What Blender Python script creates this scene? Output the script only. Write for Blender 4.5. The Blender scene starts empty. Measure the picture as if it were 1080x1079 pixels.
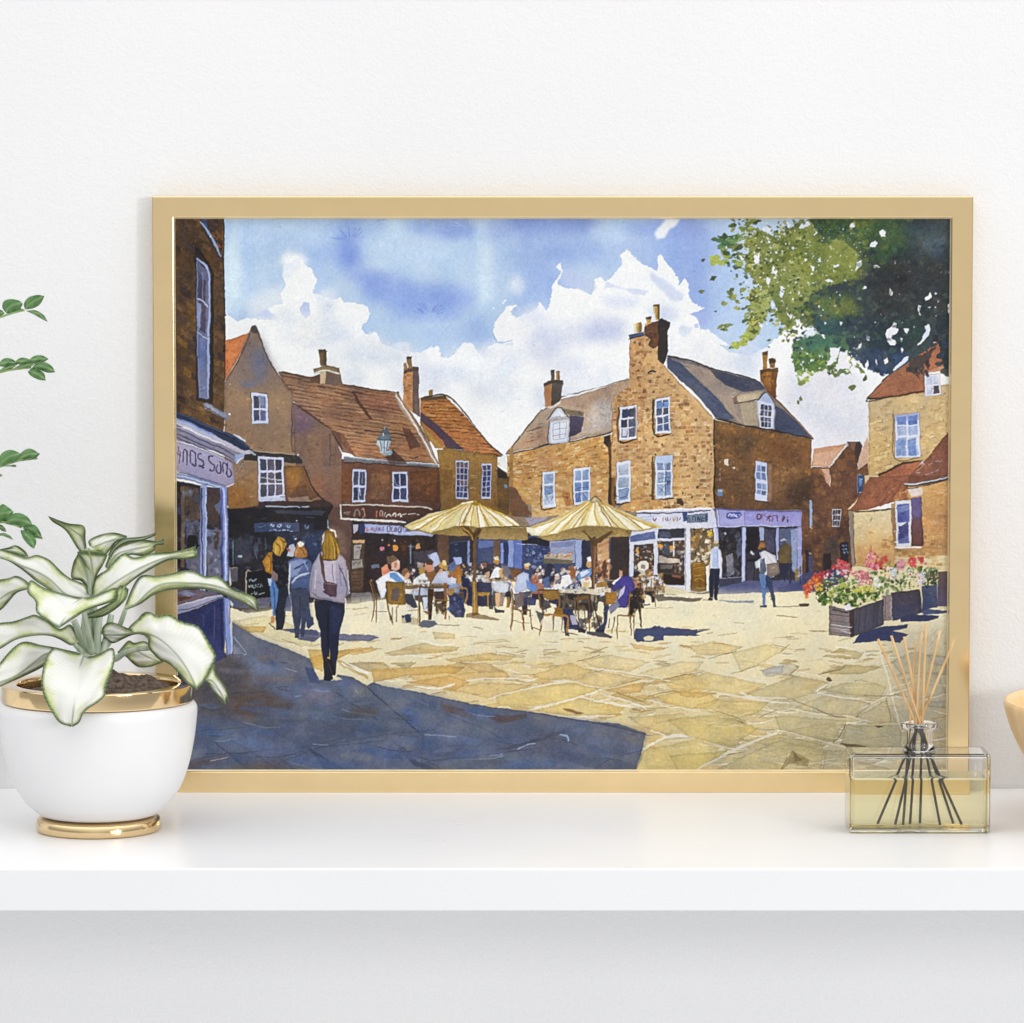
# A framed watercolour, a potted plant, a reed diffuser and a bowl on a white shelf
# ---------------------------------------------------------------- painter
import numpy as np
PX0, PY0, PW, PH, SS = 178.0, 225.0, 832, 594, 2
RW, RH = int(PW*SS), int(PH*SS)
rng = np.random.RandomState(11)
def vnoise(cell, seed):
    r = np.random.RandomState(seed)
    gh, gw = int(RH/cell)+4, int(RW/cell)+4
    g = r.rand(gh, gw).astype(np.float32)
    ys, xs = np.arange(RH)/cell, np.arange(RW)/cell
    yi, xi = ys.astype(int), xs.astype(int)
    fy, fx = (ys-yi).astype(np.float32), (xs-xi).astype(np.float32)
    fy, fx = fy*fy*(3-2*fy), fx*fx*(3-2*fx)
    a = g[yi]*(1-fy)[:,None]+g[yi+1]*fy[:,None]
    return a[:,xi]*(1-fx)[None]+a[:,xi+1]*fx[None]
NZ = [vnoise(3,1)-.5, vnoise(9,2)-.5, vnoise(28,3)-.5, vnoise(80,4)-.5]
GR = (NZ[0]*.45+NZ[1]*.28+NZ[2]*.42+NZ[3]*.55)
IMG = np.ones((RH,RW,3),np.float32)*.9
TX, TY, TS = 0.,0.,1.
def tile(x, y, s):
    global TX, TY, TS
    TX, TY, TS = x, y, s
CLIP = None
def hexc(c):
    if isinstance(c, str):
        c = c.lstrip('#'); return np.array([int(c[i:i+2],16)/255 for i in (0,2,4)],np.float32)
    return np.asarray(c,np.float32)
def P(s):
    if isinstance(s, str):
        s = [tuple(float(v) for v in t.split(',')) for t in s.split()]
    a = np.array(s, float)
    return np.stack([(TX+a[:,0]/TS-PX0)*SS, (TY+a[:,1]/TS-PY0)*SS],1)
def cover(p, pad=1):
    x0 = max(int(np.floor(p[:,0].min()))-pad,0); x1 = min(int(np.ceil(p[:,0].max()))+pad+1,RW)
    y0 = max(int(np.floor(p[:,1].min()))-pad,0); y1 = min(int(np.ceil(p[:,1].max()))+pad+1,RH)
    if x1<=x0 or y1<=y0: return None
    w, h = x1-x0, y1-y0
    K = 2
    acc = np.zeros((h*K,w),np.float32)
    sy = y0+(np.arange(h*K)+.5)/K
    xr = (np.arange(w)+x0+1).astype(np.float32)
    n = len(p)
    for i in range(n):
        ax, ay = p[i]; bx, by = p[(i+1)%n]
        if ay==by: continue
        sg = 1
        if ay>by: ax,ay,bx,by,sg = bx,by,ax,ay,-1
        j0 = np.searchsorted(sy, ay); j1 = np.searchsorted(sy, by)
        if j1<=j0: continue
        xc = ax+(sy[j0:j1]-ay)*(bx-ax)/(by-ay)
        acc[j0:j1] += sg*np.clip(xr[None]-xc[:,None].astype(np.float32),0,1)
    m = np.clip(np.abs(acc),0,1).reshape(h,K,w).mean(1)
    return (slice(y0,y1),slice(x0,x1)), m
def blur(m, r):
    r = int(max(1,round(r)))
    for _ in range(2):
        for ax in (0,1):
            pad = [(0,0),(0,0)]; pad[ax]=(r+1,r)
            c = np.cumsum(np.pad(m,pad,mode='edge'),ax)
            m = (c[2*r+1:]-c[:-2*r-1])/(2*r+1) if ax==0 else (c[:,2*r+1:]-c[:,:-2*r-1])/(2*r+1)
    return m
def put(sl, m, col, a=1., var=.08, hue=.03):
    if CLIP is not None: m = m*CLIP[sl]
    g = GR[sl][...,None]*var
    h = NZ[2][sl][...,None]*np.array([1,.2,-1],np.float32)*hue
    c = np.clip(col+g*(.4+col)+h,0,1)
    mm = (m*a)[...,None]
    IMG[sl] = IMG[sl]*(1-mm)+c*mm
def rough(p, amp, step=3.):
    out=[]
    n=len(p)
    for i in range(n):
        a,b=p[i],p[(i+1)%n]; d=b-a; L=np.hypot(*d); k=max(1,int(L/step))
        for j in range(k):
            q=a+d*(j/k)
            out.append(q+rng.randn(2)*amp*(1 if j else .4))
    return np.array(out)
def F(s, c, a=1., var=.10, soft=0, edge=0., rg=0., c2=None, ang=90, hue=.03):
    """fill a polygon with a wash; c2 = second colour along ang (90 = downwards)"""
    p = P(s)
    if rg: p = rough(p, rg*SS)
    r = cover(p, 1+int(soft*SS*2))
    if r is None: return
    sl, m = r
    col = hexc(c)
    if c2 is not None:
        d = np.array([np.cos(np.radians(ang)),np.sin(np.radians(ang))])
        t = p@d; yy,xx = np.mgrid[sl]
        u = np.clip((xx*d[0]+yy*d[1]-t.min())/(t.max()-t.min()+1e-6)+NZ[2][sl]*.25,0,1)[...,None]
        col = col*(1-u)+hexc(c2)*u
    if soft: m = blur(m, soft*SS)
    put(sl, m, col, a, var, hue)
    if edge:
        e = np.clip(m-blur(m,1.6*SS),0,1)*m*2
        put(sl, e, np.asarray(col)*.35, edge, .05)
def spl(p, k=4):
    if len(p)<3: return p
    q=[2*p[0]-p[1]]+list(p)+[2*p[-1]-p[-2]]; o=[]
    for i in range(1,len(q)-2):
        for j in range(k):
            t=j/k; a,b,c,d=q[i-1],q[i],q[i+1],q[i+2]
            o.append(.5*(2*b+(c-a)*t+(2*a-5*b+4*c-d)*t*t+(3*b-a-3*c+d)*t**3))
    return np.array(o+[p[-1]])
def L(s, c, w=.8, a=1., jit=.25, var=.05, sm=True):
    """brush / pen line, photo-pixel width"""
    p = P(s)
    if jit: p = p+rng.randn(*p.shape)*jit*SS*.5
    if sm: p = spl(p)
    q=[]
    for i in range(len(p)):
        d = p[min(i+1,len(p)-1)]-p[max(i-1,0)]; d=d/(np.hypot(*d)+1e-6); nrm=np.array([-d[1],d[0]])
        ww = w*SS*.5*(.75+.5*rng.rand())*(1 if 0<i<len(p)-1 else .6)
        q.append((p[i]+nrm*ww, p[i]-nrm*ww))
    r = cover(np.array([x[0] for x in q]+[x[1] for x in q[::-1]]))
    if r: put(r[0], r[1], hexc(c), a, var, .01)
def B(x, y, rx, c, ry=None, ang=None, a=1., var=.1, n=8, irr=.3):
    """irregular dab"""
    ry = rx if ry is None else ry
    an = rng.rand()*6.28 if ang is None else np.radians(ang)
    t = np.arange(n)/n*2*np.pi
    rr = 1+irr*(rng.rand(n)-.5)*2
    X, Y = np.cos(t)*rx*rr, np.sin(t)*ry*rr
    F(np.stack([x+X*np.cos(an)-Y*np.sin(an), y+X*np.sin(an)+Y*np.cos(an)],1), c, a, var)
def S(x, y, r, c, ry=None, a=1., ang=0, irr=.25):
    """soft wet-in-wet blob"""
    ry = r if ry is None else ry
    t=np.arange(14)/14*2*np.pi; q=1+irr*(rng.rand(14)-.5)*2
    an=np.radians(ang); X,Y=np.cos(t)*r*q,np.sin(t)*ry*q
    F(np.stack([x+X*np.cos(an)-Y*np.sin(an),y+X*np.sin(an)+Y*np.cos(an)],1), c, a, .08, soft=min(r,ry)/TS*.45)
def clip(s=None):
    global CLIP
    if s is None: CLIP=None; return
    m = np.zeros((RH,RW),np.float32); r = cover(P(s)); 
    if r: m[r[0]] = r[1]
    CLIP = m
def pick(c): return c[rng.randint(len(c))]
def quad(q,u,v):
    q=[np.array(t) for t in q]
    return (q[0]*(1-u)+q[1]*u)*(1-v)+(q[3]*(1-u)+q[2]*u)*v
def qd(s): return [tuple(float(v) for v in t.split(',')) for t in s.split()] if isinstance(s,str) else s
def bricks(s, rows, cols, pal, mort=None, prob=1., gap=.12, a=.85, jit=.08, line=None):
    q = qd(s)
    for i in range(rows):
        off = rng.rand()
        j = -1
        x = -off
        while x < cols:
            w = .6+.8*rng.rand()
            u0, u1 = max(0,(x+gap*.5)/cols), min(1,(x+w-gap*.5)/cols)
            x += w
            if u1<=u0 or rng.rand()>prob: continue
            v0, v1 = (i+gap)/rows, (i+1-gap)/rows
            pts = np.array([quad(q,u0,v0),quad(q,u1,v0),quad(q,u1,v1),quad(q,u0,v1)])
            pts += rng.randn(4,2)*jit*TS*2
            F(pts, pick(pal), a*(.6+.4*rng.rand()), .15)
            if line and rng.rand()<line[1]:
                L(pts[[0,1]] if rng.rand()<.6 else pts[[1,2,3]], line[0], .6, .7)
def rows_lines(s, rows, cols, c, w=.7, a=.7, prob=.7, wav=.25):
    q = qd(s)
    for i in range(rows+1):
        x = rng.rand()*.1
        while x<1:
            l=(.4+rng.rand())/cols
            if rng.rand()<prob:
                v=(i+wav*(rng.rand()-.5))/rows
                pts=[quad(q,min(1,x+l*k/2),np.clip(v+wav*.25*rng.randn()/rows,0,1)) for k in range(3)]
                L(np.array(pts), pick(c), w*(.6+.8*rng.rand()), a*(.5+.5*rng.rand()))
            x+=l*1.05
def speck(s, n, pal, r0, r1, a=.7, asp=1., ang=None):
    """dabs scattered in a polygon"""
    q=np.array(qd(s)); lo,hi=q.min(0),q.max(0)
    def inside(x,y):
        c=False; k=len(q)
        for i in range(k):
            x1,y1=q[i];x2,y2=q[(i+1)%k]
            if (y1>y)!=(y2>y) and x<(x2-x1)*(y-y1)/(y2-y1)+x1: c=not c
        return c
    d=0;t=0
    while d<n and t<n*20:
        t+=1
        x,y=lo+(hi-lo)*rng.rand(2)
        if inside(x,y):
            d+=1; r=r0+(r1-r0)*rng.rand()**1.5
            B(x,y,r*TS,pick(pal),r*TS*asp*(.6+.6*rng.rand()),ang=ang,a=a*(.6+.4*rng.rand()),irr=.45)
def window(s, nx, ny, fr='#c3cbe4', gl=('#39415f','#4a5474','#2b3048'), bw=.12, mid=True, sh=True, out='#3a2a22'):
    q=qd(s)
    if sh:
        L([q[3],q[0],q[1]], out, 1.2, .75, sm=False); L([q[1],q[2],q[3]], out, .8, .6, sm=False)
    F(q, fr, 1, .06)
    ww=np.hypot(q[1][0]-q[0][0],q[1][1]-q[0][1])/TS; 
    b=bw*.48; bh=bw*.34
    for j in range(ny):
        for i in range(nx):
            g=.16/nx if nx>1 else 0
            u0=b+(1-2*b)*(i+.08)/nx; u1=b+(1-2*b)*(i+.92)/nx
            v0=bh+(1-2*bh)*(j+.06)/ny; v1=bh+(1-2*bh)*(j+.94)/ny
            if mid and ny>1:
                if j==ny//2: v0+=.02
            F([quad(q,u0,v0),quad(q,u1,v0),quad(q,u1,v1),quad(q,u0,v1)], pick(gl), .95, .25, hue=.06)
    if rng.rand()<.9:
        u=rng.rand()*.6+.15; v=rng.rand()*.6+.15
        L([quad(q,u,v),quad(q,u+.18,v+.14)], fr, .6, .6)
def leaf(x,y,l,w,ang,c,a=1.):
    t=np.radians(ang); pts=[(0,0),(.25,-.8),(.55,-1),(.85,-.55),(1,0),(.8,.6),(.5,1),(.2,.7)]
    X=np.array([p[0] for p in pts])*l-l*.5; Y=np.array([p[1] for p in pts])*w*.5
    X=X+rng.randn(8)*l*.07; Y=Y+rng.randn(8)*w*.1
    F(np.stack([x+X*np.cos(t)-Y*np.sin(t),y+X*np.sin(t)+Y*np.cos(t)],1),c,a,.18,hue=.06)
# ---------------------------------------------------------------- sky
tile(0,0,1)
F('178,225 1010,225 1010,820 178,820','#b4c3e3',var=.05)
for x,y,rx,ry,c,a in [(250,255,40,30,'#a9bce6',.8),(275,300,34,40,'#b4c4e6',.8),(245,300,12,60,'#d3deee',.9),(262,335,25,10,'#a9bae2',.8),
  (340,262,24,26,'#9db0e2',.8),(300,245,60,12,'#b3c4e8',.9),(370,245,14,30,'#8b9fe0',.8),(369,268,15,17,'#7688d6',.95),(395,245,14,12,'#9fb1e4',.8),(388,291,22,11,'#8b9be0',.8),
  (410,303,34,13,'#8395dc',.8),(443,318,44,17,'#8497de',.85),(475,314,26,14,'#8194dc',.7),(452,331,34,8,'#8fa3e0',.7),(410,262,32,18,'#bfcdea',.8),(417,240,10,14,'#c6d3ec',.8),
  (462,238,36,12,'#8fa1e0',.8),(482,243,22,9,'#8396da',.8),(440,272,50,14,'#bac9e8',.7),(512,270,9,60,'#ccd8ec',.8),(545,240,34,18,'#8d9cde',.8),(545,275,20,28,'#a9b9e4',.7),
  (505,350,16,20,'#93a7e0',.7),(470,350,26,12,'#a8b8e4',.7),(590,236,50,14,'#7486d2',.85),(570,268,30,24,'#98a9e0',.8),(605,262,38,18,'#93a4df',.8),(655,255,30,22,'#a3b3e4',.7),
  (640,247,22,9,'#c3d0ec',.6),(690,300,40,40,'#9aaade',.8),(725,265,40,36,'#8d9ede',.85),(742,300,30,40,'#8c9cda',.85),(735,330,22,24,'#95a5e0',.8),(570,300,26,22,'#8fa1dd',.8),(555,318,20,12,'#9baee2',.7),
  (715,240,40,14,'#8393d8',.8),(672,240,12,10,'#93a3dd',.8),(770,300,20,60,'#b4c2e6',.7)]:
    S(x,y,rx,c,ry,a)
IMG[:]=IMG*.86+np.array([.735,.80,.925],np.float32)*.14
IMG*=np.array([.975,1.02,1.],np.float32)
for x,y,n,c in [(369,256,16,'#6f83d6'),(453,333,20,'#6d84d4'),(392,235,10,'#8197de'),(495,242,10,'#b9c7ec'),(470,245,8,'#8ba0e2')]:   # blooms with rays
    for k in range(n):
        t=np.radians(rng.uniform(200,340)); r0=rng.uniform(4,8); r1=r0+rng.uniform(5,11)
        L([(x+r0*np.cos(t)*1.5,y+r0*np.sin(t)),(x+r1*np.cos(t)*1.4,y+r1*np.sin(t))],c,1.2,.55)
# clouds
cw='#eceeee'
tile(180,225,5.394)
S(700,260,75,'#f4f5f2',40,.9)
A_='300,560 340,580 380,615 430,590 480,592 540,600 610,600 590,570 545,540 600,515 640,510 625,460 655,400 640,350 650,290 700,258 755,265 760,290 800,310 820,350 835,375 820,400 815,450 850,460 900,480 930,490 971,470'
pts=[(180+x/5.394,225+y/5.394) for x,y in qd(A_)]
pts+=[(350+x/5.143,225+y/5.143) for x,y in qd('50,455 70,480 130,480 180,500 210,540 190,580 165,600 165,630 190,650 240,635 265,690 300,715 330,725 400,745 430,748 480,755 530,720 580,715 592,770 630,775 690,725 720,695 760,700 790,750 830,765 840,720 895,698 980,690 895,690 872,640 885,590 920,540 950,500 1010,490 970,530 1000,560 1080,530')]
pts+=[(550+x/4.909,225+y/4.909) for x,y in qd('85,490 90,452 110,470 130,500 150,440 165,360 205,300 180,268 205,255 215,300 185,360 230,385 300,392 360,420 385,340 410,330 430,350 490,300 520,265 515,210 550,185 580,215 620,260 650,275 700,295 705,220 720,212 760,265 810,330 815,370 845,330 865,360 860,410 880,455 950,490 870,515 910,535 930,600 970,595 1020,640 1080,680')]
pts+=[(730+x/3.857,225+y/3.857) for x,y in qd('110,530 150,560 230,575 300,540 420,440 560,380 1090,300 1090,1500')]+[(178,820),(178,330)]
tile(0,0,1)
F(pts,cw,1,.03,rg=.5,hue=.01)
F('262,310 300,300 330,315 330,330 300,335 262,345','#eef0ee',.5,.03,soft=5)
tile(550,225,4.909)
F('690,95 720,60 750,30 820,25 800,60 770,80 740,130 700,135 685,110','#f0f2f1',.9,.03,soft=1.2)
F('440,345 480,370 540,390 600,385 660,400 640,420 580,420 540,395 480,380 430,390','#c3cde8',.75,.05,soft=.6)
F('670,300 740,340 790,380 840,420 830,450 780,450 730,400 690,360 665,330','#c6d0e8',.8,.05,soft=.8)
F('215,290 300,300 370,340 385,385 350,415 290,385 240,375 190,350','#b6c4e6',.8,.05,soft=.8)
F('870,515 950,500 960,560 930,600 915,540','#9dade0',.8,.05)
F('895,570 915,565 920,590 900,590','#a8b7e2',.8,.05)
F('820,570 890,590 850,640 815,620','#b4c6e6',.6,.05,soft=1)
tile(180,225,5.394)
F('735,540 755,505 790,505 795,570 770,595 745,570','#aebee6',.95,.05)
F('650,290 640,350 660,380 700,330 760,300 720,262','#dfe6f0',.8,.03,soft=.8)
F('480,575 560,590 620,600 590,570 545,545','#b7c5ea',.8,.04,soft=.6)
tile(350,225,5.143)
F('325,700 370,690 420,700 425,735 370,745','#cdd8ec',.85,.04)
F('895,698 985,700 985,715 930,708','#b3c4e4',.7,.04,soft=.4)
L('870,510 880,505','#f0f2f0',1.4); L('922,487 948,462','#f0f2f0',1.8)
L('160,600 190,650 240,635','#8da1d8',.8,.5); L('585,770 630,775 690,730','#7f95d2',.8,.6); L('872,640 900,695 985,685','#6d86c8',1,.6); L('210,540 190,580 163,600','#93a5da',.8,.5); L('790,755 830,768 842,722','#8a9ed8',.8,.5);L('265,690 300,718','#8a9ed8',.9,.5)
tile(0,0,1)
for x,y,rx,ry,c,a in [(330,350,38,12,'#ccd5e6',.8),(300,335,16,9,'#d2dbe8',.8),(400,372,44,12,'#d3dae4',.8),(440,402,36,18,'#d0d7e4',.8),(690,362,16,20,'#c6cee4',.8),(655,318,20,7,'#ccd4e8',.8),(560,332,16,10,'#d0d8ea',.8),(480,392,30,10,'#c8d1e2',.8),(612,352,30,12,'#ccd2e6',.8),(360,398,30,14,'#d6dce4',.8),(700,330,14,10,'#c0cce6',.8),(520,410,26,16,'#ccd4e2',.7),(590,420,34,14,'#ccd3e2',.7),(345,318,10,14,'#d6deea',.8),(545,300,8,10,'#d8e0ec',.7),(640,345,22,13,'#bcc4e2',.9),(575,360,18,20,'#c6cde4',.85),(600,385,20,12,'#d6dcec',.6),(350,345,14,10,'#dde4ee',.7),(315,345,26,16,'#e9eceb',.8),(535,385,12,14,'#d4dcea',.8),(525,370,30,10,'#dbe2ec',.6),(500,385,30,18,'#e0e5ea',.6),(620,395,30,14,'#d9deea',.6),
    (730,380,30,22,'#e3e5ea',.7),(890,440,42,40,'#d3d4de',.9),(860,405,34,30,'#dcdde6',.8),(845,425,20,30,'#d9dbe6',.8),(885,400,26,14,'#cfd1dd',.6),(770,385,22,14,'#dadfea',.7),(790,372,12,30,'#c9d4ea',.7)]:
    S(x,y,rx,c,ry,a)
# base tones behind the shop row
tile(0,0,1)
F('178,520 850,520 850,640 178,690','#3a2f30',1,.15); F('535,480 680,480 680,530 535,530','#c09355',1,.1); F('520,530 850,525 850,545 520,560','#8a7a6a',1,.1)
F('940,530 1010,530 1010,640 940,640','#b88e5c',1,.15); F('844,585 1010,585 1010,660 844,660','#d8cca4',1,.06)
# ---------------------------------------------------------------- far right houses
tile(840,350,5.676)
F('420,620 440,690 440,780 360,830 375,750','#c8a68e',1,.1)
F('90,800 105,690 300,660 210,800','#c99f84',1,.12,edge=.3)
F('100,690 290,662 320,650 240,700 110,720','#b98466',.7,.15)
F('300,650 385,650 395,680 370,760 340,720','#7c5b4a',1,.15,edge=.4)
F('355,660 380,645 395,680 368,780 345,740','#46352f',1,.1)
F('60,810 200,800 310,670 360,740 370,820 430,780 435,900 430,1100 60,1100','#6f4a32',1,.2,c2='#7a573c',edge=.4)
speck('60,820 200,820 310,690 360,760 370,840 360,1090 60,1090',120,['#3f2c26','#8b5f38','#99703f','#54403a','#4c3632'],.8,4,.6)
F('150,815 195,810 197,910 180,890','#c79b84',1,.08)
L('195,805 250,730 310,665','#d9cfc4',1.4); L('95,805 195,805','#3a2a24',.8)
F('365,850 405,860 400,960 365,970','#3a4a68',1,.15); L('368,970 372,852 405,860','#96a8c4',.8)
F('372,900 395,905 390,945 372,950','#5f82b4',1,.2)
# tall stone house
F('430,405 760,350 925,300 925,760 760,760 640,780 430,900','#cdb488',1,.10,edge=.3,c2='#bfa06a')
clip('430,405 925,310 925,760 640,780 430,900')
bricks('430,400 930,330 930,760 430,880',22,14,['#c7ad78','#d8c397','#bd9f66','#d2b987','#b59660','#dccba2','#c8ab80'],prob=.65,a=.7,line=('#6b5236',.22))
speck('430,405 925,320 925,760 430,880',35,['#4f3d2c','#7a613d'],.4,.9,.8)
clip()
F('415,390 540,260 650,180 760,100 830,60 925,40 925,215 860,200 770,240 765,355 640,370 435,400','#8d6047',1,.15,c2='#a46a4c',edge=.4)
rows_lines('415,395 780,100 780,350 440,398',9,4,['#5f3d2c','#b28062','#754a36'],.6,.5,.5)
F('740,120 840,60 920,60 900,140 870,230 780,240','#a96d4e',.8,.18)
L('418,392 540,262 660,180','#4d382d',1); L('418,393 520,390 640,372 765,345','#3b2a22',1.8)
L('420,398 430,408 560,385','#33261f',1.5,.7)
window('768,255 860,245 868,372 768,380',2,2,'#d7d8e2',['#7b86a8','#39435c','#b9c3da','#4b3f3a'],.16)
window('588,490 738,478 742,738 590,748',2,4,'#cfd6ea',['#8fa0c8','#7088bc','#aab6d2','#4d6aa8','#b4bccb'],.10)
F('592,640 650,640 652,735 595,738','#5f7cb8',.6,.3); F('665,640 720,625 715,735 668,730','#4466a8',.6,.3)
F('590,490 735,478 736,520 594,532','#7f90cc',.6,.15)
L('580,480 588,750 740,742','#5a4430',1.2,.7)
# low right cottage roof
F('925,575 860,650 790,740 690,840 645,900 700,905 925,850','#6f4634',1,.2,c2='#7c5040',edge=.4)
F('760,760 640,780 520,830 420,920 300,1070 700,990 650,900','#9a6044',1,.18,c2='#8a563c',edge=.3)
for k in range(26):
    x=rng.uniform(330,720);y=1060-(x-330)*.62+rng.uniform(-40,60)
    L([(x,y),(x+rng.uniform(20,60),y-rng.uniform(25,60))],pick(['#5e3827','#b9805e','#c79a7c','#6d4230']),rng.uniform(.7,1.8),.6)
F('640,780 760,765 690,840 560,950 480,1010 540,880','#a8684a',.6,.2)
L('420,930 480,860 560,820 640,780 760,765','#3c2a24',2); L('425,915 470,880','#e6d9c8',1.6); L('300,1060 350,1015 420,940','#d8c0a2',2.2)
L('645,905 720,905 920,850','#3f2b26',1.4); L('660,908 760,900 915,862','#b9c4da',1.8)
for x,y in [(740,790),(790,785),(830,770),(850,775),(700,860),(740,860),(770,845),(800,835),(830,825),(720,840)]: L([(x,y),(x+22,y-7)],'#aeb4c4',1,.85)
F('650,915 925,860 925,1100 750,1100 740,985 670,990','#c6a06a',1,.12,c2='#b98d58',edge=.3)
F('660,925 750,930 760,970 690,975','#c9c3c2',.9,.1)
L('650,912 700,930 925,870','#4a3428',1.6,.8)
tile(830,500,5.394)
clip('590,100 925,30 925,560 590,520')
bricks('610,60 930,20 930,540 610,520',26,9,['#c08f52','#d3a766','#b07a42','#cfa876','#a96f3c','#c89a68','#b98a5c'],prob=.75,a=.75,line=('#dcc9a4',.3))
speck('770,60 925,40 925,520 770,420',14,['#5a3a28','#7a5434'],.4,1,.8)
F('780,180 925,160 925,330 790,330','#b3825a',.35,.2)
clip()
# low cottage front
F('350,200 600,190 615,520 350,520','#d9c9a0',1,.08,c2='#d0a468',edge=.3)
clip('380,205 600,195 612,500 385,520')
bricks('380,205 610,195 615,520 380,520',17,8,['#e0d2aa','#d2bd8c','#cdb07c','#e6dab8','#d4b888'],prob=.55,a=.5)
F('385,400 610,380 612,520 385,520','#cda06a',.6,.15,c2='#c08a50',soft=2)
bricks('540,345 615,345 615,415 540,415',4,3,['#c89a54','#b98a48','#a8763c'],prob=.8,line=('#6b4a2a',.4))
clip()
L('380,205 470,205 600,190','#3f3026',1.4); L('340,200 345,195 380,204','#3f3026',1.6)
F('350,205 372,205 385,515 362,515','#8e8276',1,.12); L('352,210 368,510','#e8e0d0',1.2); L('375,210 386,510','#3c3029',1)
F('590,190 615,185 622,400 605,395','#8b6a4a',.8,.2)
window('615,148 705,140 708,405 622,408',1,2,'#cfd2da',['#3d4680','#4a5090','#5a6098'],.14)
F('630,180 690,170 690,200 632,215','#7a8cc0',.7,.2); F('632,300 690,262 692,340 640,370','#3a3a70',.8,.3)
F('705,130 762,122 775,400 710,405','#544a78',1,.12,c2='#6a4238',edge=.4); F('706,130 765,122 768,235 710,240','#5d5588',.8,.15)
L('762,122 776,400','#33283a',1.2,.7); L('615,410 700,412 770,408','#e6e2dc',2.2)
F('615,415 770,412 770,440 640,455 615,440','#a08052',.7,.2); bricks('615,415 775,412 775,470 615,470',3,6,['#b08a58','#977242','#c6a070'],prob=.9)
# dark passage wall (between shop and cottage)
F('0,0 445,0 440,60 350,190 370,520 350,580 85,600 85,0','#6a4733',1,.22,c2='#5c4233')
speck('0,0 420,0 340,190 350,540 90,590 85,200 0,190',190,['#3c2a25','#8a5c34','#9a7040','#503a36','#7c5840','#4a3530','#976a3c'],.8,3.6,.55)
F('205,0 240,0 243,58 225,40','#c79b84',1,.08); L('243,0 245,60','#e0d6cc',.9)
F('400,0 440,0 435,95 405,110','#33486a',1,.2); L('402,110 402,0','#7890b8',.8); L('410,100 432,95','#b9c6d8',1.4); F('412,15 432,20 428,60 412,65','#6a8cbc',.8,.3)
F('440,0 470,0 520,0 450,70','#c9b48c',1,.1); L('345,195 400,150 470,50 520,5','#d9c6a6',2)
F('470,10 700,0 690,70 660,30 620,110 580,160 480,190 350,205 400,140','#8f5a40',1,.2,edge=.3)
for k in range(34):
    x=rng.uniform(380,680);y=190-(x-360)*.45+rng.uniform(-20,70)
    if y<190: L([(x,y),(x+rng.uniform(15,50),y-rng.uniform(15,45))],pick(['#5e3827','#b9805e','#a86c4e','#6d4230']),rng.uniform(.6,1.6),.6)
F('690,0 925,0 925,10 700,45','#6f4634',1,.15); L('668,45 740,50 920,8','#b9c4da',1.8); L('670,52 740,58 922,16','#3a2a25',1.6)
F('690,75 770,75 770,110 710,120','#cdc6c4',.8,.1)
F('128,140 140,140 145,285 130,290','#8fa6c4',1,.1); L('130,290 145,300','#d0d8e0',1.5); L('126,140 128,290','#3a2c2a',.7)
window('255,190 308,192 300,292 255,292',3,3,'#c6c6ce',['#3b3a4c','#4a4860','#2c2a3a'],.10,mid=False)
F('105,420 140,425 155,590 105,590','#33262e',1,.15); F('120,470 140,450 155,480 150,560 125,560','#55506e',.9,.2); B(135,445,10,'#8a7a78')
F('210,380 240,355 290,345 295,460 250,520 205,530','#57473f',.9,.2); F('205,450 250,445 255,540 210,545','#2c2226',1,.1)
F('302,385 345,380 352,510 305,510','#25222e',1,.1)
for x,y in [(312,400),(328,398),(312,420),(328,418),(318,436),(334,434)]: L([(x,y),(x+9,y),(x+9,y+9)],'#9fb4c8',.7,.9)
F('85,560 350,520 350,600 60,690 0,690 0,620','#3f4263',1,.12,c2='#4a4f74')

# ---------------------------------------------------------------- big gabled building, right of centre
tile(520,310,5.678)
F('80,945 200,790 270,705 400,625 560,590 820,500 850,520 760,800 660,830','#a5907c',1,.14,c2='#b09a84',edge=.4)
F('400,640 700,540 830,505 720,640 600,700','#a68b74',.8,.2); F('600,640 720,620 720,760 640,800 560,760','#b4aca8',.8,.2,soft=3)
F('80,940 260,800 330,800 330,890','#b88868',.55,.2,soft=3); F('520,790 720,740 700,800 540,840','#a79c98',.6,.2)
speck('560,700 720,640 720,760 560,780',26,['#cfcac4','#8e8078','#c6bdb4'],.4,2,.7,.4)
for k in range(18):
    x=rng.uniform(190,270);y=rng.uniform(770,890); L([(x,y),(x+rng.uniform(15,50),y-rng.uniform(2,9))],'#4c3d34',.8,.8)
L('80,945 160,850 270,705 300,690','#5a4a40',1); L('300,688 400,615 560,575 700,535 810,500','#6a5a52',1); L('410,605 540,590 640,550 800,497','#dfe3ea',.9)
L('78,950 200,930 330,895 450,880 600,850 720,815','#3a2f2c',1.6); L('80,960 330,905 660,842','#6b5038',1,.7)
# chimney on the low wing
F('308,540 358,530 360,660 308,672','#a5774d',1,.15); F('356,525 418,520 412,610 405,640 350,665','#5c5450',1,.15,c2='#3d3837')
F('305,530 330,515 420,508 425,535 360,530 308,548','#4a403a',1,.12)
F('346,452 370,450 368,515 348,515','#6e5a44',1,.2); F('378,457 402,455 400,510 380,512','#8a6a42',1,.2); F('346,450 370,448 369,462 347,462','#3e3430',1); L('386,460 385,510','#c09a62',1)
F('310,670 350,665 400,640 412,620 405,650 350,680','#d8d2c8',.8,.1)
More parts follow.
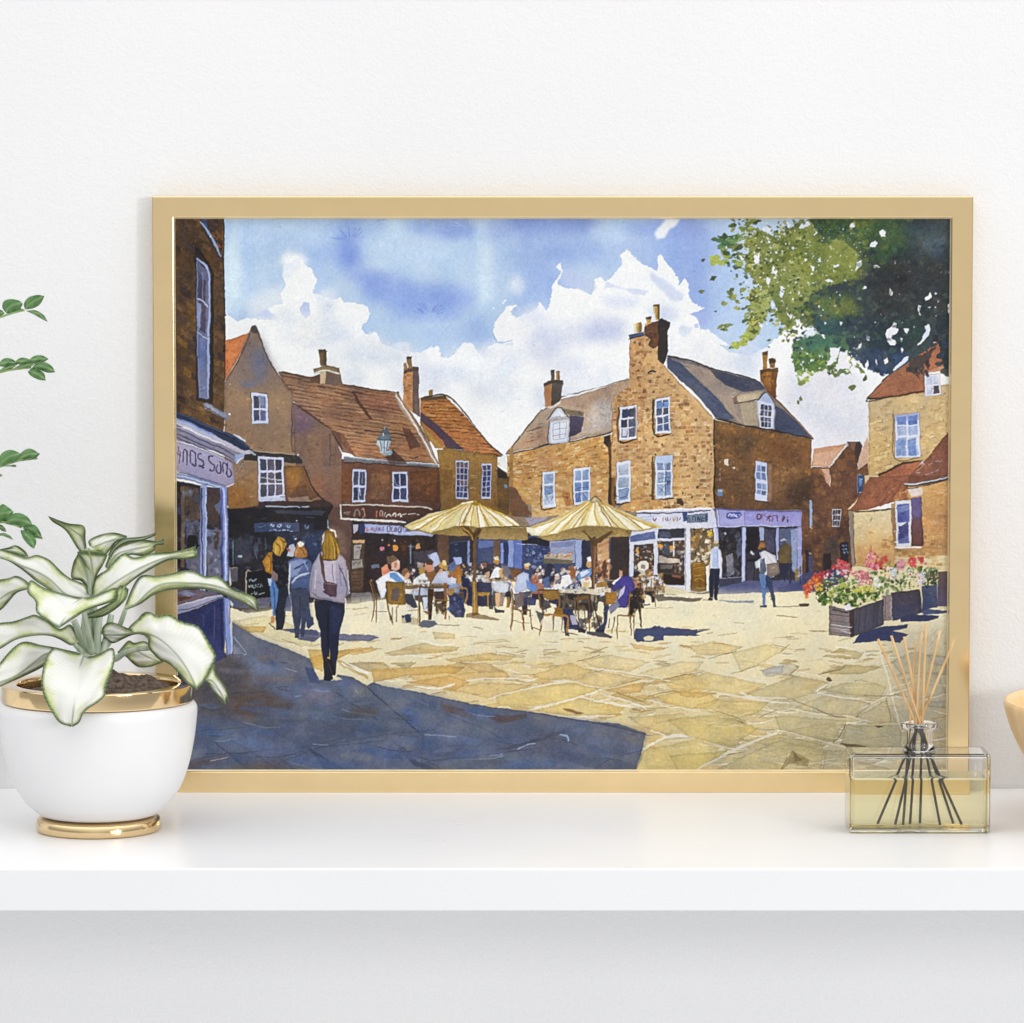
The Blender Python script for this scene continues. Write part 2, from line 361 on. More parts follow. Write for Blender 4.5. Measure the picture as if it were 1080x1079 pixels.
# dormer
F('320,745 395,668 460,735','#d9dde6',1,.05,edge=.4); F('332,755 460,738 452,885 335,892','#d3d8e4',1,.05,edge=.4)
F('405,672 430,680 545,700 540,725 460,720','#6f6354',1,.2); speck('410,675 540,695 540,715 450,718',10,['#a59a86','#3a332e'],.6,1.8,.8,.4)
F('460,722 545,728 525,820 455,850','#4a4660',1,.15,c2='#39344a')
L('322,748 395,670 460,735','#3a3434',1); L('335,755 335,892 450,886 462,738','#4a4648',.9)
for p in ['358,770 360,865','400,760 402,858','440,755 436,850','358,770 440,757','358,805 440,795','358,840 438,828','358,866 436,856','345,735 450,728','400,715 402,730']: L(p,'#6a6a74',.7,.85)
# facade of the wing
F('82,960 330,905 660,842 720,830 710,1130 90,1130','#c09355',1,.12,c2='#b98a50')
bricks('85,962 705,835 705,1125 92,1125',17,20,['#c89c5c','#b08048','#d8b87c','#bb9054','#9a6a38','#e0ca98','#a97448','#c29c6e','#8a5c34'],prob=.8,a=.8,line=('#f0e6cc',.36))
speck('90,970 640,860 700,1100 95,1120',90,['#5c4028','#7a5230','#8f6038','#c48a3c','#d9a850'],.5,2.2,.6,.6)
F('240,960 380,940 390,1010 280,1040','#c8966c',.5,.15,soft=2)
window('300,1062 368,1055 370,1200 302,1215',1,2,'#d6dbe8',['#9fb0cc','#8fa2c4'],.2)
# gable front
F('820,245 905,230 990,200 1022,200 1022,400 1022,1140 700,1140 720,620 760,590 815,540','#bd915f',1,.12,c2='#c29a66')
tile(680,340,5.395)
F('0,0 80,0 80,200 130,260 270,420 385,530 400,560 395,1060 0,1060','#c29a68',1,.12,c2='#ceab78')
tile(520,310,5.678)
clip('820,245 905,230 990,200 1000,390 1060,480 1200,650 1300,760 1315,780 1310,1310 700,1310 720,620 760,590 815,540')
bricks('720,600 1315,600 1312,1300 705,1300',31,22,['#c09058','#9a6a3c','#d6b27c','#b58450','#8e5c38','#e2c898','#aa7a50','#c99e6c','#b88458','#7c5232'],prob=.72,a=.8,line=('#f4ead4',.42))
bricks('700,240 1200,240 1200,610 700,610',20,22,['#b98858','#a5744a','#c49a70','#96643e','#cfa880','#7e5436'],prob=.5,a=.65,line=('#ecdcc0',.24))
for x,y,r in [(850,285,12),(880,295,11),(865,350,15),(912,362,15),(838,425,10),(880,405,9),(870,450,11),(868,495,11),(905,575,16),(945,520,12),(800,560,14),(990,490,10),(930,680,9),(940,690,6),(880,540,12),(960,580,10)]: B(x,y,r,pick(['#7a4f30','#8d5c38','#6e4a32']),r*.8,a=.8)
speck('720,620 1200,620 1300,780 1300,1290 720,1290',170,['#5d4230','#8f6038','#4a382e','#a07040'],.4,1.6,.75,.6)
L('925,465 945,455 978,458','#3a2c28',2); L('930,470 950,472','#3a2c28',1.6)
speck('850,700 960,720 960,1050 880,1060',26,['#e8dcc0','#f0e6d0'],.4,1.8,.8,.4)
speck('1080,640 1240,700 1300,800 1300,1000 1150,1100',60,['#ead9b6','#e2cda2'],.4,2,.75,.35,ang=0)
clip()
L('820,245 820,500','#7a5230',.9,.7)
# big chimney
F('810,240 905,218 908,240 815,265','#45506a',1,.15); L('810,262 910,240','#2c2c38',1.4)
F('905,190 950,165 1000,150 995,300 960,325 930,300 940,270 910,240','#5c3d2a',1,.2,edge=.3); speck('910,190 990,160 990,290 950,310',16,['#3e2a22','#7a5434'],.8,2.4,.6)
F('990,150 1012,140 1040,150 1065,165 1060,190 1045,215 1045,330 1040,380 1020,415 985,390 988,300','#2d2928',1,.12,edge=.2)
F('842,175 890,165 890,222 845,228','#b09456',1,.2); F('842,175 856,172 858,226 845,228','#ddd3b4',1,.1); F('870,170 890,165 890,220 872,222','#7a5f38',1,.2)
F('915,140 948,130 946,168 922,172','#b08a4c',1,.2); F('915,133 948,130 948,145 916,148','#4c4034',1)
F('960,65 998,60 996,148 972,150','#a8883e',1,.2); F('984,66 998,62 996,148 986,149','#5c4826',1,.2); F('960,62 998,58 998,70 960,72','#54452c',1); L('966,72 974,148','#dccf9c',1.2)
# gable windows
window('758,672 862,655 862,860 756,870',2,3,'#d5dae8',['#3c4258','#565e78','#2d3040','#454b64'],.16)
F('770,690 818,682 820,722 772,730','#39405c',1,.2); F('775,800 805,790 800,840 775,845','#c9cedc',.9,.1); F('840,675 858,670 858,840 840,850','#4c4a52',.6,.3)
L('752,672 752,872 862,862','#3e2c20',1.6); L('735,650 745,760 750,870','#8f6038',2,.5)
tile(680,340,5.395)
window('58,430 145,417 150,620 60,632',2,4,'#d5dae6',['#4c5c80','#5a6c94','#43506c','#38435c'],.16)
F('72,450 104,446 104,480 74,486','#6a86b8',1,.2); F('110,445 138,442 138,475 110,478','#6f92c8',1,.2)
L('50,430 56,634 150,624','#42301f',1.8)
window('58,755 160,748 160,990 60,995',2,3,'#d3d9e8',['#8ea0c0','#7c90b4','#a4b2ca'],.14)
F('62,758 158,750 158,788 64,792','#b3c3e0',1,.06)
for p in ['75,800 110,798','72,830 112,830','78,850 112,860','125,800 125,870','78,905 112,900','80,930 110,960','130,900 132,960','72,880 148,876','85,960 120,910','118,795 120,980']: L(p,'#42536c',.9,.8)
F('125,795 148,790 148,832 126,835','#56698c',.8,.2); F('126,895 148,892 148,915 127,918','#4a5878',.9,.2)
L('46,760 48,998 90,1000 165,992','#3c2c20',1.8); F('38,790 56,780 56,990 40,995','#6f5228',.7,.2)
F('165,800 195,800 200,960 165,980','#cf9a58',.5,.1,soft=1.5)
for x,y in [(210,1020),(200,1010)]: B(x,y,18,'#4a382e',20)
L('95,1045 150,1045','#3c2c24',1.8)
for x,y in [(95,690),(135,325),(60,745),(170,810),(215,965),(340,1000),(300,930),(270,990),(5,665),(380,740)]: B(x,y,7,'#3a2c26',5,a=.9)
# roof right of the gable
F('130,185 260,215 400,265 540,300 660,330 700,380 830,510 960,650 920,645 700,600 580,580 400,530','#7d7474',1,.14,c2='#8a7d76',edge=.3)
F('130,190 205,225 310,330 420,430 510,540 470,550 400,530 350,470 270,380 200,320 130,250','#4a5168',1,.15,edge=.2)
F('205,222 300,240 390,270 470,350 540,390 500,430 520,520 560,575 510,545 430,440 320,330','#99897c',.95,.12)
F('370,262 540,300 660,335 690,375 560,390 460,350 400,300','#43485c',1,.15)
for k in range(26):
    t=rng.rand(); x=150+t*330+rng.uniform(-20,20); y=220+t*310+rng.uniform(-25,10)
    L([(x,y),(x+rng.uniform(25,60),y+rng.uniform(15,45))],pick(['#343a50','#5d6680','#394058']),.9,.6)
L('130,183 260,212 400,262 560,300 665,335','#3c3230',1.6); L('110,240 200,340 300,440 385,530','#7d5a3c',1.5); L('115,245 210,345 300,440 380,520','#d6c4a8',.8); L('380,520 400,540','#eae6e0',2)
# right chimney with pots
F('655,285 690,265 755,262 748,430 700,385 665,330','#9b6a2e',1,.2,c2='#8a5a30',edge=.4); F('720,275 755,262 748,430 725,400','#6b4426',1,.2)
F('655,270 690,260 755,250 760,275 700,275 660,292','#5c4226',1,.15)
F('668,165 700,160 698,262 676,265','#a57838',1,.2); F('668,160 700,155 700,180 668,182','#5f4426',1); F('710,205 745,200 740,250 712,252','#8a5f2e',1,.2); F('708,202 728,196 748,208 745,225 710,228','#4a3626',1)
speck('660,280 750,280 745,400 690,370',14,['#5a3c20','#c08a44'],.5,1.6,.7)
# right dormer
F('505,430 545,400 690,380 640,440 540,460','#b8a890',1,.12,edge=.4); F('500,425 525,410 530,450 515,460','#6f5a4a',1,.15); L('510,455 640,435 700,385','#5a4a40',1.2)
F('625,445 695,395 745,465 740,605 655,595 645,520','#c9cede',1,.06,edge=.3); F('640,440 695,392 745,460','#aab4d2',1,.06)
F('540,460 640,445 645,590 560,575','#a39680',.85,.12)
window('652,455 728,465 722,600 655,590',3,4,'#cfd5e6',['#353a50','#454a62','#2b2e42','#55597a'],.10,sh=False); L('640,440 695,392 745,465','#4a4248',1.2); L('742,465 738,605','#6b7290',1.2)
F('745,465 800,500 955,645 900,640 740,605','#434a62',1,.12); L('750,540 790,575 850,600','#30364a',1,.7)
L('690,380 760,450 850,540 960,650','#8a6a52',1.6); L('700,385 770,455 860,545','#4a3a34',1)
L('400,535 560,578 700,602 840,630 960,655','#33281f',2)
# shaded right wall
F('400,545 560,585 720,612 950,658 948,800 945,1060 398,1060','#7a5933',1,.2,c2='#664a32',edge=.3)
speck('405,555 940,665 940,1055 400,1055',260,['#5a3c26','#96642e','#a8783c','#4a3226','#8a6038','#6a4e3a','#b07c3a','#c08a48'],.8,3.6,.5,.7)
F('820,900 950,860 945,1010 860,1040 800,990','#30261f',.6,.2,soft=3); F('560,640 620,620 610,760 560,780','#4c3c3a',.5,.2,soft=3); F('690,650 940,680 940,800 720,790','#6e4628',.5,.2,soft=2)
bricks('405,560 940,660 940,1050 405,1050',22,20,['#7a4e28','#5a3c26','#8a5c30','#684426'],prob=.25,a=.5)
speck('405,770 520,790 520,830 440,800',12,['#d8d0c4','#c0b4a4'],.4,1.8,.9,.5); F('450,770 475,772 475,808 455,800','#dcd6cc',.9)
for y in (820,850,880): F([(425,y),(436,y),(436,y+18),(426,y+16)],'#9b8878',.8)
F('415,945 442,945 442,978 415,978','#5f80a8',1,.1); F('415,945 442,945 442,958 415,956','#8fb0d0',1)
window('630,780 695,788 700,1012 632,1000',2,4,'#bfc8e2',['#5a6c94','#6a7ca4','#465478','#7688b0'],.16)
F('632,782 694,790 694,812 634,802','#b8c4e4',1); F('632,965 698,980 700,1012 633,1002','#c4cae4',1,.05); F('634,885 696,895 696,915 634,905','#c4cae4',1,.05)
F('700,795 722,800 724,1010 704,1010','#86695a',.8,.15); L('640,1008 705,1020','#2a201c',1.6)
L('395,540 398,800 396,1060','#2f221c',1.8); L('402,600 402,760','#a07a50',.8,.6)
F('937,1000 950,1005 952,1079 938,1079','#8fa6c4',1,.1)
# ---------------------------------------------------------------- wall corner of shaded left wing, narrow part between
tile(520,310,5.678)
F('660,845 700,830 710,900 690,915 665,890','#2b2523',1,.1); F('690,880 708,880 706,1130 694,1130','#4a3526',1,.15); L('712,640 716,800 704,1100','#8c6a44',1,.7)
# ---------------------------------------------------------------- left middle roofs
tile(340,360,5.395)
F('-251,168 -71,200 120,240 420,285 470,360 560,480 655,690 500,680 350,670 180,650 60,500 0,455 -170,333 -215,260','#826450',1,.15,c2='#9c7350',edge=.3)
clip('-251,168 -71,200 120,240 420,285 470,360 560,480 655,690 350,670 180,650 60,500 0,455 -170,333 -215,260')
rows_lines('-260,168 430,285 670,695 -60,610',19,6,['#46302a','#3c2a28','#5a3c30'],1.25,.95,.85)
rows_lines('-260,174 430,291 670,700 -60,616',19,6,['#b8906e','#c49a76','#ad8464','#a06c4e'],1.4,.75,.6)
F('180,300 400,300 470,390 330,420 260,380','#8a5a4c',.45,.2,soft=3); F('0,300 90,310 120,450 0,430','#7e5a46',.6,.2,soft=3)
F('150,590 320,600 360,660 180,650','#b87c52',.4,.2,soft=2); F('520,560 600,580 640,690 430,620 420,580','#b2764e',.4,.2,soft=2)
F('450,480 500,490 560,590 500,610','#5c3a30',.8,.2); F('400,610 440,640 480,675 380,680 370,640','#54372e',.8,.2); F('420,330 450,360 480,410 440,390','#7a4c40',.8)
L('175,285 230,370 280,440','#54372c',3); L('165,285 178,290','#3c2a24',2)
clip()
L('60,500 120,580 185,650','#4a3228',1.6); F('60,500 120,520 185,640 110,625','#704a36',.9,.2)
L('-251,166 -71,198 120,240 260,262 420,285','#4a3226',1.5)
F('405,290 430,280 470,360 555,490 600,580 665,690 640,690 570,570 520,470 440,370','#b5a392',1,.1,edge=.4); L('420,285 480,370 570,500 660,690','#5a4436',1.2,.8); L('418,300 500,420 590,580 650,690','#e8ddd0',1.2); B(428,285,8,'#3e2f28')
# chimney left (far)
F('-10,165 20,150 95,155 115,240 40,242 -10,230','#6e5d52',1,.15,edge=.3); F('0,165 18,168 18,235 0,232','#c6b090',1,.1); F('-10,135 30,130 95,145 95,165 30,155 -10,150','#57493e',1,.15); L('20,160 95,172','#c9c6c4',1.4)
tile(180,340,5.994)
F('880,340 945,320 950,385 885,365','#5c4438',1,.15); F('945,315 980,310 982,385 948,382','#bfa888',1,.12); F('980,315 1065,320 1079,370 1075,390 985,388','#6a584e',1,.15)
F('900,290 975,262 1060,285 1065,310 990,300 910,322','#8c7858',1,.2,edge=.4); L('905,318 985,298 1068,318','#d6d0c4',1.6); F('935,175 985,178 985,265 945,265','#7a6644',1,.2,edge=.3); F('933,168 975,165 990,180 938,188','#54432f',1); F('962,185 985,185 982,262 965,262','#5a4830',.9)
tile(340,360,5.395)
# tall brick chimney
F('460,165 515,150 515,400 480,370 460,330','#b17e52',1,.15); bricks('460,170 515,160 515,390 460,340',14,3,['#c08a5a','#a06c40','#8a5c3a','#c99a70'],prob=.7,line=('#6a4630',.2)); F('513,140 548,145 552,420 515,400','#5e504e',1,.15,c2='#6e5a58',edge=.3); F('460,150 515,138 550,140 550,158 515,165 460,178','#4c4038',1,.15)
F('480,85 510,82 512,150 488,150','#86663c',1,.2); F('480,82 510,80 510,94 480,96','#4e3f30',1); F('462,120 478,115 482,155 462,160','#96703f',1,.2)
# ochre house: roof
F('555,315 700,305 720,320 830,430 930,560 1030,640 990,640 850,620 700,590 600,560 555,450','#a06a34',1,.18,c2='#b0703e',edge=.3)
clip('555,315 710,305 830,430 930,560 1030,640 850,625 700,600 555,450')
rows_lines('540,318 715,310 1040,645 700,605',16,5,['#46301e','#3e2a1e','#5c3e26'],1.2,.95,.85); rows_lines('540,322 715,315 1040,650 700,608',16,5,['#c89c6a','#d2a06a','#b98a54','#b27040'],1.3,.7,.55)
F('730,490 900,540 1000,640 780,600','#b07044',.4,.2,soft=3)
clip()
F('555,390 620,440 720,530 810,612 700,600 690,560 600,480 555,440','#4c3d4e',1,.12,edge=.2); F('548,440 600,500 640,540 710,600 640,600 590,530','#b08a4c',1,.15,edge=.3)
F('560,310 700,302 712,320 560,332','#57422c',1,.2); F('605,270 630,265 632,305 608,308','#8a6a38',1,.2); L('560,312 712,303 830,425 930,560 1030,640','#3a2c22',1.5); L('715,312 800,400 880,490','#e0dcd4',.8,.7)
L('690,600 850,625 1025,645','#3c2c20',1.8); 
# ochre house: wall
F('650,610 710,600 1000,645 990,720 1060,770 1060,980 670,980 665,700','#96743c',1,.16,c2='#7c5c30',edge=.3)
speck('660,620 1000,650 1050,780 1050,970 680,970',160,['#6a4a22','#9a7638','#a8863f','#5c4426','#7c6230','#8f6c34'],.6,3,.5,.6)
F('670,720 740,720 740,830 690,840','#75562a',.7,.2); F('990,720 1060,770 1060,980 1000,980','#5a4226',.6,.2)
for x,y in [(860,755),(860,765),(850,825),(930,720)]: L([(x-15,y),(x+22,y+3)],'#c9b98c',1,.8)
window('755,672 830,675 828,890 760,888',3,6,'#b4bedd',['#3e3a56','#2e3050','#4a4668','#5a4a50'],.10,mid=False)
window('908,688 962,690 960,888 905,888',2,6,'#b4bedd',['#38385a','#2e3050','#4a4668'],.12,mid=False)
F('990,700 1050,740 1055,775 1000,770','#2e2620',1,.15); F('1000,660 1040,640 1050,720 1010,700','#d8dde0',.9,.05); B(1045,820,12,'#6a8aa4')
L('1060,760 1062,980','#4a4038',1.4); F('1065,600 1085,590 1085,1000 1060,1000','#9a7642',1,.15)
# middle shop front: wall below roof
F('105,660 350,690 665,705 672,940 640,950 90,930 100,760','#6c4632',1,.18,c2='#583a2e',edge=.3)
F('120,650 350,672 660,695 660,712 350,690 120,675','#6c6a70',1,.12); L('120,650 200,660 350,675 660,700','#8ea0b0',1.2,.8); L('120,680 660,715','#2e2220',1.6)
F('265,735 385,735 380,900 270,900','#745036',1,.2,c2='#6a4a38',edge=.4); F('500,735 660,720 660,910 505,900','#6c4426',1,.2,c2='#5e3b28',edge=.4)
speck('270,740 380,740 380,895 275,895',24,['#8a6240','#54382a','#7a5434'],.8,2.6,.6); speck('505,740 655,730 655,905 510,895',44,['#8a5a2c','#4e3224','#7c5030'],.8,2.8,.6)
F('110,720 165,720 165,900 105,900','#6e442a',.9,.2)
window('172,722 248,722 246,908 170,910',2,2,'#b9c2dc',['#2c2f42','#343850','#25283a'],.13)
L('208,780 212,830 220,870','#b9c2dc',1.5,.7); L('228,740 226,800','#b9c2dc',1.1,.7)
window('396,735 484,735 490,905 398,905',2,2,'#b9c2dc',['#2e2c46','#3c3a5a','#28283e'],.13)
L('405,742 415,800 440,812','#a9b2cc',1,.6)

F('430,640 470,670 480,690 380,690 360,650 400,610','#4a342c',.7,.2)
F('310,545 330,520 355,515 385,518 392,545 388,560 312,556','#6a7a86',1,.15,edge=.4); F('312,556 388,556 380,590 370,610 350,640 330,630 322,595 308,580','#a9b8c4',1,.15); F('345,625 390,610 402,630 390,645 350,642','#8a9eac',1,.15); F('330,515 350,490 360,475 368,490 385,515','#5c6c78',1,.15,edge=.3)
for q,c in [('312,552 388,556','#2e3a44'),('330,560 335,620','#4c5a66'),('352,558 352,625','#3a4650'),('372,560 365,615','#4c5a66'),('345,515 348,530','#dfe6ea'),('322,565 326,590','#e4eaee'),('360,565 358,600','#e4eaee'),('350,495 360,478','#c8d2d8'),('358,625 385,618','#dfe6ea'),('335,600 365,600','#5a6874')]: L(q,c,1.2,.9)
# ---------------------------------------------------------------- gabled rendered house, left
tile(180,340,5.994)
F('340,110 500,60 505,70 440,200 340,360','#cf8250',1,.15,c2='#c97440',edge=.3); speck('345,115 495,70 430,200 345,340',40,['#a3512c','#b9643a','#8a4628'],.4,1.2,.7)
F('495,60 510,25 545,22 560,50 600,180 680,320 730,410 770,440 770,520 780,800 830,850 830,1079 340,1079 340,370 430,230','#86705f',1,.10,c2='#94775a',edge=.35)
F('500,70 550,70 610,200 690,350 600,400 480,400 350,380 440,230','#776a6a',.7,.12,soft=5)
S(560,230,50,'#666c84',90,.7); S(490,385,60,'#6c7086',22,.65); S(565,330,35,'#6a7088',60,.5); S(690,560,60,'#94785a',120,.4); S(450,640,70,'#93755a',120,.45)
speck('360,380 740,440 770,800 380,800',120,['#7a6450','#a58a6c','#6c5a4e','#9a8064'],.3,.9,.5)
L('505,65 440,210 345,360','#4a3a34',1); L('552,60 610,205 690,345 765,435','#4a3e38',1); B(527,42,28,'#4f4641',22); L('370,380 376,384','#d8d4cc',1.4)
F('510,440 615,440 620,630 515,635','#4a3c34',.8)
window('512,438 612,448 618,632 516,636',2,2,'#c4cbe6',['#3c4058','#50587a','#33364a'],.2)
F('555,455 590,458 590,515 558,520','#6a7896',.7,.3)
# lean-to wall right of it
F('770,500 930,610 1020,680 1060,760 1068,900 1060,1250 830,1250 780,800','#7d6454',1,.14,c2='#7a5c4a',edge=.3)
F('770,500 920,600 900,660 780,720','#6a5468',.8,.12,soft=4)
speck('780,700 1000,700 1060,1060 850,1060',60,['#8a6e58','#6c5648','#9a7a5e'],.4,1.6,.5)
F('900,920 960,930 950,1010 910,1010','#8a5a3c',.5,.2,soft=1.5)
L('1025,680 1010,800 1005,1079','#3c3434',1.1,.8); L('1040,700 1045,900 1035,1079','#4a3e3c',.9,.7); L('1008,700 1008,715','#d0d0d0',1.4); L('965,800 960,880','#b8a490',.8,.6)
L('770,500 765,780 790,810','#3c302c',.9,.8); L('775,500 940,615 1020,672','#4a342a',1.5)
F('1025,670 1079,790 1079,700','#5a4036',.8,.1)
tile(340,360,5.395)
F('0,465 60,500 110,640 105,930 0,960','#7a6152',1,.12,c2='#6a5048'); L('45,520 40,920','#3c3434',1,.8); L('75,530 70,900','#54443e',.8,.7); L('55,505 110,610','#2f2826',1.8)
tile(230,490,6.353)
F('60,140 100,110 270,0 270,270 60,290','#96785a',1,.12,c2='#8a6438',edge=.2); F('65,150 200,150 210,280 65,285','#8a6030',.7,.2,soft=2); speck('65,150 260,60 260,270 65,280',30,['#7a5a3c','#a58058','#6c4a2c'],.5,2,.5)
F('440,0 580,0 600,80 680,200 560,260 450,240','#7a5630',1,.2,c2='#5c4034',edge=.3); F('460,40 520,0 560,10 540,120 480,190','#96682e',.7,.25,soft=2); F('570,0 830,0 820,260 770,250 680,200 620,120','#7d6252',1,.12,c2='#765648'); F('600,70 700,60 740,200 660,190','#86583c',.4,.2,soft=3)
L('575,0 610,90 680,205 770,270','#332722',1.4)
# roofline band above window
tile(180,340,5.994)
F('460,830 540,808 800,830 830,860 830,885 720,880 460,865','#33302f',1,.12); speck('560,815 820,840 820,880 560,870',16,['#4c4648','#28262a'],.8,2,.6); L('530,805 620,812 800,832','#b8a898',.9,.8); B(805,832,7,'#dcd8d0')
tile(230,490,6.353)
F('262,-70 440,-55 448,215 268,225','#30303c',.6)
window('268,-68 438,-56 446,210 268,222',3,3,'#c3c9e2',['#3a3c4c','#50485a','#2c2d3c','#454258'],.12)
L('270,75 440,98','#c8cee6',1.6,1); F('265,205 450,215 455,245 275,238','#b6bcd8',1,.08); L('275,236 455,246','#6a6474',1)
F('470,215 600,200 620,235 480,245','#8f7768',.9,.15)
# ---------------------------------------------------------------- dark shop
F('62,285 300,285 320,262 560,270 760,250 770,280 740,330 740,700 720,950 60,950','#221f25',1,.14)
F('370,300 720,300 700,330 400,320','#3c4254',.8,.1); F('300,235 600,240 690,225 750,245 770,265 600,285 320,275','#372a28',1,.15)
L('320,270 420,278 550,276','#a5adc4',1.4,.9); L('560,272 610,272','#b0b8cc',1.4,.9); L('285,356 330,354','#5a6880',.9,.8); L('590,340 650,345','#48566c',1,.8)
F('235,385 545,380 545,440 245,445','#3c4664',1,.15); L('238,387 540,382','#566486',.8,.7)
for s in ['352,405 360,395 372,410 378,395','405,395 400,405 410,412 425,405 420,395 408,393','455,395 458,410','470,393 468,408 482,412 484,395','345,436 360,432','370,435 380,430 395,437','405,436 420,432','430,436 440,432 450,436','460,435 478,432','485,436 505,434','260,405 285,412 320,395']:
    L(s,'#b4c4e4' if s[0] in '34' and s[:3]!='260' else '#5c6c90',1,.95)
F('560,385 640,385 640,440 560,440','#2b3348',.8); L('580,395 590,420 605,400 600,425','#7f95b8',1.1,.8)
speck('70,460 360,460 340,690 90,690',60,['#37394a','#141419','#4a5064','#2c2a38'],1,4,.6); F('100,490 230,485 220,640 110,660','#363846',.8,.2,soft=1)
F('245,510 270,520 260,620 240,600','#56607c',.5,.2); L('320,480 318,600','#64707c',1,.8); L('100,500 98,670','#74a0b8',.9,.8); F('135,600 165,598 165,612 135,612','#a8c0cc',.9); L('240,560 262,620','#54607c',1)
F('380,450 740,430 740,700 600,690 400,500','#2c3146',.8,.15); F('560,470 700,440 700,560 640,650 600,560','#31405e',.8,.2,soft=1); B(515,488,7,'#bcc8d8'); B(528,368,5,'#c8d4e4')
speck('480,455 690,455 690,560 500,480',16,['#40506e','#1f2230','#586a88'],.8,2.4,.6)
F('70,690 135,690 130,770 75,780','#565260',.9,.15); F('70,650 80,700 90,790 75,810','#c2c4ce',.9,.1); L('70,690 130,688','#b09a80',1.2)
F('60,800 200,850 360,890 340,950 60,950','#50526a',1,.12); F('260,885 360,885 350,930 270,920','#5e5e72',.9)
# blackboard
F('190,715 270,700 330,690 355,760 350,880 195,890','#16161a',1,.1); L('190,890 188,718 225,710','#a89c8c',1.2); L('230,708 300,690','#5e5850',1)
for s in ['212,770 225,760 240,772 262,758','206,795 212,815 222,798 228,815','236,795 234,812 250,815','255,790 256,815','262,800 275,792','280,815 285,790','265,812 280,808','245,835 255,860 262,840','268,862 290,855 310,850','222,860 240,850','285,795 296,812','206,760 214,778']:
    L(s,'#9ab0bc',1,.9)
# ---------------------------------------------------------------- brown pillar + middle shop signs
F('760,290 830,260 1100,300 1100,380 900,380 890,560 880,860 730,900 740,330','#5c443c',1,.15,c2='#54403a'); F('740,400 850,440 860,600 800,560 760,460','#8c7060',.6,.2,soft=2)
L('735,360 732,420','#b9c8d8',1.6); L('732,375 735,405','#6a7a94',.9); L('725,415 760,425','#d8d0c8',1)
tile(340,360,5.395)
F('95,920 560,925 640,950 640,985 500,1010 100,1000','#4c3128',1,.15,edge=.2)
L('100,922 300,925 560,935 625,950','#cfc4ba',1.5,.9); L('100,922 108,1000','#e0d8ce',2.4); L('100,1000 250,1008 480,1022','#d6d0cc',2)
for s,c in [('120,965 160,962','#9a8e86'),('125,972 155,975','#9a8e86'),('180,985 185,955 205,955 212,985','#8a8078'),('222,955 235,950 240,985 228,990','#b08a78'),('305,995 308,965 318,965','#b06a4c'),('330,990 332,960 345,965 342,990','#a8887a'),('355,990 358,965','#c0b4a8'),('365,992 380,975 395,990','#d4ccc0'),('402,985 408,970 420,980 415,992','#d8d0c4'),('428,985 440,975 452,988 445,990','#d8d0c4'),('455,980 480,972','#c8beb0'),('490,975 530,970','#d8d0c4'),('535,975 548,978','#d8d0c4'),('140,955 150,980','#7a6c64')]: L(s,c,1.3,.95)
F('160,1020 240,1025 235,1079 165,1079','#3c3848',1,.1); F('170,1035 200,1035 205,1079 168,1075','#b8b4c8',.9)
tile(370,510,6.744)
F('10,250 110,265 600,360 620,600 600,770 90,770 0,700','#2c211f',1,.18)
F('100,350 420,360 430,720 110,760','#2a2022',1,.15); speck('120,370 600,380 600,640 130,700',90,['#473a3e','#18141a','#5a4a4c','#37405a','#3c2c2a'],.6,2.8,.6)
F('15,280 55,278 50,320 20,345','#b4b4cc',.9); F('60,280 100,270 100,345 60,345','#30345e',1)
F('95,275 250,285 420,305 590,345 580,362 380,358 100,340','#9fa9d4',1,.08,c2='#b2b8d8',edge=.2)
for s,c in [('112,300 114,330 125,315','#c06a54'),('140,325 148,300 155,328','#94647c'),('165,300 166,328 178,322 176,302','#8a6a88'),('185,295 188,330','#6a5a84'),('198,330 202,302 214,330','#6a5a84'),('222,300 224,332','#6a5a84'),('232,300 230,332','#6a5a84'),('262,295 258,330 275,335 280,300 266,296','#4a4468'),('292,300 290,330 306,335','#7a5a70'),('312,310 310,332 325,328 322,308 312,308','#4a4468'),('340,305 338,335 355,330 356,306 342,304','#5a4a70'),('375,320 382,335','#8a5058'),('390,318 400,332','#30345e')]: L(s,c,1.2,.95)
F('385,310 440,315 420,330 400,335','#384068',.8)
# hanging things in doorway
for x,y,r,c in [(220,455,15,'#c47a84'),(315,445,20,'#d08a3c'),(382,445,24,'#b8502c'),(475,435,18,'#c0905c'),(268,432,9,'#b8653c'),(310,395,7,'#d8d0b0'),(222,395,6,'#c8b8a0'),(390,405,6,'#d8d0a0'),(360,410,5,'#d8b070')]: B(x,y,r,c)
for x in (220,268,315,382,470): L([(x,375),(x,420)],'#6a5a58',.5,.7)
F('420,420 430,420 428,560 420,560','#7896b0',.8); F('340,380 420,370 412,540 350,520','#35221c',.8)
F('545,500 600,480 640,580 640,620 590,600','#a9b4d8',.95,.1); F('440,470 600,460 620,600 540,560 450,560','#4c4a5c',.5,.3)
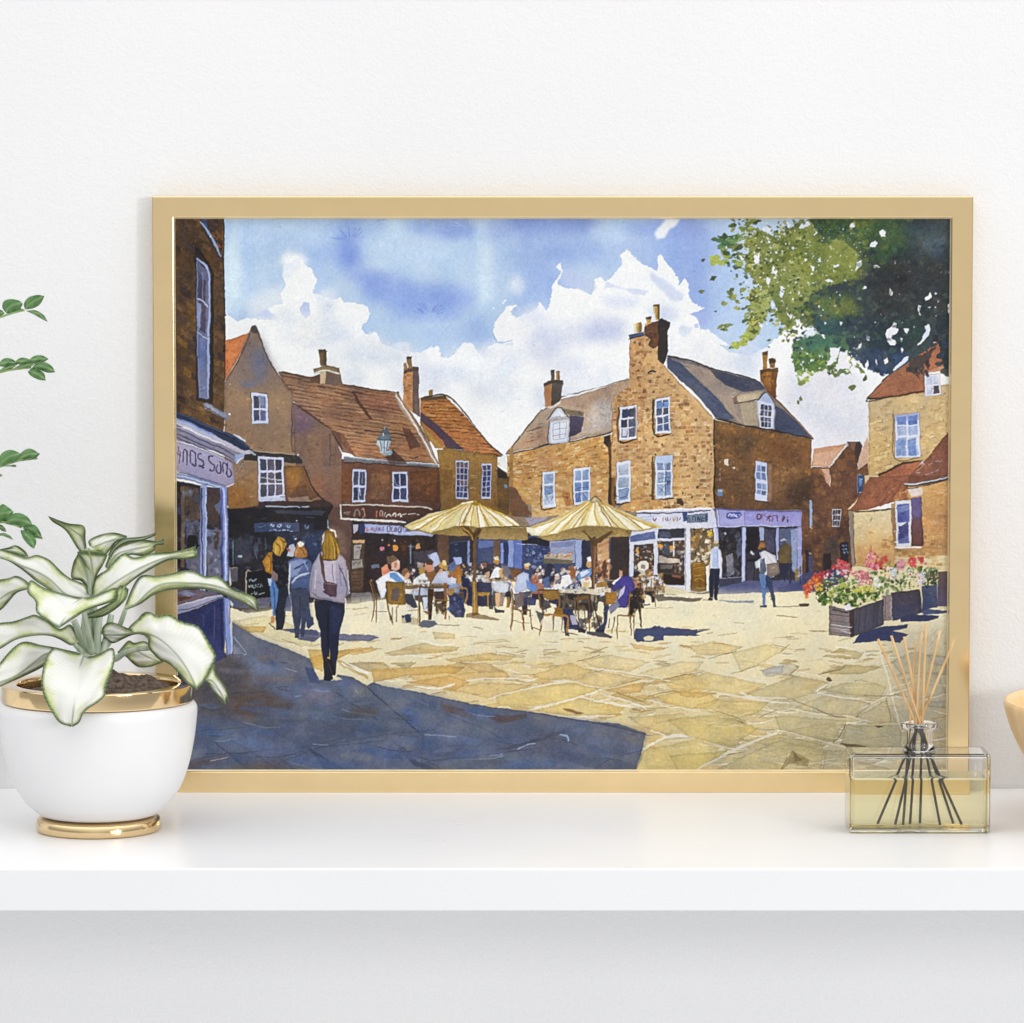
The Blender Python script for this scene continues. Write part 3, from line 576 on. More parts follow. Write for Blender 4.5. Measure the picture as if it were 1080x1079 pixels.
# menu board
F('12,390 105,392 100,480 88,760 0,770 0,420','#4c3a30',1,.15,edge=.3); F('12,390 105,392 100,415 15,412','#c09a74',1); F('25,430 80,425 60,530 20,530','#9a948e',1,.25); F('10,540 85,530 85,590 10,600','#8c8680',1,.25); F('5,620 85,615 82,740 0,745','#5c4636',1,.2)
for s in ['35,450 60,445','40,480 55,470','15,560 40,555','45,570 75,550','10,640 80,632','10,665 78,660','10,690 76,686','10,715 75,712']: L(s,'#2f2622',1,.8)
F('140,570 200,560 205,590 150,595','#6c7a90',.8); F('0,770 145,765 150,830 0,845','#6d6a70',1,.12); L('0,800 140,790','#4c4a54',.8)
F('615,350 690,345 695,560 640,600 620,560','#5c4332',1,.2,c2='#6d4f36'); F('690,330 850,320 880,340 880,620 700,620','#3a3236',1,.15)
F('700,410 825,400 825,600 705,600','#282c3e',1,.12); L('700,412 830,402','#48547a',1); L('738,425 765,420','#5a7aa0',1); L('740,470 765,465','#48648c',.9); L('745,440 745,470','#48648c',.6)
F('720,520 785,512 790,570 760,560 730,540','#8f9cc4',.9); F('830,400 845,400 845,590 830,590','#7e8cb8',1); F('850,380 885,380 885,640 855,640','#2f2830',1)
F('890,390 1025,390 1030,600 890,600','#3c4058',1,.2); F('905,405 1020,400 1020,440 905,455','#5a6a94',1,.1); speck('905,450 1015,440 1015,560 905,570',40,['#8a96b8','#c0c4d0','#20222e','#6a4a48','#e0dcd8'],.4,1.6,.8)
F('1025,400 1062,400 1060,560 1030,560','#7a5c3c',1,.2); F('1065,395 1100,395 1100,600 1065,600','#8a9ac8',1,.1)
# ---------------------------------------------------------------- shop row behind the tables (blue shopfront)
tile(500,510,5.4)
F('20,310 330,290 640,300 780,300 780,560 560,560 20,520','#3d4768',1,.15)
F('290,190 420,180 370,215 320,235','#9a94a4',1,.1); F('210,150 330,185 210,180','#5c4436',1)
F('200,10 240,20 330,170 300,190 200,160','#74523c',1,.15)
F('22,320 115,318 115,350 25,365','#5c6c9c',1,.1); F('110,320 145,318 145,420 115,420','#6c5038',1,.2); F('150,335 165,335 165,470 150,470','#7e92cc',1,.1); F('165,330 205,330 200,455 170,455','#2a3256',1,.1); F('195,315 225,312 225,470 195,465','#8292c4',1,.1); F('225,310 275,308 270,475 230,475','#5c6eaa',1,.12); F('270,305 440,300 430,350 275,340','#20202c',1)
F('275,340 430,350 420,440 280,450','#33406a',1,.15); speck('285,350 420,355 420,440 285,440',44,['#6a7aa4','#9aaccc','#1e2236','#8a8ea8'],.5,1.8,.7); L('245,335 360,345','#c4c8d8',1)
F('430,320 580,312 580,440 440,450','#8d96b4',1,.15); F('440,330 570,320 560,350 440,360','#747ea4',1,.15); F('570,315 615,315 610,470 580,470','#98a4cc',1,.1); F('610,320 700,320 690,560 615,520','#2c3040',1,.15)
F('395,400 560,390 560,430 400,450','#b4a894',1,.2); speck('415,385 555,375 555,410 415,415',22,['#b05a3c','#d8b07c','#c47a4c','#e8dcc8','#98482c'],.8,2,.9); F('390,420 560,425 550,450 395,450','#6f6450',1)
L('575,320 575,465','#4c5064',1)
F('700,330 775,300 775,540 705,540','#c0956c',1,.15); bricks('705,340 775,310 775,530 705,530',10,3,['#d4a87c','#a97850','#e0c098'],prob=.8); L('772,300 775,560','#4c3a30',1.4)
# wing lower windows over umbrellas
tile(500,510,5.4)
F('330,-40 780,-40 790,160 560,170 330,185','#c59a62',1,.15,c2='#cda974'); bricks('200,-40 780,-40 780,150 330,170',12,18,['#cfa25c','#b88444','#dcb878','#c89a60','#e4ca98','#b57a48'],prob=.7,line=('#eee0c0',.15))
F('500,40 545,35 560,110 520,125','#a8703c',.7,.2); speck('505,45 545,45 545,120 510,120',10,['#7a4a28','#8f5c30'],.6,2)
F('895,84 1080,84 1080,150 900,150 810,140','#c4965c',1,.12); bricks('895,84 1080,84 1080,140 895,140',3,9,['#c8985c','#b07a42','#d8ae72','#e2c38c','#cf9f68'],prob=.75,line=('#f0e2c4',.2))
F('765,-40 785,-40 785,118 765,115','#3a2e28',1); F('785,-40 805,-40 805,120 785,118','#8a6030',1)
window('388,-72 462,-80 465,125 392,132',1,3,'#d3d9e8',['#8fa2c4','#7c8eb0','#a9b6cc'],.16); window('565,-90 660,-100 662,105 570,112',2,3,'#d0d8ea',['#5f7cb0','#7a92be','#8fa4c8'],.13); window('812,-130 890,-140 892,98 812,102',1,3,'#d3d9e8',['#8ea0c0','#a4b2ca'],.16)
for p in ['400,20 455,14','405,60 450,50 440,90','400,45 430,100','580,20 650,10','590,50 640,40','585,95 620,50 645,90','825,30 880,20 870,60 830,70','830,85 875,60','600,10 600,60']: L(p,'#44587c',.9,.8)
L('384,0 386,134 465,128','#4a3626',1.4); L('560,0 566,112','#4a3626',1.2); L('808,0 808,104 890,100','#3c2c20',1.4)

# ---------------------------------------------------------------- right shop (cream + violet fascia)
tile(660,500,5.4)
F('55,205 380,190 500,185 520,295 380,295 170,300 70,240','#c9cde4',1,.07,c2='#d8d8e6'); L('55,215 240,215 480,200','#4a4458',1.4); L('60,205 380,190 505,185','#eceaf0',1.6); L('80,240 200,228','#8f94b4',1,.7)
F('325,210 350,205 355,255 330,265','#384e80',1,.15); F('355,222 468,215 468,268 350,270','#76869e',1,.12,edge=.4)
for s in ['365,232 365,258','375,235 388,232','382,233 380,258','395,230 395,258','408,258 408,232 420,256 422,230','432,232 430,256 444,254','436,244 444,243','452,230 462,232 452,244 463,252 450,256']: L(s,'#2f3c56',1.3)
for s in ['158,240 165,262 178,242','170,250 172,265','212,262 214,238','225,240 232,262','238,236 240,260','250,258 258,240','270,238 275,262 288,238','295,262 300,240','308,255 315,240']: L(s,pick(['#3a3c6a','#b08a5c','#4a4050','#8a5a4c']),1.2,.9)
L('70,245 100,255 160,250','#a8aac8',1,.7)
F('500,100 505,185 520,215 525,190 940,200 940,0 500,0','#000000',0)
F('505,190 700,195 1002,205 1000,292 520,295 515,205','#8d8cc8',1,.08,c2='#9a98d0',edge=.2); F('530,200 680,200 680,285 535,280','#a3a3d4',.7,.1); L('520,195 700,198 1000,207','#5a5488',1.3); L('525,290 700,290 995,290','#c0c0e4',1.2); L('680,205 678,285','#6a68a4',.9); L('520,200 528,290','#d4d6ee',1.4)
F('575,215 600,208 655,208 665,225 650,245 600,250 568,240','#42509a',1,.12)
for s in ['585,235 592,220 602,222 600,236','612,236 612,220 622,222 622,236','632,220 630,236 642,234','648,222 655,232']: L(s,'#c8d0ec',1.1)
for s in ['748,225 744,245 758,250 766,232 756,222 750,226','775,222 776,252','782,230 796,228','800,258 818,228','800,238 830,234','815,240 818,262','838,226 836,262','838,228 862,228','862,226 866,264','888,240 896,262','892,232 900,240 890,262','912,240 922,240','914,255 922,252 920,270']: L(s,'#5c2840',1.5,.95)
L('568,245 575,225','#c4cce8',.9)
# cream shopfront
F('20,300 380,290 520,295 525,660 340,670 20,580','#cfd2e0',1,.06)
F('22,345 165,318 170,365 25,380','#5a6896',1,.12); F('185,305 335,302 332,358 185,360','#33343e',1,.2); F('190,320 250,318 260,350 195,352','#6a7290',.6,.3); L('185,360 335,358','#8a8ea8',1)
F('45,395 160,388 158,570 45,575','#4a3c36',1,.2); F('182,375 335,370 335,630 215,620 182,560','#463a38',1,.2)
speck('48,400 155,395 155,570 48,572',60,['#c8b8a0','#8a6a4c','#e4dccc','#2a2426','#b07a44','#9aa0b0'],.5,2.2,.8); speck('185,380 330,375 330,560 185,560',80,['#c8b8a0','#8a6a4c','#e0d8cc','#221e22','#a89078','#8090a4','#5c4a44'],.5,2.4,.8)
B(102,518,30,'#dcd8cc',32); B(102,518,14,'#8a7a6a'); F('70,545 140,540 160,572 75,575','#cfc4ae',1,.2); B(66,432,8,'#d89a4c',16); B(198,405,12,'#d8953c',18); B(258,412,14,'#dc9638',22); B(70,460,6,'#98a8b8'); F('225,385 250,380 250,450 215,450','#3c4a5c',.9,.3); F('270,375 276,375 276,460 270,460','#d8d4d0',1)
F('185,460 310,480 310,500 185,500','#c8bcac',.9,.3); F('180,505 275,500 275,560 182,555','#352f30',1); F('195,510 270,508 262,535 200,535','#6a6664',.9,.2); F('215,565 335,575 335,630 220,622','#2c1d18',1); F('260,570 320,575 310,590 270,585','#8a5848',.9)
F('340,295 368,295 368,670 342,665','#d8dae4',1,.05); L('340,300 342,660','#6a6670',.9); L('370,300 370,660','#54484a',1)
F('372,305 520,298 520,655 372,660','#6c5a42',1,.2); speck('375,310 500,305 490,500 375,500',110,['#d8c8a8','#8a6a3c','#e8e0d0','#3a2c20','#b89050','#a07a3c','#f0e8d8'],.5,2.6,.85); B(478,332,14,'#e0b830'); F('400,330 430,325 410,420 385,410','#8a6c3c',.9,.2)
F('375,500 440,490 462,520 460,660 372,665','#8a6420',1,.2,c2='#6c4c18',edge=.3); for_=[L(s,'#c49a48',1,.8) for s in ['385,535 450,520','385,575 452,565','388,600 420,590 450,605','400,640 450,640','385,520 400,500 430,500']]; L('372,545 372,660','#3c2a14',1); L('455,530 455,655','#4a3418',1)
F('455,520 478,510 475,660 462,660','#e4e0d8',1); F('500,300 515,300 520,420 505,420','#dcdde4',1); F('510,300 526,300 530,640 518,640','#b8bcd8',1,.08)
# violet shopfront
F('525,295 1000,290 1000,600 860,640 530,640','#33313c',1,.15); F('530,305 665,300 662,580 535,585','#2a2528',1,.18); speck('535,310 660,305 660,575 540,580',70,['#46444e','#14121a','#6a6a7c','#3a2e30','#58586c'],.8,3.2,.7); F('570,460 610,440 620,560 580,580','#8a8a98',.7,.3); F('630,400 655,340 660,440 640,480','#6a7090',.6,.3); B(566,330,7,'#a0a8b8')
F('660,298 682,298 682,600 664,610','#b4bade',1,.06); F('682,300 860,298 860,480 690,520','#322d36',1,.18); F('685,305 755,302 750,420 690,440','#2a2022',1,.15); F('760,300 790,300 785,380 765,390','#a8b4d8',.9,.1); F('790,310 850,305 850,440 800,430','#50506a',.8,.2); F('855,295 872,295 872,480 858,480','#a4aad4',1,.06); F('872,305 975,300 975,560 880,520','#5e6480',1,.15); F('940,310 975,305 975,560 950,540','#8a98bc',1,.12); F('975,295 1002,292 1000,600 978,560','#9a9ccc',1,.08); B(720,440,9,'#d0d0d8',14); F('690,480 760,475 760,490 690,490','#1c1a20',1)
F('530,585 665,580 665,640 535,640','#3e3e50',1,.12); L('530,585 665,578','#9a9cb8',1); F('690,490 750,490 740,600 690,620','#3c3a4c',.9,.2); L('690,500 688,640','#23222c',1.2); L('735,490 732,620 745,600','#23222c',1.2)
F('530,640 690,600 860,600 1005,590 1010,660 880,690 700,680 530,675','#50547c',1,.1,c2='#5b6088')
F('860,640 1000,600 1020,660 990,690 880,695','#434a74',.9,.1)
# ---------------------------------------------------------------- the square (sunlit flags)
tile(0,0,1)
F('178,660 245,640 262,646 330,634 372,636 400,632 480,612 560,612 660,628 700,624 720,624 755,626 850,622 900,640 1010,640 1010,820 178,820','#e6ddbc',1,.06,c2='#d6c598',edge=.0)
F('245,645 420,628 700,622 860,628 880,650 600,668 330,672 280,660','#e8e0c2',.8,.05,soft=5)
F('600,640 880,630 870,665 640,675','#e6dcb8',.7,.05,soft=5)
F('640,735 900,745 900,815 640,815','#c6b27a',.4,.08,soft=14); F('820,720 1010,690 1010,815 830,815','#b2aa90',.6,.08,soft=14); F('420,700 640,690 700,740 480,745','#d4b880',.5,.1,soft=7); F('930,660 1010,660 1010,815 960,815','#a09a88',.5,.08,soft=8)
# stones: loose elongated touches in receding rows, light joints between
for k in range(520):
    v=rng.rand()**.8; y=664+150*v; x=rng.uniform(330,1006)
    if y>690+ (x-330)*.33 and x<700: continue
    h=1.6+8.5*v*rng.uniform(.5,1.2); w=h*rng.uniform(2.6,5.2)+6; sl=rng.choice([-.16,-.10,.10,.16])*w+rng.randn()*1.0
    t=(x-430)/560+rng.uniform(-.25,.25)+v*.25
    c=pick(['#d3b67e','#dcc592','#cbaa6e','#e2d0a0','#d2bb8a','#dabb80','#c9a463'] if t<.72 else ['#c6b488','#b8aa88','#cdbc8e','#b8ae98','#d0bf92','#b0a37e'])
    F([(x-w*.5,y-sl*.5+rng.uniform(-.3,.3)*h),(x-w*.1,y-sl*.1-h*rng.uniform(.35,.6)),(x+w*.4,y+sl*.4-h*rng.uniform(.3,.6)),(x+w*.5,y+sl*.5+h*rng.uniform(-.1,.3)),(x+w*.1,y+sl*.1+h*rng.uniform(.35,.55)),(x-w*.4,y-sl*.4+h*rng.uniform(.3,.5))],c,rng.uniform(.3,.75),.12,edge=.12,rg=.2)
    if rng.rand()<.45: L([(x-w*.5,y-sl*.5+h*.3),(x,y+h*.58),(x+w*.5,y+sl*.5+h*.3)],'#efe9d6',rng.uniform(.6,1.5)*(.6+v*.6),.75)
    if rng.rand()<.30: L([(x-w*.4,y-sl*.4-h*.45),(x+w*.1,y-h*.5),(x+w*.45,y+sl*.4-h*.4)],pick(['#8a7046','#9c8458','#7c6844']),rng.uniform(.5,1.1),.65)
# flags and joints seen large
tile(450,630,3.724)
for s,c,a in [('-60,195 150,205 10,217','#c9a468',.8),('70,240 250,215 355,230 330,245 100,250','#d0ac6c',.8),('-80,310 130,250 300,280 330,310 200,320 40,350','#caa263',.75),('130,250 250,260 310,290 200,290','#c4a478',.8),('410,300 560,255 650,285 600,320 450,320','#d2b072',.8),('560,330 680,290 830,315 700,350 620,345','#d4b680',.8),('600,245 720,225 880,250 800,290 660,275','#d8c090',.8),('270,390 380,350 560,335 690,355 560,400 420,425 290,425','#d3b774',.85),('60,360 210,330 420,340 300,385 240,395 130,370','#cfae74',.8),('430,440 600,395 780,430 750,460 640,465 470,455','#ceae68',.85),('800,180 950,195 900,205 820,200','#d0a868',.8),('930,330 1040,295 1125,330 1060,378 960,360','#d4ac64',.7),('700,360 860,330 840,370 760,380','#cca060',.8),('740,375 870,395 850,410 720,385','#c6a45c',.8),('900,385 1060,352 1150,400 1085,448 930,410','#d2b068',.8),('790,470 1000,455 1120,500 1060,556 880,525','#cbb07a',.8),('850,600 1060,556 1150,590 1090,690 815,685','#c9b478',.9),('810,300 1000,250 1090,250 1060,288 930,325','#d8c08c',.7)]: F(s,np.asarray(hexc(c))*.84+np.array([.155,.145,.095]),a*.85,.12,edge=.22,rg=.35)
for s,w in [('0,355 200,318 310,315 430,325',2.4),('310,280 430,320',2),('405,440 520,410 640,380 690,360',2.4),('240,395 330,370 480,340 550,330',2),('500,330 560,328 680,355',1.8),('610,275 800,295 930,320 1000,340',1.8),('680,375 800,410 870,440',2.2),('870,400 1080,450',1.8),('780,640 940,550 1050,545',4),('880,520 940,545',3),('1040,685 1080,665',3),('0,165 60,185',1.5),('620,470 740,465',3),('800,290 880,250',1.3),('600,390 700,410 840,435',2),('690,300 640,290',1.4)]: L(s,'#e8e2d0',w*.72,.8,jit=.6)
for s,w in [('590,250 680,225',1.4),('640,215 685,208',1.2),('535,435 590,455',2.2),('930,322 1020,300',1.2),('870,385 970,365',1.1),('720,350 845,318',1.1),('270,210 350,222',1),('890,245 945,252',1),('810,440 840,445',1.6),('680,370 660,350',.9),('460,205 510,200',1),('640,295 700,285',1),('340,300 430,300',1),('185,175 330,170',.8),('740,370 860,412',1)]: L(s,'#7c6440',w,.8)
F('530,432 560,435 620,455 600,458','#7c5a38',.9)
tile(720,630,3.724)
for s,c,a in [('20,190 120,170 240,190 180,220 60,225','#cdb078',.8),('190,215 330,180 410,200 300,260 230,290','#cfbb88',.8),('-60,330 100,290 330,340 230,385 20,350','#cbb27a',.8),('300,280 430,255 455,265 420,300 330,310','#b4aa9c',.85),('310,280 400,262 390,295 330,300','#9ca0ae',.8),('540,295 640,260 780,270 700,300','#a8956a',.85),('550,230 620,195 715,215 690,240','#b39e70',.85),('250,375 440,305 580,330 560,360 430,400 300,395','#ab9c78',.85),('440,430 560,380 740,410 680,465 500,450','#a89c80',.85),('-40,365 140,375 60,392 0,388','#c39a56',.8),('120,400 340,410 300,450 200,480 40,430','#c4a86a',.7),('-60,480 120,460 300,510 190,590 20,545','#c2ab68',.7),('-50,620 180,600 60,682 -20,690','#bda866',.7),('230,560 380,535 560,580 540,610 400,600','#b3a478',.7),('360,460 640,480 590,570 380,520','#ab9f7c',.8),('640,500 860,500 860,590 620,580','#a09a84',.8),('680,470 800,400 840,490 740,495','#a59a80',.8),('540,360 700,320 800,350 780,400 620,375','#b2a47e',.8),('120,680 380,560 560,600 540,685','#b0a67c',.6),('560,600 660,600 660,685 550,685','#a09c84',.6),('820,250 900,210 1040,230 1040,300 860,300','#9a9480',.7),('860,320 1000,290 1040,380 900,400','#918e80',.6),('960,220 1040,230 1040,265 980,260','#8c8f9c',.6),('950,410 1030,400 1030,430 960,430','#8c90a0',.5)]: F(s,np.asarray(hexc(c))*.84+np.array([.155,.145,.095]),a*.85,.12,edge=.22,rg=.35)
for s,w in [('50,680 210,595 380,525',3.4),('60,575 200,595',1.8),('180,300 260,318 350,325',1.6),('140,375 230,385 300,400 420,415',3),('230,370 280,390 410,395',2.6),('420,180 500,185',1.8),('550,235 690,245 730,215',2),('455,290 580,325 530,370 700,400 760,410',1.8),('400,430 500,450 640,465 750,490',1.6),('300,520 420,530 580,575 650,590',1.5),('520,370 560,345 590,325',1.4),('0,435 130,445',2),('690,440 800,385 900,350',1.6),('800,385 830,350 900,330',1),('0,540 60,560',1.8),('580,330 740,330',1.4),('770,190 810,330 855,520',2),('810,220 815,260',2),('640,190 720,225',2),('950,400 1040,375',1.6),('150,85 240,68',1)]: L(s,'#dfdaca',w*.75,.75,jit=.6)
for s,w in [('440,265 455,270 420,305',1.2),('640,490 620,540 590,570',1.4),('420,180 385,215',1),('350,180 410,195',1),('100,235 210,210',1.2),('430,400 560,450 640,470',.9),('310,520 360,522',1.4),('385,680 410,630',1.6),('190,300 300,262',1),('530,300 610,280 640,268',1),('120,440 250,485',1.1),('0,305 80,290',1),('300,470 370,440',.9),('370,68 450,75',1.2),('200,98 240,100',1),('710,380 800,385 850,380',.9),('500,130 560,128',1),('570,460 640,470',1.3),('800,390 820,490',.8),('680,470 740,415',1)]: L(s,'#6c5c40',w,.75)
F('615,570 700,578 830,610 770,612 660,595','#6a5a3e',.95,.15); F('750,500 790,505 770,512','#4c4438',.9); F('385,685 430,600 500,640 490,665 420,650','#8a7c54',.7,.2); F('435,600 470,640 440,645','#6a5c3c',.6); B(575,320,12,'#5c4e38',8); F('455,22 495,18 495,30 460,32','#4a4434',.95)
F('205,480 250,490 235,492','#8a6c34',.9); L('505,400 505,480','#d8d4c0',1,.5)  # the pale upright stroke paints a glazing reflection into the pigment
for k in range(26):
    x=rng.uniform(930,1040);y=rng.uniform(110,260); L([(x,y),(x-rng.uniform(4,16),y+rng.uniform(10,34))],'#6f6c60',.5,.5)
# light pen marks near the tables
tile(0,0,1)
for k in range(60):
    x=rng.uniform(420,900); y=rng.uniform(660,690); l=rng.uniform(6,26); L([(x,y),(x+l*.5,y+rng.uniform(-.8,.8)),(x+l,y+rng.uniform(-1,1))],pick(['#b7975c','#a58a58','#c9ae74','#efe9d4']),rng.uniform(.5,1.4),.7)
tile(190,630,3.724)
for s,c,a in [('205,90 330,65 520,130 520,190 380,170','#dccf9e',.7),('230,110 340,110 330,135 260,135','#c8a050',.7),('205,88 250,125 280,140 250,110','#d0a448',.8),('500,235 600,205 700,200 640,230 560,260 520,270','#c89a4c',.8),('500,200 560,200 560,290 520,275','#cba050',.7),('610,235 650,250 740,310 740,320 640,270','#d2b878',.8),('660,255 800,250 840,290 740,290','#b6a174',.8),('820,255 930,250 890,280','#b9a87c',.8),('750,280 1000,265 1120,268 1080,296 900,305 760,330','#cba35c',.8),('880,330 1060,304 1140,330 1080,366 960,340','#d0a664',.8),('800,215 960,175 1100,196 1060,212 840,225','#cfb47c',.7),('990,130 1080,140 1080,160 1000,160','#d6bc84',.7),('610,210 720,195 800,200 680,225','#d2a860',.6)]: F(s,c,a,.12,edge=.2,rg=.2)
for s in ['635,255 680,275 740,300','650,250 740,295','920,345 1010,355 1080,340','880,225 1000,230','950,165 1020,185 1080,180']: L(s,'#ece6d6',1.8,.9)
for s in ['700,250 820,262','820,262 850,290','640,250 740,320','660,215 720,205','870,225 930,222','400,160 480,190','650,40 740,38','260,105 310,98']: L(s,'#8a7040',.9,.7)
# ---------------------------------------------------------------- big cool shadow
F('-60,700 0,160 205,225 205,92 290,150 400,190 480,225 510,240 525,285 545,320 600,325 620,300 680,310 735,345 760,330 800,345 960,375 1080,405 1080,710 -60,710','#5a6274',1,.12,c2='#525c74',edge=.25)
tile(450,630,3.724)
F('-20,370 120,405 270,430 400,445 600,480 750,495 860,530 850,590 815,690 -20,690','#5a6276',1,.12,c2='#4e5870',edge=.3)
for s,c,a,so in [('650,485 860,525 850,600 660,590','#6a6c78',.8,4),('380,445 600,480 560,520 420,500','#6c6c74',.6,4),('300,620 400,570 560,560 640,610 500,690 350,690','#5e5f72',.7,3),('0,400 120,420 160,500 0,540','#586280',.7,5),('0,560 80,570 60,640 0,640','#47557a',.6,4),('700,600 840,600 810,690 680,690','#565c70',.7,3)]: F(s,c,a,.15,soft=so)
F('60,425 110,430 200,455 190,475 140,470 90,450','#4a4048',.85,.15,soft=.6); F('240,455 300,465 390,455 390,470 300,495 250,480','#54464a',.85,.15,soft=.6); F('230,600 340,580 580,510 600,505 470,555 300,605 240,615','#45475a',.85,.12,soft=.4)
for s,w in [('30,640 250,615 440,590',.9),('470,550 560,565 640,610',.9),('640,690 720,635 850,600',.9),('0,640 80,690',1.6),('400,450 650,490 880,540',1.1)]: L(s,'#363c54',w,.8)
for s,w in [('60,540 120,545',1.3),('355,595 400,575 430,570',1.2),('520,540 550,545 555,565',1.8),('250,620 300,615',1)]: L(s,'#9fb0cc',w,.8)
L('700,630 770,640','#363c50',1.6)
tile(190,630,3.724)
for s,c,a,so in [('0,230 250,220 290,330 460,420 230,480 60,450','#5a5254',.85,4),('140,235 240,225 280,300 200,380 80,400 50,330','#4f4a50',.7,4),('205,225 205,95 300,155 420,200 500,240 510,310 300,310','#6b6c7a',.75,3),('265,235 330,240 420,270 400,300 290,305','#6a7896',.7,3),('300,230 370,240 360,260 315,255','#6c5a4c',.7,1.5),('285,310 420,305 490,320 400,335 280,335','#6d6268',.8,1),('340,340 560,330 600,400 420,400','#67708c',.7,4),('200,380 340,380 460,425 340,460 230,480','#5a4c48',.8,2.5),('620,310 720,350 740,400 640,380','#6a7494',.6,3),('670,350 740,350 760,400 700,395','#7a7a78',.7,2.5),('480,350 620,370 600,420 480,410','#6f6878',.6,4),('760,335 1080,410 1080,540 980,540 860,450','#5f687e',.7,5),('60,520 500,470 560,560 300,600 80,620','#565f7a',.7,6),('500,590 860,560 960,640 860,690 560,690','#586280',.7,6),('380,630 520,600 640,690 420,690','#5c6682',.6,2),('200,610 420,590 410,650 260,690','#4a5672',.7,3),('270,640 420,630 420,690 280,690','#5c545c',.6,3),('940,560 1000,560 1000,620 960,620','#44587e',.7,3),('860,430 930,430 950,510 900,500','#44588c',.6,3),('1020,410 1080,430 1080,460 1030,440','#5c4c4c',.7,1.5),('30,650 190,620 180,635 50,665','#5c4a48',.8,1.5)]: F(s,c,a,.15,soft=so)
for s,w in [('735,350 790,400 860,460 940,530',1.6),('610,370 680,420 780,480',1.3),('650,405 760,460',1.6),('500,590 560,630 660,685',1.4),('530,580 640,550',1.1),('530,590 800,560 880,540',.9),('330,485 400,550',.8),('550,480 620,520',.9),('130,560 200,620 270,680',.9),('80,615 260,610 420,590',.9),('385,630 460,685',1.6),('200,375 340,370',.9),('560,430 660,410',.8),('840,575 900,610 1000,640 1080,625',1.3),('60,525 250,510',.8),('350,355 430,345',.8),('-20,640 180,615',1)]: L(s,'#353b52',w,.75)
F('840,575 880,590 930,640 1040,690 1000,690 920,660','#343e5c',.8,.1); F('500,590 540,610 640,685 580,685','#3c4664',.7,.1); F('490,270 520,275 550,325 560,335 510,330','#3e4a6c',.9,.1)
for s,w in [('210,150 260,215 250,222',1),('410,275 460,290',1.3),('450,385 480,385',1),('960,540 1080,545',1.2),('120,640 185,628',1.5),('690,360 700,372',1),('515,465 540,475',1),('520,575 590,580',.8),('930,400 980,425',.8)]: L(s,'#a4b0c8',w,.75)
clip('-60,700 0,160 205,225 205,92 290,150 420,195 510,240 525,285 545,320 600,325 680,310 735,345 760,330 960,375 1290,430 1560,470 1790,500 1836,530 1830,600 1780,700 -60,710')
for k in range(150):
    v=rng.rand(); y=rng.uniform(230,690); x=rng.uniform(0,1800); h=rng.uniform(14,44)*(.5+(y-230)/460); w=h*rng.uniform(3,6); sl=rng.choice([-.2,.22,.3])*w*.6
    c=pick(['#66708a','#4c566e','#5c6c84','#6a6a74','#485270','#70747e','#4e6690','#465e8c','#5e6c90','#625e66','#5c564f'])
    F([(x-w*.5,y-sl*.5),(x,y-h*.5),(x+w*.5,y+sl*.5-h*.2),(x+w*.4,y+sl*.4+h*.4),(x-w*.1,y+h*.5),(x-w*.5,y-sl*.4+h*.3)],c,rng.uniform(.25,.6),.14,soft=rng.choice([.3,.5,1.2,2.5]))
    if rng.rand()<.3: L([(x-w*.5,y-sl*.5+h*.3),(x,y+h*.5),(x+w*.45,y+sl*.4+h*.35)],pick(['#363e54','#3a4258','#8c98b0','#414a62']),rng.uniform(.5,1.1),.6)
for q in ['300,690 520,600 760,545 1000,520','1000,440 1240,540 1420,690','200,560 330,640 420,700']: L(q,'#3d465c',.9,.55)
clip()
# ---------------------------------------------------------------- left brick building and its shop front
tile(180,225,5.394)
F('0,0 302,0 300,110 308,600 306,1100 300,1240 0,1200','#4f3a27',1,.18,c2='#5a4128')
clip('0,0 302,0 300,110 308,600 300,1260 0,1250')
for r in range(25):
    y=-120+r*56
    for x0 in range(-1,6):
        x=x0*64+(r%2)*30+rng.uniform(-12,12); w=rng.uniform(40,66); sl=.62
        if rng.rand()<.75:
            h=rng.uniform(26,44); yy=y+x*sl+rng.uniform(-10,10)-60
            F([(x,yy),(x+w,yy+w*sl),(x+w+rng.uniform(-5,5),yy+w*sl+h),(x+rng.uniform(-5,5),yy+h)],pick(['#6a5030','#3c2c24','#5c4630','#7a5a2c','#46342a','#6c5238','#382a2a','#5a4020','#4a3a34']),.8,.2,rg=.4)
            if rng.rand()<.5: L([(x,yy+h),(x+w,yy+w*sl+h)],'#281e1c',1,.7)
speck('10,20 290,20 300,1200 10,1150',60,['#7a5426','#8a6434','#352828','#2c2222'],.8,3,.5)
speck('220,40 300,60 300,240 250,180',8,['#8a5c20','#a8642c'],1,3,.7)
clip()
L('300,30 303,120 300,240 308,600 306,940','#2c201c',1.4); L('296,100 298,210','#a85c2c',1.2,.8)
F('165,30 210,30 215,100 290,230 275,245 195,110','#2e2a30',1,.1); F('170,30 205,30 208,80 195,90','#4a5878',1,.2); L('165,50 225,125 285,240','#8fa0c4',2.2); L('222,130 228,138','#e0e8f0',1.8)
F('135,190 160,200 245,340 240,1080 145,1060 140,260','#2f2522',1,.12)
F('147,250 218,345 215,1050 160,1045','#5c5f7c',1,.12,c2='#6c7494'); F('150,320 180,350 178,470 152,480','#4a4660',.9,.2); F('175,370 200,380 200,680 165,660 150,560','#43384a',.8,.25); F('152,500 175,510 170,640 155,660','#7c8cb4',.9,.15); F('165,700 200,720 190,900 165,880','#6a78a4',.9,.2)
L('147,250 218,345 214,720 212,1040','#97a6d0',2); L('150,255 152,700 165,1045','#7282ac',1.2); L('150,480 180,490 212,530','#a3b0d4',1.8); L('150,670 215,715','#9fadd2',1.8); L('180,330 185,480','#8492ba',1)
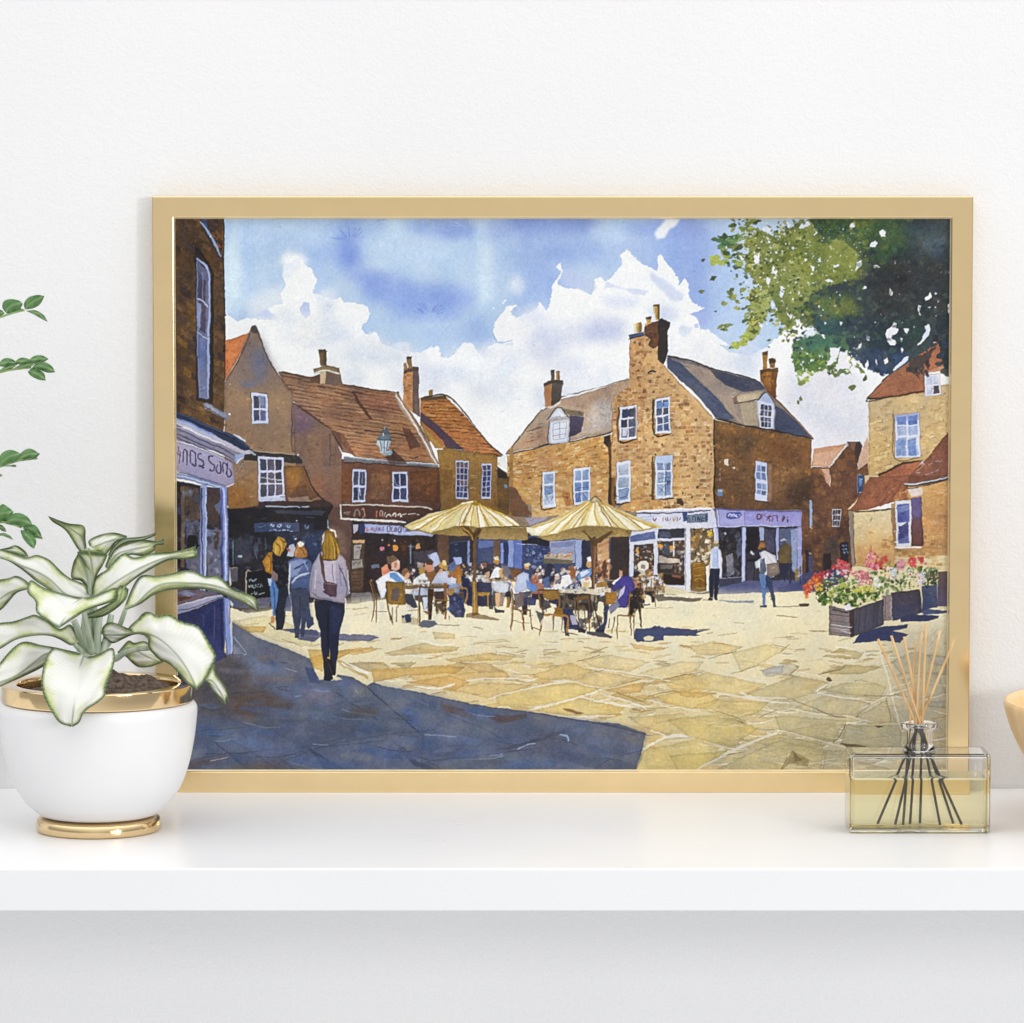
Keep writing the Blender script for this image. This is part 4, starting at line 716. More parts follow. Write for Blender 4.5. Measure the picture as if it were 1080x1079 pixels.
L('135,195 170,215 240,330','#1e1716',1.6); L('240,340 235,1060','#241c1a',2)
tile(180,340,5.994)
F('205,505 230,500 365,580 360,605 340,600 215,540','#8d92a8',1,.12,edge=.3); L('205,520 340,600','#4c4448',1.2); B(372,573,8,'#d8dce4')
speck('180,520 380,600 380,680 260,640',24,['#7a5a2c','#3c2c22','#8a6a34'],.8,2.4,.7)
tile(180,430,7.192)
F('30,10 300,130 460,190 540,230 630,330 560,340 300,200 30,90','#27324e',1,.12,edge=.2); L('40,20 250,120 460,205 600,300','#3a4c74',1.4); L('60,40 300,150 500,230','#1a2034',1.2)
F('470,190 520,200 570,240 570,255 520,225 478,200','#c8d0d8',.95); F('30,60 110,90 330,195 400,240 560,320 600,315 640,340 600,345 540,340 330,235 30,110','#a8aed0',1,.08,c2='#b8b4c8'); L('45,70 200,140 330,200','#7a94cc',1.6); L('60,115 300,225 500,325','#d8d4dc',1.4,.8)
F('35,120 330,245 520,335 500,410 480,400 330,320 35,235','#82809a',1,.1,c2='#8a869c'); L('40,150 300,260 490,350','#5a566c',1.4); L('40,190 300,295 480,385','#4e4a5c',1.2); L('45,135 300,240','#b4b0c4',1.1); L('40,215 250,300 470,400','#39344a',1)
F('490,345 560,335 550,370 510,410 490,415','#9aa8d0',1,.1); L('500,415 520,385 550,370','#d0d8e8',1.2); L('550,400 500,480','#3c4048',1.6); L('545,412 490,500','#98a0b4',.9); L('590,325 630,345 650,345','#90a4bc',1.6)
F('38,240 200,290 470,405 485,560 420,585 200,520 38,460','#a9a3c0',1,.08,c2='#9a94b4',edge=.2)
for s in ['62,280 58,330','40,330 75,355','72,320 66,415','95,400 100,310 120,320 128,345 122,425','150,410 148,330 165,320 185,345 182,430 158,410','190,330 185,430','235,345 210,350 210,375 238,395 245,425 225,435 208,425','235,435 238,450 250,440','320,358 295,360 285,385 305,410 328,430 325,465 305,470 292,450','355,420 345,455 360,490 380,480 378,410 360,400','398,490 398,415 415,410 428,440 425,500','430,405 428,500','440,450 460,470 462,500 440,515 428,500']: L(s,'#3b325c',1.5,.95,jit=.15)
F('38,480 200,520 420,590 400,610 200,560 38,520','#7a88b4',1,.1); L('40,500 200,540 420,605','#b4bede',1.6); L('40,470 200,515 430,590','#5c5a74',1); F('420,585 485,562 480,575 420,600','#d0c8d0',1)
F('42,545 225,580 225,1500 45,1500','#2f2a34',1,.16); F('272,590 385,600 385,1500 270,1500','#3a333c',1,.16)
F('108,590 215,600 225,840 110,860','#54463e',1,.2); F('75,590 105,590 105,1200 80,1200','#6a5644',1,.2); F('45,560 75,570 75,1200 45,1200','#1f1c24',1); F('120,880 200,840 225,860 225,1300 120,1200','#5c6078',.9,.2); F('130,960 200,960 215,1040 160,1080 120,1060','#1f2020',1,.1); F('280,600 385,610 380,780 330,900 280,860','#4c3e3e',1,.15); F('335,740 385,690 375,800 345,770','#6c7c98',.8,.2); F('275,910 385,920 380,1400 280,1400','#666a80',.9,.15); F('330,920 365,930 360,1060 335,1060','#4a3c36',1,.15)
speck('50,600 220,610 220,1340 50,1340',50,['#7a84a4','#2a2228','#1a181e','#8a7c74','#44506c'],1,4.5,.5); speck('280,900 380,910 380,1350 280,1350',30,['#8a94b8','#9aa6cc','#34303c','#443a44'],1,4,.6)
F('225,575 272,580 275,900 265,1400 225,1400','#8794c4',1,.1); L('232,600 245,1300','#3b3a5a',2.2); L('262,600 272,900 258,1380','#b4c0e4',1.4); F('225,565 280,580 270,600 225,590','#a3acd0',1)
F('375,600 425,590 432,760 438,1060 440,1300 400,1330 388,1000','#7d8ec8',1,.1); L('385,610 392,1000 400,1320','#4a58a0',1.6); L('400,600 415,900 418,1300','#c0cae8',1.6); L('428,600 436,1000 440,1300','#4c4c6c',1.2); L('432,735 440,745','#e0e4ec',2)
tile(180,560,7.192)
F('48,430 240,440 400,480 400,500 48,630','#6a5c68',1,.15); F('50,490 160,480 150,500 60,525','#5c3a28',1); F('50,460 120,440 200,470 130,490','#8088a8',.8,.2)
F('48,560 240,500 390,480 400,495 290,540 48,630','#9a9cb8',1,.1); L('48,560 250,505 390,480','#c4c4d4',1.2); L('48,600 250,545 395,492','#54506c',1); L('50,632 250,570 400,498','#2c2840',1.4)
F('48,635 250,570 400,500 410,900 425,955 360,985 40,1120','#2c3262',1,.14,c2='#333a68'); F('48,640 240,580 230,720 48,690','#323454',.6,.2,soft=3); L('335,560 328,810','#8a7c70',.9,.7); L('245,630 250,720','#6a6470',.7,.7); L('300,600 305,760','#232850',1); L('380,520 390,900','#1f2448',2)
F('400,495 440,510 470,850 465,930 430,935 412,800','#8492c8',1,.1); L('445,520 460,800 465,920','#b8c0dc',1.4); L('455,540 452,700','#5a5044',1.2); L('405,500 415,800 432,930','#4c5a94',1.2); L('440,930 550,935','#3a4060',1.2); F('455,520 480,550 470,570 455,550','#c8ccd8',1); F('480,850 560,930 480,935 470,880','#7c849c',.6,.2)
# ---------------------------------------------------------------- cafe: shadows on the ground, people, tables, parasols
tile(370,510,6.744)
F('480,1000 520,965 600,970 620,995 560,1018 500,1012','#585c70',.95,.1); L('600,1000 770,1003','#7c7464',1.2,.9); F('0,1065 120,1070 200,1078 0,1085','#4a5068',.8); F('820,920 900,915 1060,962 1040,972 900,955 815,945','#7a6648',.8,.1); F('360,930 500,960 480,1000 360,985','#9a8862',.5,.1)
L('10,885 120,875','#b49a64',1,.8); L('20,930 110,915','#b49a64',.9,.6)
# background sitters and table clutter
F('420,580 600,560 980,560 1080,560 1080,860 860,870 690,780 400,700','#3a3238',.9,.2)
speck('420,570 1070,560 1070,720 430,700',120,['#e0dcd8','#c9cad8','#8a5a40','#2a2830','#b09888','#56608a','#d0a878','#3c3a48'],.8,3,.85)
F('560,500 610,480 640,560 640,620 590,610','#b4bde0',.95,.08); F('470,545 520,560 510,600 475,590','#a8968c',.9)

def sitter(x,y,h,shirt,hair,skin='#c89878',ch=True):
    """a small seated figure, feet near y, about h tall (photo pixels)"""
    w=h*.30
    if ch:
        for dx in (-.55,.5): L([(x+dx*w,y-h*.5),(x+dx*w*1.15,y)],pick(['#5c4024','#7a5830','#3c2c20']),.9,.95)
        L([(x-w*.6,y-h*.36),(x+w*.6,y-h*.36)],'#8a6634',1,.9); L([(x-w*.6,y-h*.62),(x-w*.55,y-h*.3)],'#6a4a28',1.1,.9)
    F([(x-w*.5,y-h*.42),(x+w*.55,y-h*.42),(x+w*.7,y-h*.2),(x+w*.6,y),(x+w*.3,y),(x+w*.2,y-h*.2),(x-w*.4,y-h*.25)],pick(['#2c3048','#3a3c50','#4a4644','#2a2630']),1,.15)
    F([(x-w*.62,y-h*.36),(x-w*.6,y-h*.66),(x-w*.2,y-h*.78),(x+w*.3,y-h*.77),(x+w*.62,y-h*.62),(x+w*.55,y-h*.36)],shirt,1,.12,edge=.3)
    L([(x+w*.5,y-h*.62),(x+w*.9,y-h*.45),(x+w*1.1,y-h*.46)],skin,1.1,.9); L([(x-w*.2,y-h*.7),(x-w*.25,y-h*.4)],np.asarray(hexc(shirt))*.7,.8,.7)
    B(x+w*.05,y-h*.88,w*.34,skin,w*.4,ang=0,irr=.12); F([(x-w*.36,y-h*.84),(x-w*.34,y-h*1.0),(x+w*.1,y-h*1.05),(x+w*.4,y-h*.97),(x+w*.1,y-h*.93),(x-w*.12,y-h*.82)],hair,1,.12)
tile(0,0,1)
for x,y,h,sc,hc in [(462,637,40,'#d8dae4','#5a4030'),(478,640,42,'#8a9cc0','#8a6a3c'),(512,641,42,'#c8ccd8','#3a2c28'),(532,636,38,'#6a7aa8','#b8945c'),(548,648,44,'#dfe0e6','#6a4a30'),(566,640,40,'#a0705a','#3a2a26'),(584,645,42,'#e4e2e0','#a87c44'),(604,640,40,'#4c5a86','#5c4030'),(616,650,42,'#d8c8b0','#7a5a34'),(634,642,40,'#e0e0e8','#4a3428'),(672,640,38,'#b07a60','#3a2c28'),(684,634,34,'#e0dcd8','#8a6a48'),(443,642,42,'#b8c4dc','#3c302c'),(428,640,40,'#dcd4cc','#7a5838')]: sitter(x,y,h,sc,hc)
L([(440,613),(560,612)],'#c8b48c',1.2,.9); L([(600,612),(690,610)],'#b89c6c',1.2,.9)
tile(370,510,6.744)
# man, left table
F('215,590 260,565 275,620 225,650','#c48064',1,.15); F('255,515 300,500 335,525 330,550 290,570 262,560','#5c4838',1,.2); F('290,560 330,535 350,560 345,600 310,615 288,600','#d0a08c',1,.12); F('310,560 335,555 325,590 312,590','#9a6a58',.8); F('330,525 350,545 345,570 335,550','#e0c8b8',.9)
F('180,680 240,640 285,615 340,620 390,670 390,710 260,700 240,800 215,810 200,760','#dfe2ea',1,.06,edge=.2); F('275,630 320,625 375,680 390,705 330,690 280,665','#5f86b8',1,.15); F('220,620 275,600 285,615 240,645','#c9705c',.9); F('200,840 240,835 235,900 205,895','#dcd6c4',1,.1)
# chair 1
L('135,680 160,780 165,860 150,975','#7a5a30',1.3); L('152,690 178,790 180,860 185,985','#5c4428',1.1); B(145,680,8,'#8a6a3c'); F('250,690 375,690 390,860 380,860 260,840','#7a5c22',1,.2,c2='#8a6a28',edge=.4); F('290,740 340,735 355,780 335,830 290,820','#5c4c44',1,.2); L('250,690 262,850 300,1000','#5a3c1c',1.4); L('380,690 390,860','#5a3c1c',1.3); L('255,845 390,858','#b08a3c',1.6); L('270,860 280,970','#7a5a30',1.5); L('330,865 320,980','#6a4a28',1.5); L('300,870 290,985','#5c4428',1.2); L('165,900 260,905','#7a5a38',1.2)
F('390,770 440,780 480,870 430,890 390,840','#3c3c48',1,.15); F('390,845 470,890 460,905 395,880','#dcd4c4',.9); F('380,930 430,920 425,980 390,985','#2f3c5c',1,.15); B(372,940,10,'#2a3048')
# table 1
F('380,700 700,705 700,735 385,740','#6b543a',.95,.2); L('385,712 690,712','#c9b896',1.1); speck('390,690 560,690 560,740 400,740',20,['#e8e4dc','#b8b0a8','#8a7a68'],.6,1.8,.9); L('490,735 492,990','#5c3f22',2.6); L('492,735 478,985','#8a6234',1,.8); F('515,800 570,805 560,910 540,905 520,880','#c4cede',1,.08); F('545,740 590,740 575,960 550,965','#4c3422',1,.2); L('400,900 480,890','#7a5a38',1.2); F('510,900 560,905 555,930 530,920','#8a5c40',.9)
# woman with beard/scarf centre, light top
F('445,680 490,640 560,620 560,700 450,710','#e0e0dc',1,.06); speck('470,630 560,640 550,705 480,705',10,['#c09a50','#8a6a4c','#c8dce4'],1,2.6,.8); F('478,600 520,585 530,620 490,635','#b08a44',1,.15); F('525,560 560,540 590,560 585,610 555,640 530,600','#c98a6c',1,.15); F('530,545 570,530 590,550 580,570 540,568','#4a382c',1,.15); F('525,625 595,610 600,650 570,700 540,660','#8a5f38',1,.2)
# white-shirt sitter, back view
F('585,690 620,630 670,615 715,650 730,715 590,700','#c6cade',1,.07,c2='#b8bcd4',edge=.15); B(660,580,28,'#b8904c',32); B(668,560,22,'#ddc894',14); L('645,600 675,605','#8a6430',1.4)
# orange hat / person right
F('740,590 770,560 790,620 795,680 760,712 720,650','#a0682c',1,.2,edge=.3); F('760,640 790,650 785,700 755,710','#c08a3c',.8,.2); F('700,560 740,545 760,580 720,620 695,600','#54648c',.95,.2); F('730,515 785,515 785,560 750,570','#a0acd4',.95); B(700,650,14,'#8a5a48'); F('715,655 750,670 745,705 715,700','#d4d4de',.9)
# chairs and bag 2
F('590,760 680,750 690,830 600,840','#4a3a34',1,.2); F('660,700 685,700 680,960 668,960','#96622c',1,.2); F('690,740 740,735 740,790 700,785','#b08444',1,.2); L('580,705 600,830 610,920','#6a4a28',1.2); L('590,820 750,830','#a07a3c',1.4); F('600,850 680,830 670,910 610,900','#56432f',.9,.3); speck('585,830 690,830 690,920 600,920',20,['#2a2422','#8a6a40','#c8b08a'],.6,1.8,.8)
F('700,800 740,770 800,810 815,900 800,950 740,945 700,900','#343a5c',1,.2); speck('705,790 805,820 805,940 720,930',30,['#4c5478','#20243c','#7a80a0'],.6,2,.7); B(700,880,12,'#3c6aa0'); F('780,650 830,650 870,760 880,870 830,860 800,760','#262c4c',1,.12); L('740,735 825,740 830,790 815,850','#a07834',1.6); L('750,765 800,770','#8a6430',1.2); L('700,930 698,965','#3c2c24',1)
# middle table by the pole
F('830,640 960,640 960,690 850,690','#cfcdc8',.95,.1); speck('800,590 960,600 960,680 830,680',30,['#ecebe6','#b8b0a8','#6a5a50','#3c3a40'],.8,2.6,.85); L('950,662 1080,665','#b08a50',2.4); L('840,690 960,690','#3c3430',1.4)
F('900,690 1000,690 1000,860 890,860','#2c2c44',.9,.2); F('905,768 985,762 985,785 905,790','#a07a34',1,.2); L('975,770 975,865','#b08a40',1.8); L('925,550 970,545 975,600','#3c3430',1.6); L('930,560 935,600','#e8e6e0',1.2)
# seated woman in white by the pole
tile(500,510,5.4)
F('92,530 108,480 130,465 160,480 165,530','#dfe3ea',1,.06); B(130,437,17,'#a87c40',18); F('112,415 135,405 145,430 120,430','#d8cfa8',.9); F('140,490 170,470 180,520 150,535','#b08850',.9,.2); F('105,550 180,550 200,575 190,610 150,615 108,600','#cfd0d8',1,.1,edge=.2); F('115,615 150,612 140,700 120,690','#c9a27c',1,.15); F('108,690 130,710 175,718 170,732 120,728','#3a3c48',1,.1); F('150,620 180,610 160,690 140,690','#8a7a74',.9,.2); B(185,490,26,'#6c6870',30); F('205,480 270,475 270,540 215,535','#6a4a2c',1,.2); speck('100,520 270,530 260,560 110,560',22,['#ecebe6','#8a6a3c','#3c3438'],.8,2.2,.9); L('70,545 250,543','#b08a50',2)
F('185,640 205,640 205,700 185,700','#8a6428',1,.2); F('250,640 360,640 350,690 250,690','#2c3256',.9,.15)
# man in pale-blue shirt
F('230,600 240,520 280,495 310,510 320,560 290,600 240,615','#c0cae2',1,.07,c2='#a9b4d4',edge=.2); B(298,465,18,'#c08a64',20); F('282,450 310,444 320,460 290,466','#d8cc9c',.95); F('300,545 345,550 360,600 330,615 300,590','#5b7fbc',1,.12); F('255,610 330,605 280,690 255,690','#34384c',.9,.2); B(345,540,18,'#a05a40',26)
# dark woman, mid
F('385,560 400,490 420,450 450,455 470,500 450,570 410,580','#2e2e40',1,.15); F('390,540 430,520 440,590 395,590','#56648c',1,.2); speck('330,470 400,460 390,560 340,560',24,['#e4e0dc','#c8b09a','#8a5a48','#4a3c40','#b8bcd0'],1,2.8,.9); speck('440,480 600,470 600,600 450,590',70,['#f0ece4','#e0d4c4','#b98a68','#d8d4dc','#caa88c','#6a6a80'],1,3.2,.85); F('535,470 560,455 580,490 575,540 545,520','#9a6438',1,.2); B(535,495,14,'#d8b09a'); F('500,520 540,510 560,560 520,590 495,570','#f0ece8',1,.06); F('450,570 520,560 520,600 460,600','#ece8e4',.95)
F('585,520 620,480 670,475 670,510 620,550 590,550','#6a92c4',1,.12); F('600,500 650,480 660,495 610,530','#d8dce8',.95); B(655,450,16,'#c09468',20); F('640,415 660,408 668,440 645,440','#e4e2e0',1); F('600,540 660,520 680,580 620,600','#f0e8d8',.95,.1); F('620,560 660,545 655,600 625,605','#d8c08c',.9,.2); B(560,590,12,'#2f2f30',16); B(640,535,12,'#d09a80')
speck('690,440 775,430 770,540 700,540',40,['#7a4a34','#c0906c','#4a2f28','#e0d4c8','#9a6a48'],1,3.4,.85); F('735,440 755,425 760,480 745,530 730,500','#5c3628',1,.2); F('695,555 760,550 760,585 695,585','#9a7434',1,.2)
# purple jacket man
B(850,490,20,'#4c2f24',24); F('825,480 845,490 848,520 830,525','#c89878',1,.15); F('785,560 840,520 830,560 800,570','#e4e4ec',1,.06); F('785,585 850,515 890,520 915,570 910,620 870,700 815,705 815,640 835,600 830,570 795,610','#4b3f92',1,.12,c2='#433a80',edge=.3); F('830,600 860,570 850,620 820,660','#c8c4dc',.9); L('860,570 880,610 870,690','#332c66',1.2); F('815,655 830,690 780,740 760,700','#7a7a92',1,.2); F('740,690 770,690 760,740 745,830 710,840 690,830 735,790','#2e3656',1,.15); F('690,830 745,825 745,845 700,845','#22263c',1)
# big round table front
F('460,600 780,590 780,615 640,625 470,615','#d8cdb4',.95,.1); L('360,605 480,600','#5c4428',2); speck('470,590 770,585 760,612 480,612',26,['#f4f0e8','#b8a890','#6a7a94','#c09a60'],.8,2,.9); L('480,620 700,628','#4c3820',2)
F('480,625 720,625 700,720 500,720','#2c2624',.75,.25); speck('480,640 730,640 720,820 500,800',60,['#1f1c20','#4a3424','#7a5a34','#3c4058','#d0c4ac'],1,4,.7)
F('500,705 560,710 600,800 590,830 540,825 505,770','#343a5e',1,.2); F('545,745 580,750 590,800 560,800','#b8b4c4',.9); F('500,700 520,860 545,865','#2a2c3c',.9); F('585,800 640,830 630,845 590,842','#26283a',1)
for s,c,w in [('590,630 600,820','#6a4824',2),('655,630 658,840','#6a4824',2.2),('690,625 688,700 720,830','#3a2c22',1.6),('625,720 640,830','#5c4024',1.4),('570,640 580,740','#8a6430',1.4)]: L(s,c,w)
F('575,640 660,630 650,650 580,660','#7a5a30',.9,.2)
# chairs front
for s,c,w in [('215,590 225,680 222,740 205,835','#8a6a34',1.8),('222,690 250,715 275,740 280,835','#8a5c34',1.8),('225,710 270,720 320,720','#6a4428',1.6),('320,715 330,830','#6a4a2c',1.8),('275,790 330,790','#6a4a2c',1),('215,770 275,790','#7a5a34',1),('365,600 378,690 395,745 370,860','#7a5228',2),('480,600 484,690 452,745 450,830','#8a5c2c',1.8),('385,745 455,742 500,750','#a07a3c',2.2),('455,748 530,752 530,845','#a8762c',2.2),('500,755 500,830','#7a5228',1.6),('330,815 380,830','#4c3c30',1.6)]: L(s,c,w)
F('228,620 285,615 285,690 240,715','#6a5c58',.95,.2); F('385,605 482,598 484,650 440,660 395,645','#96702e',1,.2,edge=.3); L('370,600 484,600','#3c2c1c',1.6); F('385,650 430,660 440,700 390,720','#4a4044',.9,.2); F('455,700 500,705 505,740 460,740','#8a6424',1,.2)
F('380,750 450,800 440,830 385,800','#dcd2bc',.8); F('350,720 400,740 380,790','#3a3a44',.8,.2)
F('745,615 800,612 820,640 800,680 745,680','#a8762c',1,.2,edge=.3); L('745,620 750,690','#6a4a20',1.4)
F('880,620 930,580 960,620 950,690 890,760 878,720','#241f20',1,.15); speck('880,610 950,600 950,720 890,750',22,['#8a6a3c','#3a2e28','#c0a070','#16141a'],.8,2.6,.85)
for s,c,w in [('885,615 880,750','#8a6430',2),('815,745 818,880','#6a4828',2),('815,745 915,745','#8a6430',2.4),('890,755 895,860','#6a4828',1.8),('910,750 915,870','#3c2a1e',1.6),('945,690 950,810','#5c4028',2),('780,750 800,830','#e0dccc',1.2),('770,760 765,820','#3a3a44',1.8),('800,750 785,850','#3a3430',1.4),('660,630 690,825','#3c2c20',1.4)]: L(s,c,w)
F('640,835 740,845 790,870 780,880 720,870 640,850','#3a3a48',.9); L('500,835 590,860','#5a4a3c',1.4)
F('910,880 925,820 1000,825 1030,805 1060,812 1080,810 1080,890 960,895','#3f4668',1,.1); F('965,870 990,862 1022,868 1015,880 975,882','#d8cfae',1,.05)
tile(660,500,5.4)
F('55,880 100,875 165,868 190,855 205,870 240,868 300,872 410,880 405,890 480,880 400,905 420,915 310,915 220,918 205,945 60,948 55,930','#3f4668',1,.10,edge=.15); F('100,925 125,912 160,920 155,940 110,942','#d8cfae',1,.05); L('410,885 480,878','#6a6a70',1)
# right tables
for s,c,w in [('30,580 210,570','#4c3a28',1.6),('80,590 90,760','#3c2c22',1.6),('160,580 170,750','#8a6a3c',1.6),('120,590 110,700','#6a4a28',1.4),('200,560 215,670','#a07a3c',1.8),('185,570 180,680','#5c4428',1.4),('75,590 70,700 90,870','#3a2c24',1.8),('140,590 150,690','#3c2c22',1.2),('60,660 90,650 95,760','#4a3828',1.4)]: L(s,c,w)
speck('60,560 215,560 210,680 70,700',70,['#7a5a34','#b8924c','#3a2c24','#d8c8a8','#4c3a2c','#8a6a40'],.8,2.6,.8); F('95,730 145,730 150,750 100,750','#e8e0cc',.9); F('100,735 135,733 135,742 102,745','#4a4440',.9); F('160,680 280,670 300,695 440,700 420,718 180,715','#5a5048',.85,.2); L('100,760 270,755','#9a8050',1,.7); F('215,625 340,655 340,680 225,675','#e0d4ac',.9,.06); L('220,630 330,655','#c8b078',.9); F('215,676 480,690 480,700 215,690','#ece4c8',.9)
# lone man in white shirt, back view
F('485,425 510,410 540,425 550,480 545,585 530,580 490,590 472,545','#d8dcea',1,.06,edge=.25); F('495,420 525,420 530,530 490,525','#a9b9dc',1,.08); L('520,420 528,530','#7f93c0',1); B(510,390,14,'#7a7058',22); B(512,378,12,'#c8b898',10); L('478,500 472,560','#b89878',1.4)
F('480,530 535,530 530,600 520,710 505,705 505,610 500,700 480,700 472,580','#20243a',1,.12); L('503,560 500,690','#3a4060',.9); F('475,700 500,705 495,718 470,715','#2a2830',1); F('508,705 525,705 522,716 508,716','#2a2830',1); F('520,712 620,718 735,716 730,730 600,728','#7c8496',.85,.1); L('440,712 500,715','#6a6258',1,.8)
# man with satchel
F('735,495 770,470 765,440 790,430 850,455 865,510 840,580 790,590 765,560 760,525 740,530','#d3d6e2',1,.06,edge=.25); F('765,480 790,470 800,540 790,565 765,560','#565c70',1,.15); B(775,402,19,'#9a6a3c',24); F('758,390 770,372 795,375 800,400 780,385','#5a4634',1,.15); F('768,412 790,415 785,430 770,428','#4a3628',1); F('800,505 870,495 880,560 820,582 805,570','#8a7a70',1,.12,edge=.4); F('800,560 820,582 812,590 795,570','#c9b49c',1); L('790,440 840,500','#c9b8a8',1.8); L('762,440 775,500','#9aa0b8',1)
F('760,560 800,565 800,640 795,740 780,745 775,640','#5a78a8',1,.14); F('800,565 830,590 845,660 852,745 838,740 820,660 800,620','#33405e',1,.12); F('765,742 805,738 803,752 765,752','#2c3c54',1); F('835,738 855,738 862,750 845,756','#3a4c60',1); L('850,750 985,748','#6a6a60',1.4,.9); L('805,570 800,640','#2a3450',1); F('985,740 1020,730 1042,735 1035,748 990,750','#4c483c',.95)
# bystander with backpack
F('880,400 920,385 940,410 945,490 920,510 870,500 865,440','#6b5a38',1,.15,edge=.3); B(903,378,18,'#4c4c54',14); F('880,368 905,360 920,372 885,378','#b8b8c8',.9); F('870,500 950,500 945,610 930,620 925,540 905,605 898,545 885,580','#2a2c44',1,.15); L('935,500 930,620','#3a3c58',1.6); F('965,540 985,530 990,590 970,600','#8a7a3c',.9,.2); L('890,550 905,610','#23243a',1.6); L('995,520 995,625','#2f3052',1.6)
# ---------------------------------------------------------------- parasols
tile(370,510,6.744)
F('870,370 890,370 895,930 865,935','#6a4a2a',1,.2); F('868,680 898,680 905,920 862,925','#9a7434',1,.2); L('878,690 882,915','#c9a860',1.2); F('862,915 905,910 910,930 860,935','#6c5230',1)
F('380,290 600,340 860,370 1080,395 1190,398 1200,330 880,280','#8c7440',1,.15,c2='#7a6234'); 
F('410,318 530,312 800,290 1080,300 1260,320 1262,395 1080,392 920,375 860,365 700,360 580,350','#8a713f',1,.18,c2='#a08750')
F('780,290 830,290 870,340 900,300 935,310 895,390 860,400 850,370 800,330','#5c431f',1,.2); L('790,300 850,350 865,395','#b08c44',1.2); L('935,312 880,360 870,395','#3c2a14',1.2)
cano='378,290 420,270 560,205 700,170 785,132 880,112 905,125 960,150 1080,205 1275,335 1262,345 1150,312 1060,308 960,295 900,300 780,290 640,325 560,340 470,318 430,322'
F(cano,'#e6dbae',1,.08,c2='#dccb8c',edge=.2)
clip(cano)
for s in ['870,118 810,230 780,290 740,300 800,190','880,115 860,200 850,295 820,292 845,190','900,120 930,210 960,298 920,298 905,210','905,122 990,210 1070,305 1020,300 960,220','840,125 700,220 600,320 560,330 650,240','800,135 600,230 480,310 440,318 560,240','910,125 1050,210 1180,310 1130,310 1000,210','910,125 1120,230 1270,340 1230,330 1080,230']: F(s,pick(['#f5f0dc','#f2ead0','#f6f2e2']),.9,.06)
for s in ['880,118 800,190 770,290','870,118 815,235 800,290','885,118 862,200 850,295','895,118 900,200 915,298','900,120 940,210 985,300','905,122 1000,215 1090,308','860,122 690,225 590,330','830,130 640,220 480,318','790,135 560,235 400,290','908,124 1060,215 1200,318','910,124 1130,235 1270,335','910,124 1020,180 1100,225']: L(s,pick(['#b08a28','#c49c34','#9a7420']),rng.uniform(1,2.2),.85)
for k in range(20):
    x=rng.uniform(450,1200); L([(870+(x-870)*.4,120+80*.6),(x,300)],'#a8852c',.8,.4)
clip()
F('860,118 880,105 905,120 915,145 880,150 850,140','#9a7c1c',1,.15); B(885,115,10,'#c0a440'); L('785,132 830,125 870,118','#ece4cc',1.6); L('380,292 430,320 560,340 640,325 780,292 900,302','#7a6428',1,.8)
tile(500,510,5.4)
L('0,100 20,90 200,170 310,235','#8a6c24',1,.7); F('60,245 180,240 310,245 300,305 100,310 25,310','#8a7242',1,.16,c2='#a38a58'); L('80,245 200,238 312,238','#6a5428',1.2)
# second
F('668,330 700,330 690,480 685,590 670,590','#7a5434',1,.2); L('676,340 674,590','#4c3220',1.6); L('692,350 684,580','#a07c50',1)
F('360,295 600,240 780,240 900,255 890,290 800,295 720,305 640,318 560,305 430,318','#8a7244',1,.18,c2='#a48c58'); F('610,260 680,320 720,330 800,262 740,285 700,310 690,290 660,310','#5c4426',1,.2); L('620,262 675,320 680,345','#4a341c',1.8); L('785,262 710,320 690,345','#5c4426',1.8); L('550,275 650,312','#b89c64',1); L('850,270 740,310','#b89c64',1); F('655,310 710,310 700,345 668,345','#5c4426',1,.2)
cano='318,248 340,235 460,190 560,135 640,92 690,75 725,95 790,125 880,165 1000,212 1040,240 930,262 820,245 700,235 600,240 520,262 430,285 370,292'
F(cano,'#e7dcb0',1,.08,c2='#dccb8c',edge=.2)
clip(cano)
for s in ['690,80 640,170 590,240 540,255 620,160','690,80 690,170 700,236 640,238 660,160','705,82 750,170 800,244 750,240 710,160','670,85 560,180 470,270 420,282 520,190','715,90 830,180 930,258 870,250 780,170','640,95 480,190 370,285 330,260 470,195','725,98 880,180 1010,245 960,250 840,180']: F(s,pick(['#f5f0dc','#f2ead0','#f6f2e2']),.9,.06)
for s in ['685,82 640,160 600,238','690,80 690,170 720,236','700,82 740,170 790,244','712,90 800,180 880,252','680,85 570,180 500,262','665,88 520,190 420,282','640,95 470,195 340,245','720,95 860,180 960,256','728,100 900,190 1035,242','675,85 600,200 560,250','705,85 770,190 830,246']: L(s,pick(['#b08a28','#c49c34','#9a7420']),rng.uniform(1,2.2),.85)
clip()
F('655,90 670,72 690,62 712,80 735,98 700,100 665,105','#c8b48c',1,.12,edge=.4); L('660,95 690,66 730,95','#6a5434',1); L('318,250 370,292 430,286 600,241 700,236 820,246 930,262 1040,242','#8a7028',1,.8); F('1000,212 1080,240 1060,246 1040,242','#d8c884',1)
F('300,240 345,252 370,290 330,292 305,270','#e8e0c4',1,.06); L('305,270 365,300','#a08850',1,.8)
# ---------------------------------------------------------------- the three walkers
tile(250,550,5.993)
F('270,680 360,668 480,675 520,690 640,700 730,715 830,708 899,730 830,755 640,745 530,720 480,755 400,745 360,700','#77768a',1,.1,c2='#6e7086',edge=.2); F('300,680 350,672 500,678 520,715 440,710 350,695','#4c4e6a',.8,.15); F('375,740 440,715 520,725 490,755 400,745','#565a74',.9,.1)
